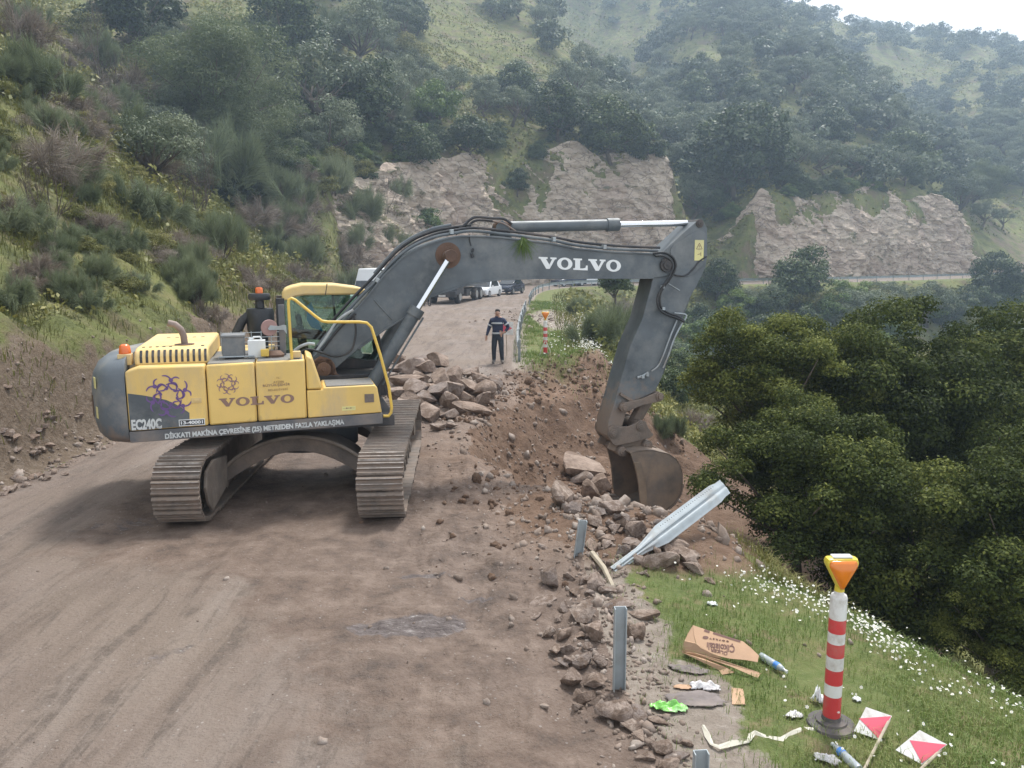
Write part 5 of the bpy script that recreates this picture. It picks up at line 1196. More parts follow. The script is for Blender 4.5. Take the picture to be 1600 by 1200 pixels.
# front bracket carrying the cylinders
b = MB(); b.prism([(.45, 1.2), (1.02, 1.25), (.98, 1.6), (.84, 1.66), (.6, 1.5), (.42, 1.5)], -.34, .34); b.build('front_bracket', M['grey'], EXC, bevel=.01)
# arm cylinder on top
A = Vector((3.08, 0, 3.955)); B_ = Vector((6.44, 0, 4.045)); d = (B_-A).normalized()
b = MB(); b.cyl(A+d*.16, A+d*2.04, .092, 26); b.cyl(A+d*1.84, A+d*2.06, .112, 26, .108); acy = b.build('arm_cylinder', M['grey'], EXC, bevel=.006)
b = MB(); b.cyl(A+Vector((0,-.10,0)), A+Vector((0,.10,0)), .10, 20); b.cyl(A, A+d*.2, .09, 20); b.build('cylinder_eye', M['rust'], acy, bevel=.006)
b = MB(); b.cyl(A+d*2.0, B_-d*.04, .052, 20); b.build('piston_rod', M['chrome'], acy)
b = MB(); [b.prism([(A.x-.16, 3.74), (A.x+.17, 3.74), (A.x+.10, 3.98), (A.x, 4.06), (A.x-.09, 3.98)], v-.02, v+.02) for v in (-.14, .14)]; b.build('cylinder_bracket', M['grey'], boom, bevel=.006)
# ---- arm
AV = .27
ao = hp([(1088,346),(1094,343.5),(1100,347),(1105,358),(1105.5,400),(1103,416),(1096,432),(1076,470),(1060,512),(1052,540),(1034,590),(1024,612),(1008,620),(992,626),(978,646),(972,668),(968,686),(957,690),(949,682),(950,661),(960,630),(985,540),(1004,498),(1017,450),(1022,425),(1030,400),(1048,382),(1070,362)], -AV)
b = MB(); b.prism(ao, -AV, AV-.02); arm = b.build('arm', M['grey'], EXC, bevel=.010, smooth=25)
# raised side plate near the pivot
sp = hp([(1047,390),(1054,381),(1066,374),(1081,364),(1092,360),(1100,363),(1103,372),(1103,400),(1101,414),(1092,420),(1084,428),(1074,432),(1056,431),(1046,424)], -AV)
b = MB(); b.prism(sp, -AV-.018, -AV); b.build('side_plate', M['grey'], arm, bevel=.006)
boss(arm, 1094, 349, .07, -AV-.02, AV, M['dark']); boss(arm, 960, 678, .075, -AV-.05, AV+.03, M['steel'])
l0, z0 = hl(1084,407,-AV); l1, z1 = hl(1099,375,-AV)
b = MB(); b.box(((l0+l1)/2, -AV-.0215, (z0+z1)/2), (l1-l0, .004, z1-z0)); stk = b.build('warning_sticker', M['sticker'], arm, smooth=0)
pm = plane_map(((l0+l1)/2, -AV-.0235, (z0+z1)/2), (1,0,0), (0,0,1)); b = MB()
for p, q_ in (((-.055,.02),(0,.12)), ((0,.12),(.055,.02)), ((.055,.02),(-.055,.02)), ((0,.045),(0,.085)), ((-.03,-.07),(.03,-.06)), ((.03,-.03),(.035,-.10))): ribbon(b, pm, [p, ((p[0]+q_[0])/2, (p[1]+q_[1])/2), q_], .011, .002)
b.build('warning_symbol', M['ink'], stk, smooth=0)
# hoses over the arm joint and down its side
pipe([(1020,396),(1038,395),(1051,402),(1056,414),(1053,425),(1046,437),(1035,452),(1031,466),(1033,480),(1044,489),(1058,494),(1069,501)], .020, -AV-.05, arm)
pipe([(1024,400),(1036,400),(1047,406),(1051,416),(1048,428),(1041,440),(1031,456),(1027,470),(1031,484),(1043,492),(1060,498),(1069,503)], .018, -AV-.09, arm)
pipe([(1055,430),(1070,431),(1082,422),(1092,409),(1104,401)], .013, -AV-.03, arm, M['dark'])
pipe([(1054,489),(1070,491),(1072,496),(1066,505),(1054,528),(1044,556),(1036,575)], .014, -AV-.04, arm, M['zinc'], 'pipe'); pipe([(1058,500),(1048,524),(1036,556),(1028,572),(1018,580)], .013, -AV-.04, arm, M['zinc'], 'pipe')
pipe([(1013,582),(1005,587),(996,590)], .022, -AV-.04, arm, M['zinc'], 'pipe')
for px, py in ((1033,448),(1034,482),(1009,585),(1002,588)): b = MB(); b.box((hl(px,py,-AV)[0], -AV-.05, hl(px,py,-AV)[1]), (.05,.07,.05)); b.build('hose_clamp', M['zinc'], arm, bevel=.004)
q0, q1 = hl(1044,443,-AV), hl(1062,454,-AV); b = MB(); b.tube([(q0[0], -AV-.006, q0[1]), (q1[0], -AV-.006, q1[1])], .008, 6); b.build('scratch_rod', M['zinc'], arm)
# bucket cylinder behind the arm
A = Vector((*[hl(1098,415,0)[0]+.02], 0, hl(1098,415,0)[1])); B_ = Vector((hl(1028,619,0)[0]+.02, 0, hl(1028,619,0)[1])); d = (B_-A).normalized(); Lc = (B_-A).length
Bq = Vector((6.02, 0, 2.05)); A = Vector((6.50, 0, 3.0)); B_ = Vector((5.79, 0, 1.11)); d = (B_-A).normalized(); Lc = (B_-A).length
b = MB(); b.cyl(A, A+d*(Lc*.80), .085, 22); b.cyl(A+d*(Lc*.74), A+d*(Lc*.81), .10, 22); b.cyl(A+Vector((0,-.1,0)), A+Vector((0,.1,0)), .09, 18); bc = b.build('bucket_cylinder', M['grey'], EXC, bevel=.006)
b = MB(); b.cyl(A+d*(Lc*.8), B_, .042, 18); b.build('piston_rod', M['chrome'], bc)
# linkage
def link_bar(name, p, q_, v, wd, th, m=M['steel']):
    P0, P1 = Vector((*p, 0)), Vector((*q_, 0)); g = MB(); t = (P1-P0).normalized(); n = Vector((-t.y, t.x, 0))
    L = [P0+n*wd, P0-t*wd*.8+n*.3*wd, P0-t*wd*.8-n*.3*wd, P0-n*wd, P0.lerp(P1,.5)-n*wd*.62, P1-n*wd, P1+t*wd*.8-n*.3*wd, P1+t*wd*.8+n*.3*wd, P1+n*wd, P0.lerp(P1,.5)+n*wd*.62]
    g.prism([(a.x, a.y) for a in L], v-th/2, v+th/2)
    for c in (P0, P1): g.cyl((c.x, v-th, c.y), (c.x, v+th, c.y), wd*.85, 20); g.cyl((c.x, v-th-.03, c.y), (c.x, v, c.y), wd*.5, 16)
    return g.build(name, m, EXC, bevel=.005)
pA = (5.79, 1.11); pB = (5.14, .95); pC = (5.48, .59)
link_bar('rocker_link', pA, pB, -AV-.07, .085, .05); link_bar('rocker_link', pA, pB, AV+.05, .085, .05)
b = MB(); b.tube([(pA[0], 0, pA[1]), (pC[0], 0, pC[1])], .12, 8); b.cyl((pC[0], -.22, pC[1]), (pC[0], .22, pC[1]), .10, 20); b.cyl((pA[0], -.26, pA[1]), (pA[0], .26, pA[1]), .075, 20); b.build('push_link', M['steel'], EXC, bevel=.01)
b = MB(); q0, q1 = hl(967,617,-AV), hl(990,628,-AV); b.prism([(q0[0], q0[1]), (q0[0]+.02, q0[1]+.045), (q1[0], q1[1]+.03), (q1[0]-.02, q1[1]-.02)], -AV-.06, -AV); b.build('stop_plate', M['steel'], arm, bevel=.005)
# quick coupler
co_ = hp([(949,680),(950,669),(957,664),(968,666.5),(981,666),(992,661),(999,655),(1008,658),(1012,668),(1020,679),(1014,684),(990,690),(962,696),(956,693)], -.30)
b = MB(); [b.prism(co_, v-.025, v+.025) for v in (-.31, .27)]; b.box((5.25, -.02, .42), (.5, .52, .10), (0, R(-14), 0))
cpl = b.build('quick_coupler', M['steel'], EXC, bevel=.008)
for px, py, r_ in ((959.5,678,.075),(1001.5,667,.075),(1013,696,.085),(973,706,.085)): boss(cpl, px, py, r_, -.36, .30, M['steel'], 'coupler_pin')
# ---- bucket: side plates, wrapper and teeth; mouth towards the machine
BW = .60
def bo_(pts): return hp(pts, -BW)
back = bo_([(985,707),(1000,704),(1020,703),(1046,709),(1058,718),(1064,728),(1067,741),(1067,756),(1063,772),(1054,787),(1040,799),(1028,805),(1014,809)])
front = bo_([(1003,806),(1000,790),(999,772),(997.5,755),(994,738),(990,722)])
mid_c = bo_([(1016,800)])[0]
out = back+front
b = MB()
for v in (-BW, BW-.03): b.prism(out, v, v+.03)
inn = offs(back, -.028) if offs(back, -.028)[3][1] < back[3][1] else offs(back, .028)
b.prism(back+inn[::-1], -BW, BW)
bkt = b.build('bucket', M['bucket'], EXC, bevel=.006)
b = MB(); s1 = front; s2 = [(p[0]+.13, p[1]-.01) for p in front]; s2[0] = (s2[0][0]-.02, s2[0][1]-.05)
for v in (-BW-.022, BW-.008): b.prism(s1+s2[::-1], v, v+.03)
b.build('side_cutter', M['cutter'], bkt, bevel=.006)
b = MB(); lip = back[-1]
b.box((lip[0]-.07, 0, lip[1]+.02), (.20, BW*2, .05), (0, R(25), 0)); b.build('cutting_lip', M['steel'], bkt, bevel=.006)
for v in (-.5, -.25, 0, .25, .5):
    b = MB(); b.loft([[(lip[0]-.12, v-.055, lip[1]-.0), (lip[0]-.12, v+.055, lip[1]-.0), (lip[0]-.10, v+.055, lip[1]+.09), (lip[0]-.10, v-.055, lip[1]+.09)], [(lip[0]-.27, v-.045, lip[1]+.05), (lip[0]-.27, v+.045, lip[1]+.05), (lip[0]-.26, v+.045, lip[1]+.12), (lip[0]-.26, v-.045, lip[1]+.12)], [(lip[0]-.38, v-.025, lip[1]+.12), (lip[0]-.38, v+.025, lip[1]+.12), (lip[0]-.375, v+.025, lip[1]+.135), (lip[0]-.375, v-.025, lip[1]+.135)]])
    b.build('tooth', M['steel'], bkt, bevel=.004)
b = MB()
for v in (-.25, .21):
    b.prism(bo_([(962,708),(967,698),(978,697),(992,700),(1004,690),(1013,686),(1022,690),(1027,700),(1040,706),(1046,712),(1020,716),(1004,712),(992,722),(985,718)]), v, v+.04)
b.build('bucket_ear', M['bucket'], bkt, bevel=.006)
b = MB(); wl = [back[i] for i in (7, 8, 9, 10, 11)]; w2 = offs(wl, .02); w3 = offs(wl, -.004)
for v in (-BW-.02, -BW*.4, BW*.3): b.prism(w2+w3[::-1], v, v+.10)
b.build('wear_strip', M['steel'], bkt, bevel=.004)
# ---- undercarriage, turned to its own heading
UM = Matrix.Rotation(TY-HY, 4, 'Z')
def TB(): return MB(UM)
HT = 1.92; RW = .40; ZC = .475
def stadium(s, r_):
    """point and tangent at arc length s on the loop of the track (radius r_ at the ends)"""
    L = 2*HT; a = math.pi*r_; s = s % (2*L+2*a)
    if s < L: return (-HT+s, ZC-r_), (1, 0)
    s -= L
    if s < a: t = -math.pi/2+s/r_; return (HT+r_*math.cos(t), ZC+r_*math.sin(t)), (-math.sin(t), math.cos(t))
    s -= a
    if s < L: sg = -.03*math.sin(math.pi*s/L); return (HT-s, ZC+r_+sg), (-1, 0)
    s -= L; t = math.pi/2+s/r_; return (-HT+r_*math.cos(t), ZC+r_*math.sin(t)), (-math.sin(t), math.cos(t))
per = 4*HT+2*math.pi*RW; NS = 52
for side in (1, -1):
    wc = side*1.295
    g = TB()
    gg = np.random.default_rng(side+5)
    for k in range(NS):
        (t, z), (tx, tz_) = stadium(k*per/NS+.05, RW); nx, nz = tz_, -tx
        L = per/NS*.96; a = math.atan2(tz_, tx)
        def q(x_, y_): return (t+tx*x_+nx*y_, z+tz_*x_+nz*y_)
        prof = [q(-L/2, 0), q(-L/2, .022), q(-L/2+.02, .052), q(-L/2+.034, .052), q(-L/2+.05, .018), q(-.012, .016), q(-.004, .044), q(.01, .044), q(.018, .016), q(L/2-.05, .016), q(L/2-.034, .044), q(L/2-.02, .044), q(L/2-.006, .02), q(L/2, 0), q(L/2, -.012), q(-L/2, -.012)]
        j = float(gg.normal()*.004); n0 = len(g.v)
        # prism along w
        pts = prof; n = len(pts); pale = {2, 6, 11}
        vs = [(p[0], wc-.30+j, p[1]) for p in pts]+[(p[0], wc+.30+j, p[1]) for p in pts]
        g.cur = 0; g.add(vs, [tuple(range(n)), tuple(range(2*n-1, n-1, -1))]+[((i+1) % n, i, n+i, n+(i+1) % n) for i in range(n)])
        for i in pale: g.mi[-n+i] = 1
    tr = g.build('track', [M['steel'], M['worn']], EXC, smooth=0)
    g = TB()
    for k in range(NS):
        (t, z), (tx, tz_) = stadium(k*per/NS+.05, RW-.055)
        for dw in (-.085, .085): g.box((t, wc+dw, z), (.16, .045, .085), (0, -math.atan2(tz_, tx), 0))
    g.build('track_chain', M['mudsteel'], tr, smooth=0)
    g = TB()
    g.prism([(-1.62, .22), (1.62, .22), (1.62, .62), (1.3, .74), (-1.3, .74), (-1.62, .62)], wc-.13, wc+.13)
    g.prism([(-1.3, .74), (1.3, .74), (1.1, .80), (-1.1, .80)], wc-.18, wc+.18)
    fr_ = g.build('track_frame', M['mudsteel'], EXC, bevel=.015)
    g = TB(); g.cyl((-HT, wc-.10, ZC), (-HT, wc+.10, ZC), .30, 28); g.cyl((-HT, wc-.16, ZC), (-HT, wc+.16, ZC), .14, 20); g.build('idler_wheel', M['mudsteel'], fr_, bevel=.01)
    g = TB(); g.cyl((HT, wc-.06, ZC), (HT, wc+.06, ZC), .31, 22); g.cyl((HT, wc-.2, ZC), (HT, wc+.14, ZC), .2, 24); g.build('sprocket', M['mudsteel'], fr_, bevel=.01)
    for k in range(8):
        g = TB(); tt = -1.45+k*.415; g.cyl((tt, wc-.15, .17), (tt, wc+.15, .17), .085, 16); g.build('roller', M['mudsteel'], fr_)
    # guard plate between the chain and the shoe edge at the front
    g = TB(); s_ = -side
    g.prism([(-2.13, .52), (-2.05, .28), (-1.9, .14), (-1.2, .30), (-1.15, .72), (-1.75, .80), (-2.05, .72)], wc+s_*.305-.02, wc+s_*.305+.02)
    g.build('guard_plate', M['mudsteel'], fr_, bevel=.008)
# car body: centre drum, four arched legs
g = TB(); g.cyl((0, 0, .62), (0, 0, .98), .72, 40); g.cyl((0, 0, .98), (0, 0, 1.08), .62, 40); g.build('slew_ring', M['dark'], EXC, bevel=.01)
for sgn in (-1, 1):
    g = TB(); loops = []
    for k in range(17):
        w_ = -1.0+2.0*k/16; c = math.cos(w_*math.pi/2*.98)
        top = .50+.42*c**.7; bot = .30+.42*c**.9; dpt = 1.02+.16*(1-c)
        loops.append([(sgn*dpt, w_, bot), (sgn*(dpt-.34), w_, bot+.02), (sgn*(.55), w_*.9, top+.05), (sgn*(dpt-.04), w_, top)])
    g.loft(loops); g.build('cross_frame', M['underside'], EXC, bevel=.01, smooth=30)
    g = TB(); L_ = [(sgn*(1.02+.16*(1-math.cos(w_*math.pi/2*.98))-.02), w_, .50+.42*math.cos(w_*math.pi/2*.98)**.7+.012) for w_ in [-1+2*k/16 for k in range(17)]]
    g.tube(L_, .026, 8); g.build('edge_bead', M['mudsteel'], EXC)
# white jerrycan standing on the deck
jl, jz = hl(402,555,-.85); jc = empty('jerrycan', (0,0,0), 0, 'white plastic jerrycan standing on the deck of the excavator', 'jerrycan')
JM = Matrix.Translation((EX, EY, 0)) @ Matrix.Rotation(HY, 4, 'Z'); p = JM @ Vector((jl, -.85, 2.095)); jc.location = p; jc.rotation_euler = (0,0,HY)
b = MB(); b.box((0, 0, .12), (.235, .17, .24)); b.tube([(-.06, 0, .24), (-.04, 0, .285), (.05, 0, .285), (.07, 0, .24)], .014, 8); b.build('canister', M['plastic_w'], jc, bevel=.025)
b = MB(); b.cyl((-.085, 0, .23), (-.085, 0, .275), .026, 14); b.build('cap', M['plastic_w'], jc, bevel=.004)
# ================================================================ rocks
def rock_material():
    m, nt, b, v = newmat('broken_rock')
    oi = nt.nodes.new('ShaderNodeObjectInfo'); va = nt.nodes.new('ShaderNodeVectorMath'); va.operation = 'MULTIPLY_ADD'
    nt.links.new(v, va.inputs[0]); va.inputs[1].default_value = (1,1,1); cx = nt.nodes.new('ShaderNodeCombineXYZ'); nt.links.new(math_(nt, 'MULTIPLY', oi.outputs['Random'], 40), cx.inputs[0]); nt.links.new(cx.outputs[0], va.inputs[2])
    vv = va.outputs[0]
    n1 = noise(nt, mapping(nt, vv, (1, 1, 2.2), (.4, .3, 0)), 2.2, 8, .65, .6); n2 = noise(nt, vv, 9, 7, .75)
    c = ramp(nt, n1, [(.3, (.17,.135,.115)), (.5, (.31,.25,.215)), (.7, (.44,.38,.335))])
    c = mixc(nt, .3, c, ramp(nt, n2, [(.35, (.17,.14,.12)), (.65, (.56,.50,.46))]))
    c = mixc(nt, 1.0, c, ramp(nt, oi.outputs['Random'], [(0, (.66,.66,.68)), (.4, (.98,.93,.90)), (.75, (.84,.74,.66)), (1, (1.15,1.12,1.08))]), 'MULTIPLY')
    c = mixc(nt, ramp(nt, noise(nt, vv, 1.6, 8, .7), [(.45, (0,0,0)), (.57, (.9,.9,.9))]), c, (.17,.12,.09))
    nt.links.new(c, b.inputs['Base Color']); b.inputs['Roughness'].default_value = .92; b.inputs['Specular IOR Level'].default_value = .25
    nt.links.new(bump(nt, math_(nt, 'ADD', n1, math_(nt, 'MULTIPLY', n2, .5)), .8, .05), b.inputs['Normal'])
    return m
M['rock'] = rock_material()
def rock_mesh(seed, flat=1.0):
    g = np.random.default_rng(seed); bm = bmesh.new(); bmesh.ops.create_icosphere(bm, subdivisions=3, radius=1)
    pl = rand_dirs(13, g); dist = g.uniform(.38, .72, 13)
    for v in bm.verts:
        p = np.array(v.co)
        for _ in range(4):
            for n, d in zip(pl, dist):
                k = p @ n
                if k > d: p = p-n*(k-d)
        v.co = p
    for v in bm.verts:
        p = np.array(v.co)*2.1; v.co = Vector(v.co)*(1+.035*float(fbm(np.array([p[0]+p[2]]), np.array([p[1]-p[2]+seed]), 3, 3)[0]))
    bmesh.ops.scale(bm, vec=(g.uniform(.85, 1.25), g.uniform(.75, 1.05), g.uniform(.6, .9)*flat), verts=bm.verts)
    me = bpy.data.meshes.new('rock'); bm.to_mesh(me); bm.free(); me.materials.append(M['rock'])
    me.polygons.foreach_set('use_smooth', [True]*len(me.polygons)); me.set_sharp_from_angle(angle=R(24)); return me
RK = [rock_mesh(400+i, .55 if i % 4 == 3 else 1) for i in range(14)]
nrk = [0]
def rock(px, py, w_, h_=None, label=None, group=None, lift=0.0, name='rock', Y=None, tilt=.5):
    """rock whose picture centre is px,py and width w_ (px)"""
    h_ = h_ or w_*.8
    q = hit(px, py+h_*.42) if Y is None else at(px, py+h_*.42, Y)
    if q is None: return
    s = w_*q[1]/F_/2*1.38; i = nrk[0]; nrk[0] += 1
    o = link(name, RK[i % len(RK)]); k = h_/w_
    o.scale = (s*1.02, s*random.uniform(.75, 1.05), s*min(1.6, max(.55, k*1.28)))
    o.location = (q[0], q[1]+s*.3, q[2]+s*k*.28+lift); o.rotation_euler = (random.uniform(-tilt, tilt)*.5, random.uniform(-tilt, tilt)*.6, random.uniform(0, 6.28))
    return tag(o, label, 'rock', group)
HEAP = 'broken rocks heaped on the road behind the right track'
HL_ = 'broken brown rock in the heap on the road between the right track and the worker'
RIDGE = [(640,566,52,'tallest pale rock at the back of the heap, next to the boom cylinder'),(684,560,40,'dark hollow-faced block standing alone at the back of the heap'),
 (668,640,40,'pale-topped boulder beside the rear of the right track'),(702,643,40,'dark-sided boulder right of the pale one beside the track'),
 (745,605,44,'flat pale slab at the right end of the heap'),(684,664,28,'small rock in front of the two boulders beside the track')]
for px, py, w_, lab in RIDGE: rock(px, py, w_, None, lab, HEAP)
g = np.random.default_rng(8)
for (px, py, w_) in [(618,590,34),(634,590,40),(655,585,30),(622,612,38),(645,608,44),(668,600,36),(688,590,44),(706,586,34),(660,618,34),(688,610,40),(712,604,34),(728,596,38),(726,616,30),
                     (752,588,34),(768,600,30),(740,634,40),(722,634,34),(752,622,30),(630,630,30),(614,575,26),(648,628,30),(700,622,34),(760,612,26),(664,572,30),(735,580,26),(772,588,22),(655,560,24),(622,556,30),(612,600,30),(640,640,24),(704,664,18),(765,626,18)]:
    rock(px, py, w_*1.22, w_*.95, HL_, HEAP, lift=g.uniform(0, .06))
EG = 'broken rocks along the collapsed road edge'
EL_ = 'angular brown rock in the rubble between the guardrail posts and the bucket'
def c7(x, y): return 820+x/3.333, 780+y/3.333
big = {(300,560):'large slanted brown boulder left of the middle post',(125,370):'upright stump-shaped pale rock left of the short post',(680,310):'large reddish boulder under the raised guardrail end',
       (370,660):'square boulder directly behind the middle guardrail post',(440,1080):'dark square rock at the foot of the middle post',(235,920):'grey rounded rock beside the road in the rubble tail',
       (370,940):'orange-brown rock beside the middle post foot',(320,1020):'tan rock in front of the orange-brown one',(620,590):'pale flat rock right of the middle post'}
for (x, y, w_, h_) in [(430,225,95,70),(400,150,70,70),(480,85,60,50),(535,100,70,55),(575,165,75,70),(500,160,50,50),(350,235,90,60),(330,280,60,50),(465,130,70,60),(120,255,135,60),(125,370,120,185),(100,525,120,70),
     (300,560,200,190),(375,420,105,120),(310,410,75,80),(430,460,95,75),(680,310,180,140),(510,270,95,90),(580,240,80,65),(740,250,70,60),(860,290,110,55),(790,260,60,50),(220,680,100,90),(370,660,165,180),(570,670,105,130),
     (620,590,130,80),(500,540,150,55),(160,775,115,60),(235,770,100,80),(200,840,90,60),(300,835,140,90),(400,840,95,80),(235,920,140,120),(370,940,120,80),(320,1020,85,90),(280,1000,60,65),(440,1080,185,155),(270,1070,75,70),
     (600,1120,130,90),(700,1150,90,60),(260,470,80,80),(200,560,80,110),(430,560,90,70),(290,700,70,60),(330,760,70,60),(640,200,60,50),(690,190,50,45),(720,300,60,50),(450,330,60,60),(280,340,70,60),(240,400,60,60),(620,380,60,40),(120,690,70,60),(60,600,60,50),(560,1180,110,80),(180,620,70,60),(340,480,70,60)]:
    px, py = c7(x, y); lab = big.get((x, y)); rock(px, py, w_/3.333, h_/3.333, lab or EL_, EG)
for (px, py, w_, h_, lab) in [(915,718,78,70,'biggest dark boulder in the collapse, left of the bucket mouth'),(880,765,52,58,'pale flat-faced slab standing in the collapse'),(922,765,36,36,None),(900,790,32,28,None),(940,752,34,40,None),(955,790,30,30,None),(938,795,30,26,None),(905,745,30,26,None),
     (975,815,34,28,None),(1000,822,36,28,None),(1030,830,40,30,None),(1060,845,40,30,None),(1080,865,40,28,None),(960,822,28,22,None),(990,845,34,26,None),(1025,852,30,24,None),(1050,870,36,26,None),(1000,870,30,26,None),(1085,885,34,20,None),(930,812,26,22,None),(948,838,28,22,None),(1040,815,26,22,None),
     (1000,1150,34,26,None),(1030,1165,36,28,None),(1060,1180,34,26,None),(1010,1180,30,24,None),(1045,1195,36,28,None),(1075,1160,24,18,None),(985,1125,30,24,None)]:
    rock(px, py, w_*1.08, h_*1.08, lab or EL_, EG)
TG = 'loose stones at the foot of the left bank'
for (px, py, w_) in [(56,742,22),(70,748,16),(40,756,20),(15,763,24),(100,740,14),(140,690,16),(125,684,14),(78,722,14),(50,706,14),(118,712,12),(150,688,12),(95,728,14),(20,745,18),(150,606,14),(4,770,20)]:
    rock(px, py, w_, w_*.6, 'flat grey-brown stone at the foot of the left dirt bank', TG)
g = np.random.default_rng(19)
for k in range(22):
    px = g.uniform(0, 158); py = g.uniform(585-px*.05, 725-px*.25); w_ = g.uniform(8, 24); rock(px, py, w_, w_*g.uniform(.4, .8), 'small stone embedded in the left dirt bank', 'stones embedded in the left dirt bank', lift=-.06)
rock(768,1090,24,20,'single round stone lying on the muddy road'); rock(1110,905,20,16,'pale stone in the grass at the verge corner')
rock(890,1030,22,16,'grey stone at the left fringe of the rubble')
def gravel():
    g = np.random.default_rng(31); ph = (1+5**.5)/2
    ico = np.array([(-1,ph,0),(1,ph,0),(-1,-ph,0),(1,-ph,0),(0,-1,ph),(0,1,ph),(0,-1,-ph),(0,1,-ph),(ph,0,-1),(ph,0,1),(-ph,0,-1),(-ph,0,1)])/1.9
    fc = np.array([(0,11,5),(0,5,1),(0,1,7),(0,7,10),(0,10,11),(1,5,9),(5,11,4),(11,10,2),(10,7,6),(7,1,8),(3,9,4),(3,4,2),(3,2,6),(3,6,8),(3,8,9),(4,9,5),(2,4,11),(6,2,10),(8,6,7),(9,8,1)])
    X = []; Y = []; S = []
    def blob(n, cx, cy, sx, sy, s): X.append(g.normal(cx, sx, n)); Y.append(g.normal(cy, sy, n)); S.append(s*g.lognormal(0, .45, n))
    blob(550, .92, 8.2, .22, 1.7, .022); blob(450, 1.6, 10.2, .9, .8, .035); blob(160, -.3, 9.5, .8, 1.8, .010); blob(700, -1.9, 19, 1.3, 2.2, .035); blob(900, 1.6, 14.5, 1.5, 3.2, .028)
    blob(300, .95, 6.0, .22, .9, .018); blob(260, -2, 9, 3, 3, .007); blob(500, 1.8, 21.5, 1.8, 1.6, .035); blob(300, 1.6, 47, 1.5, 4, .05); blob(200, .2, 12, .7, 3.0, .014)
    n = 2600; s = g.uniform(40, 98, n); ox, oy, _, _ = offset_edge(s, np.abs(g.normal(0, .55, n))-.25); X.append(ox); Y.append(oy); S.append(.028*g.lognormal(0, .5, n))
    X, Y, S = map(np.concatenate, (X, Y, S)); n = len(X); k = Y > 3.6; X, Y, S = X[k], Y[k], S[k]; n = len(X)
    P = np.stack([X, Y, terrain(X, Y)+S*.15], -1)
    A = rand_dirs(n, g); B = np.cross(A, rand_dirs(n, g)); B /= np.linalg.norm(B, axis=1)[:, None]; C_ = np.cross(A, B)
    ax = g.uniform(.35, 1.35, (n, 3))*S[:, None]
    jit = 1+g.normal(0, .26, (n, 12, 1)); V = ico[None]*jit
    V = P[:, None]+V[..., 0:1]*A[:, None]*ax[:, None, 0:1]+V[..., 1:2]*B[:, None]*ax[:, None, 1:2]+V[..., 2:3]*C_[:, None]*ax[:, None, 2:3]
    Fc = (fc[None]+12*np.arange(n)[:, None, None]).reshape(-1, 3)
    tag(link('loose_rubble', mesh_np('loose_rubble', V.reshape(-1, 3), Fc, mat('loose_stone', (.23,.175,.14), .95, var=.35, scale=2.5, dirt=(.42,.37,.33), dirt_amt=.4, dirt_scale=4, bmp=.3))), 'small broken stones and clods scattered over road and collapse', 'rubble', kind='stuff')
gravel()
def clods():
    g = np.random.default_rng(41); n = 1300; t = g.uniform(.1, 3.0, n); k = 1+g.normal(0, .09, n)
    X = 2.9+np.cos(t)*4.1*k; Y = 15.4+np.sin(t)*7.0*k; n2 = 600; X = np.concatenate([X, g.normal(1.2, 1.5, n2), g.normal(-.1, .5, 120)]); Y = np.concatenate([Y, g.normal(16.5, 2.6, n2), g.normal(11.5, 2.2, 120)])
    S = np.clip(.026*g.lognormal(0, .6, len(X)), 0, .11); m = (X < 4.6) & (Y > 8); X, Y, S = X[m], Y[m], S[m]; n = len(X)
    b0 = bmesh.new(); bmesh.ops.create_icosphere(b0, subdivisions=2, radius=1); v0 = np.array([v.co for v in b0.verts]); f0 = np.array([[v.index for v in f.verts] for f in b0.faces]); b0.free()
    P = np.stack([X, Y, terrain(X, Y)+S*.1], -1); V = v0[None]*(1+g.normal(0, .17, (n, len(v0), 1)))*g.uniform(.55, 1.3, (n, 1, 3))*S[:, None, None]+P[:, None]
    Fc = (f0[None]+len(v0)*np.arange(n)[:, None, None]).reshape(-1, 3)
    tag(link('soil_clods', mesh_np('soil_clods', V.reshape(-1, 3), Fc, M['soil'], smooth=False)), 'dug clods of brown soil around the collapsed edge', 'soil', kind='stuff')
clods()
# ================================================================ guardrails and posts
WP = [(-.0,0),(.012,.02),(.012,.05),(.078,.09),(.078,.125),(.012,.15),(.012,.16),(.078,.185),(.078,.22),(.012,.26),(.012,.29),(.0,.31)]
def wbeam(b, path, z0=.44, side=1, th=.006):
    P = [Vector(p) for p in path]; L = []
    for i, p in enumerate(P):
        t = (P[min(i+1, len(P)-1)]-P[max(i-1, 0)]); t.z = 0; t.normalize(); n = Vector((-t.y, t.x, 0))*side
        L.append([p+n*o_+Vector((0,0,z0+z)) for o_, z in WP]+[p+n*(o_-th)+Vector((0,0,z0+z)) for o_, z in WP[::-1]])
    b.loft(L)
def cpost(b, base, h_, rz=0, w_=.10, d_=.055, th=.008, tilt=(0,0)):
    m = Matrix.Translation(base) @ Euler((tilt[0], tilt[1], rz)).to_matrix().to_4x4(); old = b.M; b.M = m
    b.prism([(-w_/2, -d_), (-w_/2, 0), (w_/2, 0), (w_/2, -d_), (w_/2-th, -d_), (w_/2-th, -th), (-w_/2+th, -th), (-w_/2+th, -d_)], -.4, h_, ax='z'); b.M = old
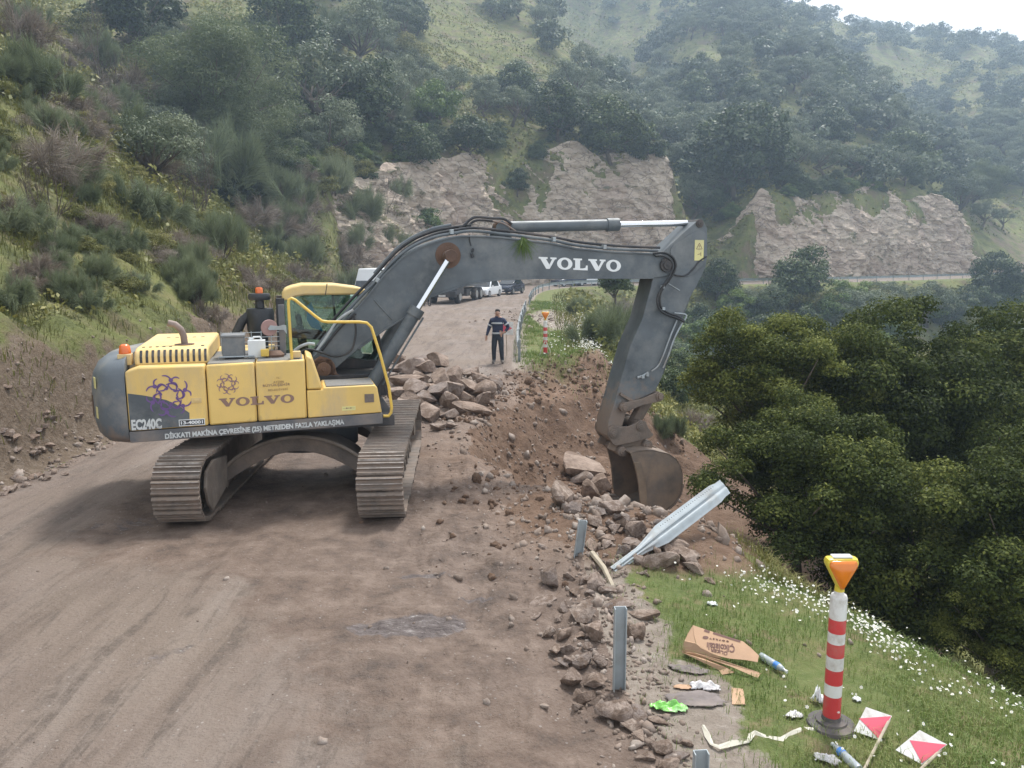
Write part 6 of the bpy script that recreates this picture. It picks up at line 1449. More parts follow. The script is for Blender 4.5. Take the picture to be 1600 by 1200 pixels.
def edge_path(s0, s1, off, step=2.0):
    seg = np.diff(EDGE_R, axis=0); L = np.hypot(seg[:,0], seg[:,1]); cum = np.concatenate([[0], np.cumsum(L)]); out = []
    for s in np.arange(s0, s1, step):
        x, y = np.interp(s, cum, EDGE_R[:,0]), np.interp(s, cum, EDGE_R[:,1]); x2, y2 = np.interp(s+1, cum, EDGE_R[:,0]), np.interp(s+1, cum, EDGE_R[:,1])
        tx, ty = x2-x, y2-y; n = math.hypot(tx, ty); X, Y = x+ty/n*off, y-tx/n*off; out.append((X, Y, tz(X, Y, False), math.atan2(ty, tx)))
    return out
def rail_thing(name, s0, s1, off, label):
    o = empty(name, (0,0,0), 0, label, 'guardrail'); P = edge_path(s0, s1, off)
    b = MB(); wbeam(b, [p[:3] for p in P], side=1); b.build('beam', M['zinc'], o)
    for k in range(0, len(P), 2 if s1-s0 < 60 else 2):
        b = MB(); x, y, z, a = P[k]; cpost(b, (x, y, z), .74, a-math.pi/2, .09, .06); b.build('post', M['zinc'], o, smooth=0)
rail_thing('guardrail', 57.0, 84, .25, 'straight guardrail beside the worker on the far side of the collapse')
rail_thing('guardrail', 90, 250, .35, 'long curved guardrail following the far bend of the road')
def lone_post(px0, py0, py1, label, lean=(0,0)):
    q = hit(px0, py0); h_ = (at(px0, py1, q[1])-q)[2]
    o = empty('guardrail_post', tuple(q), 0, label, 'post')
    b = MB(); cpost(b, (0,0,0), h_, R(4), .098, .06, tilt=lean); b.build('channel', M['zinc'], o, bevel=.002, smooth=0)
    b = MB(); b.cyl((lean[1]*h_*.55, -.004, h_*.55), (lean[1]*h_*.55, .001, h_*.55), .011, 10); b.build('bolt_hole', M['dark'], o)
lone_post(966, 1076, 947, 'tall bare guardrail post standing in the middle of the rubble')
lone_post(902, 872, 812, 'short leaning guardrail post at the top of the rubble', (0, R(7)))
lone_post(1092, 1216, 1171, 'guardrail post cut off by the bottom edge of the photo')
def broken_rail():
    o = empty('bent_guardrail', (0,0,0), 0, 'torn guardrail end bent up over the rubble towards the trees', 'guardrail')
    A = Vector(at(958, 892, 8.45)); B_ = Vector(at(1133, 760, 9.85)); t = (B_-A).normalized(); n = Vector(ray(1075, 800)); n = (n-t*n.dot(t)).normalized(); u_ = t.cross(n).normalized()
    if u_.z < 0: u_ = -u_
    L = (B_-A).length; b = MB(); loops = []
    for k in range(21):
        s = k/20; flat = .32 if s < .8 else .32-.2*(s-.8)/.2; ww = (.42+.58*min(1, max(0, s-.22)/.18)) if s < .95 else .84
        loops.append([A+t*(L*s)+u_*((z-.155)*ww*.8)-n*(o_*flat) for o_, z in WP]+[A+t*(L*s)+u_*((z-.155)*ww*.8)-n*((o_-.006)*flat) for o_, z in WP[::-1]])
    b.loft(loops); b.build('beam', M['zinc'], o)
    b = MB()
    for k in range(26): p = A+t*(L*(.42+.0195*k))+u_*.085-n*.03; b.box(p, (.008,.008,.008))
    g_ = b.build('perforations', M['dark'], o, smooth=0)
    C0 = Vector(at(957, 894, 8.6)); C1 = Vector(at(1030, 838, 9.0)); b = MB(); d = (C1-C0).normalized(); b.M = Matrix.Translation(C0) @ d.to_track_quat('Z', 'Y').to_matrix().to_4x4()
    b.prism([(-.04, -.05), (-.04, .0), (.04, .0), (.04, -.05), (.033, -.05), (.033, -.007), (-.033, -.007), (-.033, -.05)], -.2, (C1-C0).length, ax='z'); b.build('post', M['zinc'], o, smooth=0)
broken_rail()
b = MB(); q0, q1 = at(925, 872, 8.75), at(962, 930, 8.1); b.tube([q0+np.array([0,0,.06]), (q0+q1)/2+np.array([0,0,.1]), q1+np.array([0,0,.02])], .035, 7, True, .025)
tag(b.build('plank', M['wood'], None), 'short broken wooden plank leaning on the rubble below the short post', 'plank')
# ================================================================ striped marker posts
def marker(px, py, label, sc=1.0, Y=None, bs=1.0):
    q = hit(px, py) if Y is None else at(px, py, Y)
    o = empty('marker_post', tuple(q), 0, label, 'marker post')
    zs = [0, .235, .32, .43, .52, .615, .69, .785, .925, .965, 1.01, 1.14]    # heights of the bands
    b = MB(); b.lathe([(.20*bs, -.03), (.205*bs, .0), (.19*bs, .035), (.13*bs, .045), (.125*bs, .06), (.08, .065), (.075, .09)], 32); b.build('base', M['rubber_base'], o)
    b = MB()
    b.lathe([(.071, .05), (.070, .10), (.068, .79), (.068, .925)], 28); b.cur = 1
    rd = [(.05, .235), (.32, .43), (.52, .615), (.69, .785)]
    b.v = []; b.f = []; b.mi = []
    z_ = .05; seq = [(.05,.24,0),(.24,.325,1),(.325,.43,0),(.43,.52,1),(.52,.615,0),(.615,.69,1),(.69,.785,0),(.785,.93,1)]
    for k, (a0, a1, c_) in enumerate(seq):
        b.cur = c_; r0 = .0715-.004*a0/.93
        n = 28; vs = [(r0*math.cos(2*math.pi*i/n), r0*math.sin(2*math.pi*i/n), a) for a in (a0, a1) for i in range(n)]
        b.add(vs, [(i, (i+1) % n, n+(i+1) % n, n+i) for i in range(n)])
    b.cur = 1; b.lathe([(.0675, .93), (.060, .948), (.038, .955), (.038, .985), (.036, .99)], 28)
    b.build('striped_tube', [M['red'], M['white']], o, smooth=35)
    lamp = MB()
    def tri(s_, y): return [(x*s_*1.0, y, 1.105+z*s_) for x, z in [(-.012,-.115),(.012,-.115),(.03,-.09),(.125,.055),(.128,.075),(.118,.094),(.10,.10),(-.10,.10),(-.118,.094),(-.128,.075),(-.125,.055),(-.03,-.09)]]
    lamp.loft([tri(.86,-.052), tri(.98,-.045), tri(1.04,-.02), tri(1.04,.02), tri(.98,.045), tri(.86,.052)]); lamp.lathe([(.040, .975), (.036, 1.01), (.030, 1.03)], 16)
    l_ = lamp.build('lamp_housing', M['lime'], o)
    b = MB(); b.loft([tri(.90,-.050), tri(.88,-.062), tri(.70,-.078), tri(.35,-.086)]); b.build('lens', M['amber'], l_)
    b = MB(); b.loft([tri(.90,.050), tri(.88,.062), tri(.70,.078), tri(.35,.086)]); b.build('lens', M['amber'], l_)
    b = MB(); b.box((0, 0, 1.213), (.16, .07, .012)); b.build('solar_cap', M['plastic_w'], l_, bevel=.004)
    o.scale = (sc*.80, sc*.80, sc); return o
mk = marker(1298, 1136, 'red and white striped marker post with amber lamp in the lower right foreground', 1.13)
mk2 = marker(852, 556, 'distant striped marker post with amber lamp on the green verge right of the worker', 1.33, bs=.62)
b = MB(); [b.tube([(0, -.05, .42), (sx*.14, -.12, .2), (sx*.2, -.12, .0)], .018, 5) for sx in (-1, 1)]; b.build('loose_tape', M['ribbon'], mk2)
# ================================================================ red and white arrow boards
def on_plane(px, py, C, N):
    d = ray(px, py); t = (np.array(C)-np.array([0,0,H_])) @ N/(d @ N); return np.array([0,0,H_])+d*t
def board(cor, tri, cpx, dz, tilt, label, stake=None, Y=None):
    C = hit(*cpx, dz) if Y is None else at(*cpx, Y); a = R(tilt); N = np.array([0, -math.sin(a), math.cos(a)])
    P = [on_plane(x, y, C, N) for x, y in cor]; T = [on_plane(x, y, C, N)+N*.0055 for x, y in tri]
    o = empty('arrow_board', tuple(P[0]), 0, label, 'road sign'); o_ = np.array(P[0])
    b = MB(); b.sheet([p-o_ for p in P], N, .004); b.build('panel', M['white'], o, smooth=0)
    b = MB(); b.sheet([p-o_ for p in T], N, .0015); b.build('red_triangle', M['pink'], o, smooth=0)
    if stake is not None:
        S = [on_plane(*stake[0], C-N*.015, N), hit(*stake[1], .035)]; b = MB(); b.tube([p-o_ for p in S], .011, 7); b.build('stake', M['wood'], o)
board([(1353,1105),(1393.6,1119),(1373,1156),(1334,1142.6)], [(1342,1123),(1392,1119.5),(1372,1154)], (1363,1130), .10, 38, 'fallen red and white arrow board on a wooden stake, nearest the marker post', [(1390,1124),(1350,1203)])
board([(1436.6,1141),(1479.7,1163.7),(1440.7,1195),(1399,1172)], [(1421,1157),(1478,1164),(1440,1193)], (1440,1168), .10, 38, 'fallen red and white arrow board at the bottom right, farther from the marker post', [(1470,1172),(1425,1215)])
board([(781,502),(802,503),(802,523),(781,523)], [(784,504),(800.5,513),(784,522)], (790,512), 0, 88, 'small red and white arrow board on the guardrail behind the worker', [(791,520),(792,556)], Y=27.2)
# ================================================================ litter
def W(px, py, dz=0.0): return hit(px, py, dz)
def sheet_part(name, pts, m, par, th=.004):
    P = [np.array(p) for p in pts]; n = np.cross(P[1]-P[0], P[2]-P[1]); n = n/np.linalg.norm(n)
    if n[2] < 0: n = -n
    b = MB(); b.sheet([p-np.array(par.location) for p in P], n, th); return b.build(name, m, par, smooth=0)
bx0 = W(1120, 1020); CB = empty('cardboard_box', tuple(bx0), 0, 'torn open cardboard biscuit box lying on the grass', 'cardboard box')
def c6(x, y, dz): return W(1040+x/7.27, 960+y/7.27, dz)
C_ = Vector(c6(560, 330, .13)); Na = Vector((-.10, -.50, .86)).normalized()
def onC(x, y, off=0): p = on_plane(1040+x/7.27, 960+y/7.27, np.array(C_)+np.array(Na)*off, np.array(Na)); return p
sheet_part('printed_panel', [onC(*p) for p in [(310,125),(600,222),(880,310),(960,375),(1060,470),(1045,545),(900,520),(730,505),(600,475),(490,430),(400,385),(350,340),(325,240)]], M['card'], CB)
sheet_part('end_panel', [onC(310,125), onC(325,240), onC(345,335), c6(215,305,.10), c6(255,215,.13)], M['card'], CB)
sheet_part('inner_side', [c6(212,305,.10), c6(345,335,.11), c6(500,430,.08), c6(640,500,.06), c6(560,520,.02), c6(190,425,.02)], M['card_in'], CB)
sheet_part('bottom_flap', [c6(190,430,.015), c6(330,440,.05), c6(620,520,.06), c6(1085,670,.05), c6(1045,722,.03), c6(760,600,.04), c6(500,520,.03)], M['card'], CB)
sheet_part('lower_flap', [c6(185,432,.03), c6(420,500,.035), c6(700,610,.04), c6(780,660,.02), c6(640,690,.0), c6(600,630,.0), c6(280,470,.0)], M['card'], CB)
def card_text(s, x0, y0, x1, y1, hpx, name):
    A = onC(x0, y0, .007); B_ = onC(x1, y1, .007); X = B_-A; Yd = np.cross(np.array(Na), X)
    text_on(s, CB, M['ink'], A-np.array(CB.location), float(np.linalg.norm(X)), hpx, X=X, Y=Yd, name=name, bold=.02)
card_text('Çikolatalı', 785, 335, 470, 298, .088, 'box_lettering'); card_text('ÜLKER', 705, 425, 512, 385, .036, 'box_lettering')
card_text('G O F R E T', 720, 300, 500, 262, .014, 'box_lettering')
_a, _b = onC(420, 262, .007), onC(488, 262, .007); b = MB(); cc = (_a+_b)/2-np.array(CB.location); u1 = (_b-_a)/2; v1_ = np.cross(np.array(Na), u1)*.62
b.add([cc+u1*math.cos(t)+v1_*math.sin(t) for t in np.arange(16)*math.pi/8], [tuple(range(16))]); b.build('printed_oval', M['ink'], CB, smooth=0)
b = MB(); A1, B1 = onC(440, 180, .007), onC(500, 200, .007); A2, B2 = onC(540, 210, .007), onC(850, 308, .007)
for A, B_, wd in ((A1, B1, .012), (A2, B2, .010)):
    X = (B_-A); n = np.cross(np.array(Na), X/np.linalg.norm(X)); L0 = np.array(CB.location); b.add([A-L0-n*wd, B_-L0-n*wd, B_-L0+n*wd, A-L0+n*wd], [(0,1,2,3)])
b.build('printed_stripe', M['ink'], CB, smooth=0)
q = [W(1143,1075,.02), W(1161,1077,.03), W(1165,1101,.02), W(1144,1101,.015)]
b = MB(); b.sheet(q, (0,0,1), .004); tag(b.build('cardboard_scrap', M['card'], None, smooth=0), 'small rectangular scrap of brown cardboard on the grass', 'cardboard')
def bottle(pA, pB, label, rad=.032):
    A, B_ = Vector(W(*pA, .035)), Vector(W(*pB, .035)); L = (B_-A).length; o = empty('plastic_bottle', tuple(A), 0, label, 'bottle')
    M4 = (B_-A).to_track_quat('Z', 'Y').to_matrix().to_4x4(); k = L
    b = MB(M4); b.lathe([(.001,0),(rad*.9,.004),(rad,.015),(rad,.2*k),(rad*.93,.22*k),(rad,.25*k),(rad,.5*k),(rad*.94,.52*k),(rad,.55*k),(rad,.72*k),(rad*.7,.84*k),(rad*.38,.92*k),(rad*.38,.96*k)], 20); b.build('body', M['petglass'], o)
    b = MB(M4); b.lathe([(rad*1.01,.55*k),(rad*1.02,.56*k),(rad*1.02,.70*k),(rad*1.01,.71*k)], 20); b.build('label', M['label_blue'], o)
    b = MB(M4); b.lathe([(rad*.45,.945*k),(rad*.45,1.0*k),(rad*.4,1.005*k)], 14); b.build('cap', M['plastic_w'], o)
bottle((1188,1024), (1230,1050), 'clear plastic bottle with blue band beside the cardboard box')
bottle((1343,1203), (1300,1162), 'clear plastic bottle with blue band in front of the marker base')
def crumple(name, px, py, wpx, dpx, m, label, cat, hgt=.05, seed=1, n=16, rot=0, rough_=1.0):
    C = W(px, py); s = wpx*C[1]/F_/2*1.06; g = np.random.default_rng(seed); d = s*dpx
    u = np.linspace(-1, 1, n); U, V_ = np.meshgrid(u, u); rr_ = np.hypot(U, V_)
    X = U*s*(1+.18*fbm(V_*2+seed, U*0+3, seed, 2)); Y = V_*d*(1+.22*fbm(U*2+seed, V_*0+7, seed+1, 2))
    Z = (np.abs(fbm(U*2.4+seed, V_*2.4, seed+2, 3))*1.6+.25)*hgt*np.clip(1.25-rr_, 0, 1)**.5
    c, s_ = math.cos(rot), math.sin(rot); Xr, Yr = X*c-Y*s_, X*s_+Y*c
    zz = terrain(C[0]+Xr, C[1]+Yr)-C[2]
    ii = (np.arange(n-1)[:, None]*n+np.arange(n-1)[None, :]); Fc = np.stack([ii, ii+1, ii+1+n, ii+n], -1).reshape(-1, 4)
    keep = (rr_[:-1,:-1]+.25*fbm(U[:-1,:-1]*3+seed, V_[:-1,:-1]*3, seed+4, 2)).ravel() < 1.12
    o = link(name, mesh_np(name, np.stack([Xr, Yr, Z+zz+.012], -1).reshape(-1, 3), Fc[keep], m, smooth=False), None, tuple(C))
    sm = o.modifiers.new('thick', 'SOLIDIFY'); sm.thickness = .003
    return tag(o, label, cat)
o = crumple('green_wrapper', 1045, 1110, 58, .42, M['green_wrap'], 'bright green crumpled wrapper on the bare ground', 'wrapper', .06, 3, 18)
crumple('plastic_sheet', 1102, 1080, 48, .45, M['film'], 'shiny crumpled clear film behind the green wrapper', 'plastic sheet', .06, 5, 18)
crumple('muddy_sheet', 1085, 1098, 90, .5, M['rag'], 'dark grey muddy sheet between green wrapper and cardboard scrap', 'sheet', .03, 7, 18, .1)
crumple('muddy_sheet', 1075, 1045, 60, .4, M['rag'], 'dark grey muddy sheet left of the cardboard box', 'sheet', .03, 8, 16, -.2)
crumple('plastic_bag', 1279, 1098, 22, .9, M['plastic_w'], 'white crumpled bag behind the foot of the marker post', 'bag', .12, 9, 12)
crumple('plastic_bag', 1292, 1192, 40, .55, M['film'], 'crumpled clear bag at the bottom edge below the marker base', 'bag', .05, 10, 14, -.4)
crumple('plastic_bag', 1240, 1122, 28, .6, M['film'], 'crumpled clear bag left of the marker base', 'bag', .05, 11, 12, .5)
crumple('paper_scrap', 1112, 948, 16, .8, M['plastic_w'], 'small white scrap in the flowers above the cardboard box', 'litter', .03, 12, 8)
crumple('paper_scrap', 1339, 1097, 14, .8, M['plastic_w'], 'small white scrap right of the marker post', 'litter', .03, 13, 8)
crumple('yellow_rag', 1070, 1078, 40, .35, M['card'], 'flattened tan scrap left of the clear film', 'litter', .015, 14, 12)
P = [W(1000+x/2.667, 860+y/2.667, .015) for x, y in [(262,732),(280,775),(300,808),(330,822),(390,808),(450,798),(462,775),(480,765),(530,778),(590,790),(640,765),(680,742),(730,748),(775,752)]]
def strip_mesh(P, wd, name):
    b = MB(); Q = [Vector(p) for p in P]; L = []
    for i, p in enumerate(Q):
        t = (Q[min(i+1, len(Q)-1)]-Q[max(i-1, 0)]).normalized(); n = Vector((-t.y, t.x, 0)).normalized(); tw = .5+.5*abs(math.sin(i*1.3)); L.append([p-n*wd*tw, p-n*wd*tw*.3+Vector((0,0,.018*(1-tw))), p+n*wd*tw+Vector((0,0,.012*math.sin(i*2.1)+.012))])
    b.loft(L, cap=False); return b
o = tag(strip_mesh(P, .020, 'tape').build('barrier_tape', M['ribbon'], None, smooth=0), 'pale twisted tape trailing from the marker base across the ground', 'tape'); sm = o.modifiers.new('thick', 'SOLIDIFY'); sm.thickness = .002
# ================================================================ the worker
def person():
    q = at(778, 569, 26.3); q[2] = tz(q[0], q[1])-.01
    o = empty('person', tuple(q), R(-6), 'person in navy jacket with reflective bands standing at the far rim of the collapse', 'person')
    J = dict(pelvis=(0,0,.93), waist=(0,0,1.07), chest=(0,-.01,1.28), neckb=(0,0,1.46), neck=(0,-.01,1.535), head=(0,-.025,1.64), crown=(0,-.01,1.72),
             lsh=(-.185,0,1.41), lel=(-.285,.03,1.16), lwr=(-.35,-.06,.93), rsh=(.185,0,1.41), rel=(.345,.06,1.19), rwr=(.235,-.07,1.03),
             lhp=(-.095,0,.88), lkn=(-.125,-.02,.49), lan=(-.13,.02,.10), lto=(-.15,-.14,.045), rhp=(.095,0,.88), rkn=(.12,-.03,.49), ran=(.14,.02,.10), rto=(.175,-.14,.045))
    E = [('pelvis','waist'),('waist','chest'),('chest','neckb'),('neckb','neck'),('neck','head'),('head','crown'),('neckb','lsh'),('lsh','lel'),('lel','lwr'),('neckb','rsh'),('rsh','rel'),('rel','rwr'),
         ('pelvis','lhp'),('lhp','lkn'),('lkn','lan'),('lan','lto'),('pelvis','rhp'),('rhp','rkn'),('rkn','ran'),('ran','rto')]
    rad = dict(pelvis=(.155,.12),waist=(.155,.115),chest=(.18,.125),neckb=(.10,.085),neck=(.055,.055),head=(.078,.092),crown=(.055,.065),lsh=(.085,.08),lel=(.062,.06),lwr=(.040,.036),rsh=(.085,.08),rel=(.062,.06),rwr=(.040,.036),
               lhp=(.105,.105),lkn=(.078,.076),lan=(.056,.056),lto=(.042,.036),rhp=(.105,.105),rkn=(.078,.076),ran=(.056,.056),rto=(.042,.036))
    names = list(J); V = [J[k] for k in names]; ix = {k: i for i, k in enumerate(names)}; Ed = [(ix[a], ix[b]) for a, b in E]; Rd = [rad[k] for k in names]
    for pre, dirv in (('lwr', Vector((-.12,-.12,-1))), ('rwr', Vector((-.85,-.35,-.35)))):
        d = dirv.normalized(); w0 = Vector(J[pre]); side = d.cross(Vector((0,1,.2))).normalized(); i0 = len(V); V.append(tuple(w0+d*.07)); Rd.append((.028,.018)); Ed.append((ix[pre], i0))
        for k, (off, ln) in enumerate([(-.028,.075),(-.010,.085),(.010,.08),(.028,.062)]):
            p = w0+d*.10+side*off; V += [tuple(p), tuple(p+d*ln*.5+Vector((0,-.008,0))), tuple(p+d*ln+Vector((.0,-.022,0)))]; Rd += [(.010,.010),(.009,.009),(.007,.007)]; j = len(V)-3; Ed += [(i0, j), (j, j+1), (j+1, j+2)]
        p = w0+d*.035-side*.035; V += [tuple(p), tuple(p+d*.04-side*.02)]; Rd += [(.013,.012),(.010,.010)]; j = len(V)-2; Ed += [(i0, j), (j, j+1)]
    me = bpy.data.meshes.new('sk'); me.from_pydata(V, Ed, []); ob = bpy.data.objects.new('sk', me); COL.objects.link(ob)
    ob.modifiers.new('skin', 'SKIN'); sv = me.skin_vertices[0].data
    for i, (a, b_) in enumerate(Rd): sv[i].radius = (a*1.14, b_*1.14) if a > .03 else (a, b_); sv[i].use_root = (i == 0)
    s = ob.modifiers.new('sub', 'SUBSURF'); s.levels = 2; s.render_levels = 2
    bpy.context.view_layer.update(); m2 = bpy.data.meshes.new_from_object(ob.evaluated_get(bpy.context.evaluated_depsgraph_get())); bpy.data.objects.remove(ob)
    for k in ('navy', 'trouser', 'skin', 'shoe'): m2.materials.append(M[k])
    for p in m2.polygons:
        x, y, z = p.center; hand = (z < 1.0 and x < -.27) or (x > .05 and x < .245 and z < 1.06 and z > .85 and y < -.045 and abs(x) > .05)
        k = 2 if z > 1.51 else 3 if z < .13 else 0 if z > .97 else 1
        if x < -.27 and z < .925: k = 2
        if y < -.085 and .9 < z < 1.08 and x > .08: k = 2
        p.material_index = k; p.use_smooth = True
    bd = link('body', m2, o)
    b = MB(); b.lathe([(.078,0),(.082,.03),(.074,.065),(.05,.09),(.0,.10)], 18, (0, .008, 1.68)); b.build('hair', M['hair'], o)
    b = MB(); b.lathe([(.082,0),(.094,.035),(.08,.06)], 16, (0, .0, 1.49)); b.build('collar', M['navy'], o)
    # face
    b = MB(); b.box((0, -.125, 1.635), (.022, .03, .045)); b.build('nose', M['skin'], bd, bevel=.008)
    b = MB(); [b.box((sx*.031, -.108, 1.655), (.026, .012, .010)) for sx in (-1, 1)]; b.build('eyes', M['hair'], bd)
    b = MB(); b.box((0, -.108, 1.595), (.045, .012, .010)); b.build('mouth', M['maroon'], bd, bevel=.003)
    b = MB(); [b.box((sx*.086, -.02, 1.64), (.014, .03, .05)) for sx in (-1, 1)]; b.build('ears', M['skin'], bd, bevel=.006)
    # reflective tape on chest, sleeves and hem
    def band(c, rx, ry, h_, nm='reflective_band', rot=(0,0,0)):
        b = MB(Matrix.Translation(c) @ Euler(rot).to_matrix().to_4x4()); n = 22
        b.loft([[(rx*math.cos(2*math.pi*k/n), ry*math.sin(2*math.pi*k/n), z) for k in range(n)] for z in (-h_/2, h_/2)]); b.build(nm, M['reflect'], o)
    band((0,-.01,1.33), .215, .165, .05); band((0,0,1.005), .195, .160, .05)
    band((-.245,.018,1.255), .088, .086, .045, rot=(0, R(22), 0)); band((.275,.035,1.285), .088, .088, .045, rot=(0, R(-34), 0))
    o.scale = (1.02,)*3
person()
# ================================================================ vehicles waiting on the far side
def vehicle(name, label, cat, px, py, Y, yaw, L, Wd, Hh, paint, belt=.92, bonnet=(.75, .26), roof=(.42, .86), van=False):
    q = hit(px, py) if Y is None else at(px, py, Y); z = tz(q[0], q[1], False); o = empty(name, (q[0], q[1], z), R(yaw), label, cat)
    hw = Wd/2; b = MB(); n = 0
    # side outline, front towards -Y
    def sec(y, z0, z1, w0, w1): return [(-w0, y, z0), (w0, y, z0), (w0*1.0, y, (z0+z1)/2), (w1, y, z1), (-w1, y, z1), (-w0, y, (z0+z1)/2)]
    bl = belt; bn = bonnet[0]
    b.loft([sec(0, .32, bn*.82, hw*.86, hw*.80), sec(.12, .24, bn, hw*.97, hw*.90), sec(L*bonnet[1], .22, bl, hw, hw*.93), sec(L*.6, .22, bl+.02, hw, hw*.94), sec(L-.15, .26, bl+.03, hw*.98, hw*.92), sec(L, .4, bl-.05, hw*.9, hw*.86)])
    body_ = b.build('body', paint, o, bevel=.03)
    y0, y1 = L*bonnet[1], L*(.97 if van else roof[1]+.08); ya, yb = L*(bonnet[1]+(.10 if van else .17)), L*(.95 if van else roof[1]-.06)
    b = MB(); b.loft([[(-hw*.90, y0, bl-.03), (hw*.90, y0, bl-.03), (hw*.90, y1, bl-.03), (-hw*.90, y1, bl-.03)], [(-hw*.72, ya, Hh-.03), (hw*.72, ya, Hh-.03), (hw*.72, yb, Hh-.03), (-hw*.72, yb, Hh-.03)], [(-hw*.66, ya+.12, Hh), (hw*.66, ya+.12, Hh), (hw*.66, yb-.1, Hh), (-hw*.66, yb-.1, Hh)]])
    b.build('cabin', paint, o, bevel=.03)
    def quad(nm, pts, m):
        P = [np.array(p, float) for p in pts]; nn = np.cross(P[1]-P[0], P[2]-P[0]); nn /= np.linalg.norm(nn); b = MB(); b.sheet(P, nn, .012); return b.build(nm, m, o, smooth=0)
    def lerp(a, c, t): return tuple(a[i]+(c[i]-a[i])*t for i in range(3))
    f0, f1 = (-hw*.84, y0-.012, bl+.03), (hw*.84, y0-.012, bl+.03); tw = .45 if van else 1; gz = bl+.03+(Hh-.09-bl-.03)*tw; gy = y0-.012+(ya-.02-y0+.012)*tw; gx = hw*(.84-.16*tw); g0, g1 = (-gx, gy, gz), (gx, gy, gz)
    quad('windscreen', [f0, f1, g1, g0], M['carglass'])
    for sx in (-1, 1):
        quad('side_window', [(sx*(hw*.90+.004), y0+.25, bl+.02), (sx*(hw*.90+.004), L*(.45 if van else .80), bl+.02), (sx*(hw*.735+.004), min(yb-.1, L*(.45 if van else .78)), Hh-.10), (sx*(hw*.735+.004), ya+.10, Hh-.10)][::sx], M['carglass'])
        quad('headlight', [(sx*hw*.62, .0, bn*.82), (sx*hw*.92, .06, bn*.80), (sx*hw*.92, .06, bn*.62), (sx*hw*.62, .0, bn*.64)][::sx], M['reflect'])
    quad('grille', [(-hw*.5, -.005, bn*.72), (hw*.5, -.005, bn*.72), (hw*.5, -.005, bn*.5), (-hw*.5, -.005, bn*.5)], M['black'])
    quad('licence_plate', [(-.26, -.03, .48), (.26, -.03, .48), (.26, -.03, .37), (-.26, -.03, .37)], M['white'])
    for sx in (-1, 1):
        for yy in (.18*L, .81*L):
            b = MB(); b.cyl((sx*(hw-.20), yy, .32), (sx*(hw+.01), yy, .32), .32, 20); w_ = b.build('wheel', M['tyre'], o, bevel=.03)
            b = MB(); b.cyl((sx*(hw-.05), yy, .32), (sx*(hw+.02), yy, .32), .20, 16); b.build('rim', M['rim'], w_)
        b = MB(); b.box((sx*(hw+.07), L*bonnet[1]+.25, bl+.08), (.14, .08, .12)); b.build('mirror', paint, o, bevel=.02)
    return o
vehicle('parked_car', 'dark blue car facing the camera on the far road, right of the white one', 'car', 784, 457, 76, -20, 4.3, 1.78, 1.46, M['cardark'])
vehicle('parked_car', 'white car facing the camera between the truck and the dark blue car', 'car', 746, 460, 70, -18, 4.3, 1.74, 1.55, M['carwhite'])
vehicle('van', 'white van whose roof shows between the cab and the boom', 'van', 568, 482, 53, -10, 5.6, 2.15, 2.78, M['carwhite'], belt=1.35, bonnet=(1.05, .14), van=True)
vehicle('parked_car', 'dark car far off on the bend, below the boom lettering', 'car', 866, 443, 96, -55, 4.4, 1.8, 1.5, M['cardark'])
vehicle('parked_car', 'light car farthest off on the bend behind the guardrail', 'car', 892, 442, 99, -70, 4.3, 1.75, 1.5, M['carwhite'])
def truck():
    q = at(690, 472, 61); z = tz(q[0], q[1], False); o = empty('truck', (q[0], q[1], z), R(-14), 'dark truck facing the camera, seen under the boom left of the white car', 'truck')
    b = MB(); b.box((0, 1.0, 1.75), (2.4, 1.9, 2.2)); b.box((0, .0, .75), (2.4, .3, .5)); b.build('cab', M['dark'], o, bevel=.08)
    b = MB(); b.box((0, .03, 2.1), (2.1, .04, .9)); b.build('windscreen', M['carglass'], o)
    b = MB(); b.prism([(2.3, 1.2), (8.3, 1.2), (8.5, 2.9), (2.2, 2.9)], -1.2, 1.2, ax='x'); b.build('tipper_body', M['grey'], o, bevel=.04)
    b = MB(); b.box((0, 4.3, .85), (.9, 7.6, .3)); b.box((1.0, 2.9, .75), (.5, .9, .5)); b.build('chassis', M['dark'], o)
    b = MB(); b.box((.1, -.17, .62), (.55, .02, .13)); b.build('licence_plate', M['white'], o)
    for sx in (-1, 1):
        for yy in (1.0, 5.5, 6.8):
            b = MB(); b.cyl((sx*.82, yy, .52), (sx*1.18, yy, .52), .52, 24); w_ = b.build('wheel', M['tyre'], o, bevel=.04); b = MB(); b.cyl((sx*1.05, yy, .52), (sx*1.2, yy, .52), .30, 18); b.build('rim', M['rim'], w_)
truck()
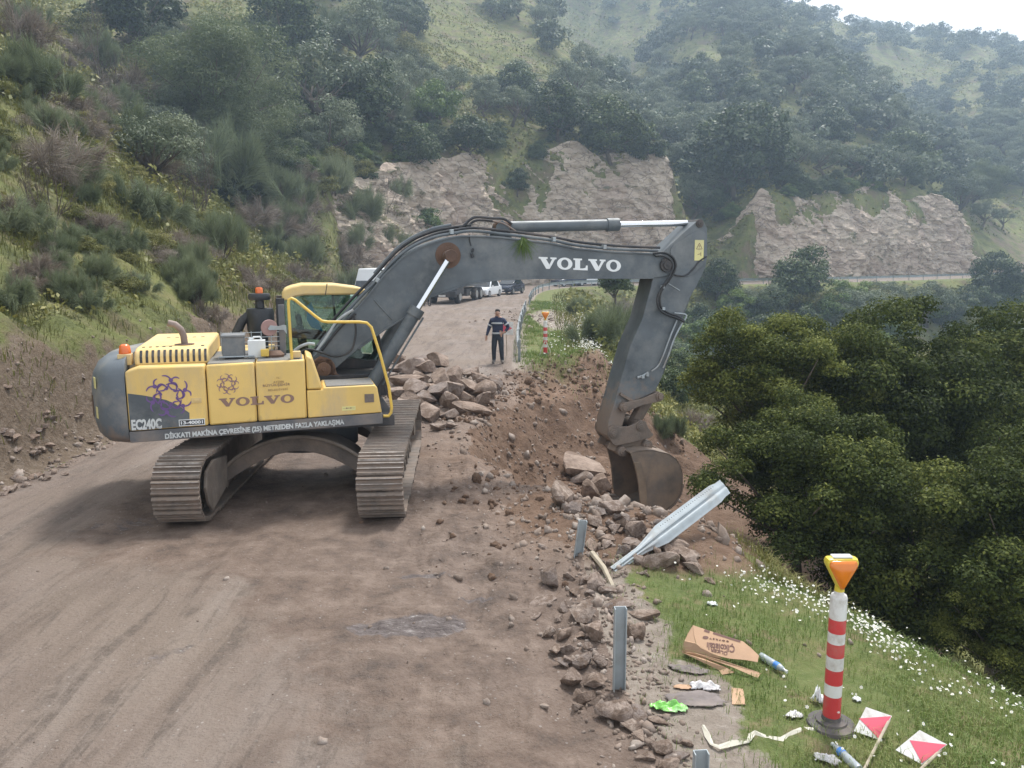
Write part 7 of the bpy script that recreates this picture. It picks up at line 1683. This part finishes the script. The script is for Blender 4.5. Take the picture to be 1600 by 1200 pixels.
def moto():
    q = at(671, 480, 58); z = tz(q[0], q[1], False); o = empty('motorcycle', (q[0], q[1], z), R(25), 'small dark motorcycle parked in front of the truck under the boom', 'motorcycle')
    for yy in (0, 1.22):
        b = MB(); n = 20; b.tube([(0, yy+.27*math.cos(2*math.pi*k/n), .30+.27*math.sin(2*math.pi*k/n)) for k in range(n+1)], .045, 8); b.build('wheel', M['tyre'], o)
    b = MB(); b.tube([(0, 0, .3), (0, .22, .95), (0, .28, 1.02)], .03, 8); b.tube([(0, .2, .8), (0, .6, .55), (0, 1.22, .32)], .035, 8); b.tube([(-.32, .34, 1.05), (0, .25, 1.0), (.32, .34, 1.05)], .016, 6); b.build('frame', M['dark'], o)
    b = MB(); b.loft([[(-.12, .3, .72), (.12, .3, .72), (.12, .3, .9), (-.12, .3, .9)], [(-.15, .55, .68), (.15, .55, .68), (.13, .55, .9), (-.13, .55, .9)], [(-.1, .75, .7), (.1, .75, .7), (.1, .75, .82), (-.1, .75, .82)]]); b.build('fuel_tank', M['cardark'], o, bevel=.03)
    b = MB(); b.box((0, 1.0, .80), (.24, .6, .10)); b.build('saddle', M['black'], o, bevel=.04)
    b = MB(); b.box((0, .55, .42), (.26, .36, .3)); b.build('engine', M['steel'], o, bevel=.03)
    b = MB(); b.lathe([(.09,0),(.08,.04),(0,.05)], 14, (0, .12, .9)); b.build('headlight', M['reflect'], o)
moto()
# ---------------------------------------------------------------- air
def haze():
    b = MB(); b.box((0, 290, 52), (1500, 760, 216)); o = b.build('haze', newmat('haze_air')[0], None, smooth=0)
    m = o.data.materials[0]; nt = m.node_tree; nt.nodes.remove(nt.nodes['Principled BSDF']); v = nt.nodes.new('ShaderNodeVolumePrincipled')
    v.inputs['Density'].default_value = .0009; v.inputs['Color'].default_value = (.62, .79, 1.0, 1); v.inputs['Anisotropy'].default_value = .35
    nt.links.new(v.outputs[0], nt.nodes['Material Output'].inputs['Volume']); tag(o, kind='stuff', label='thin bluish haze filling the valley', cat='haze')
haze()
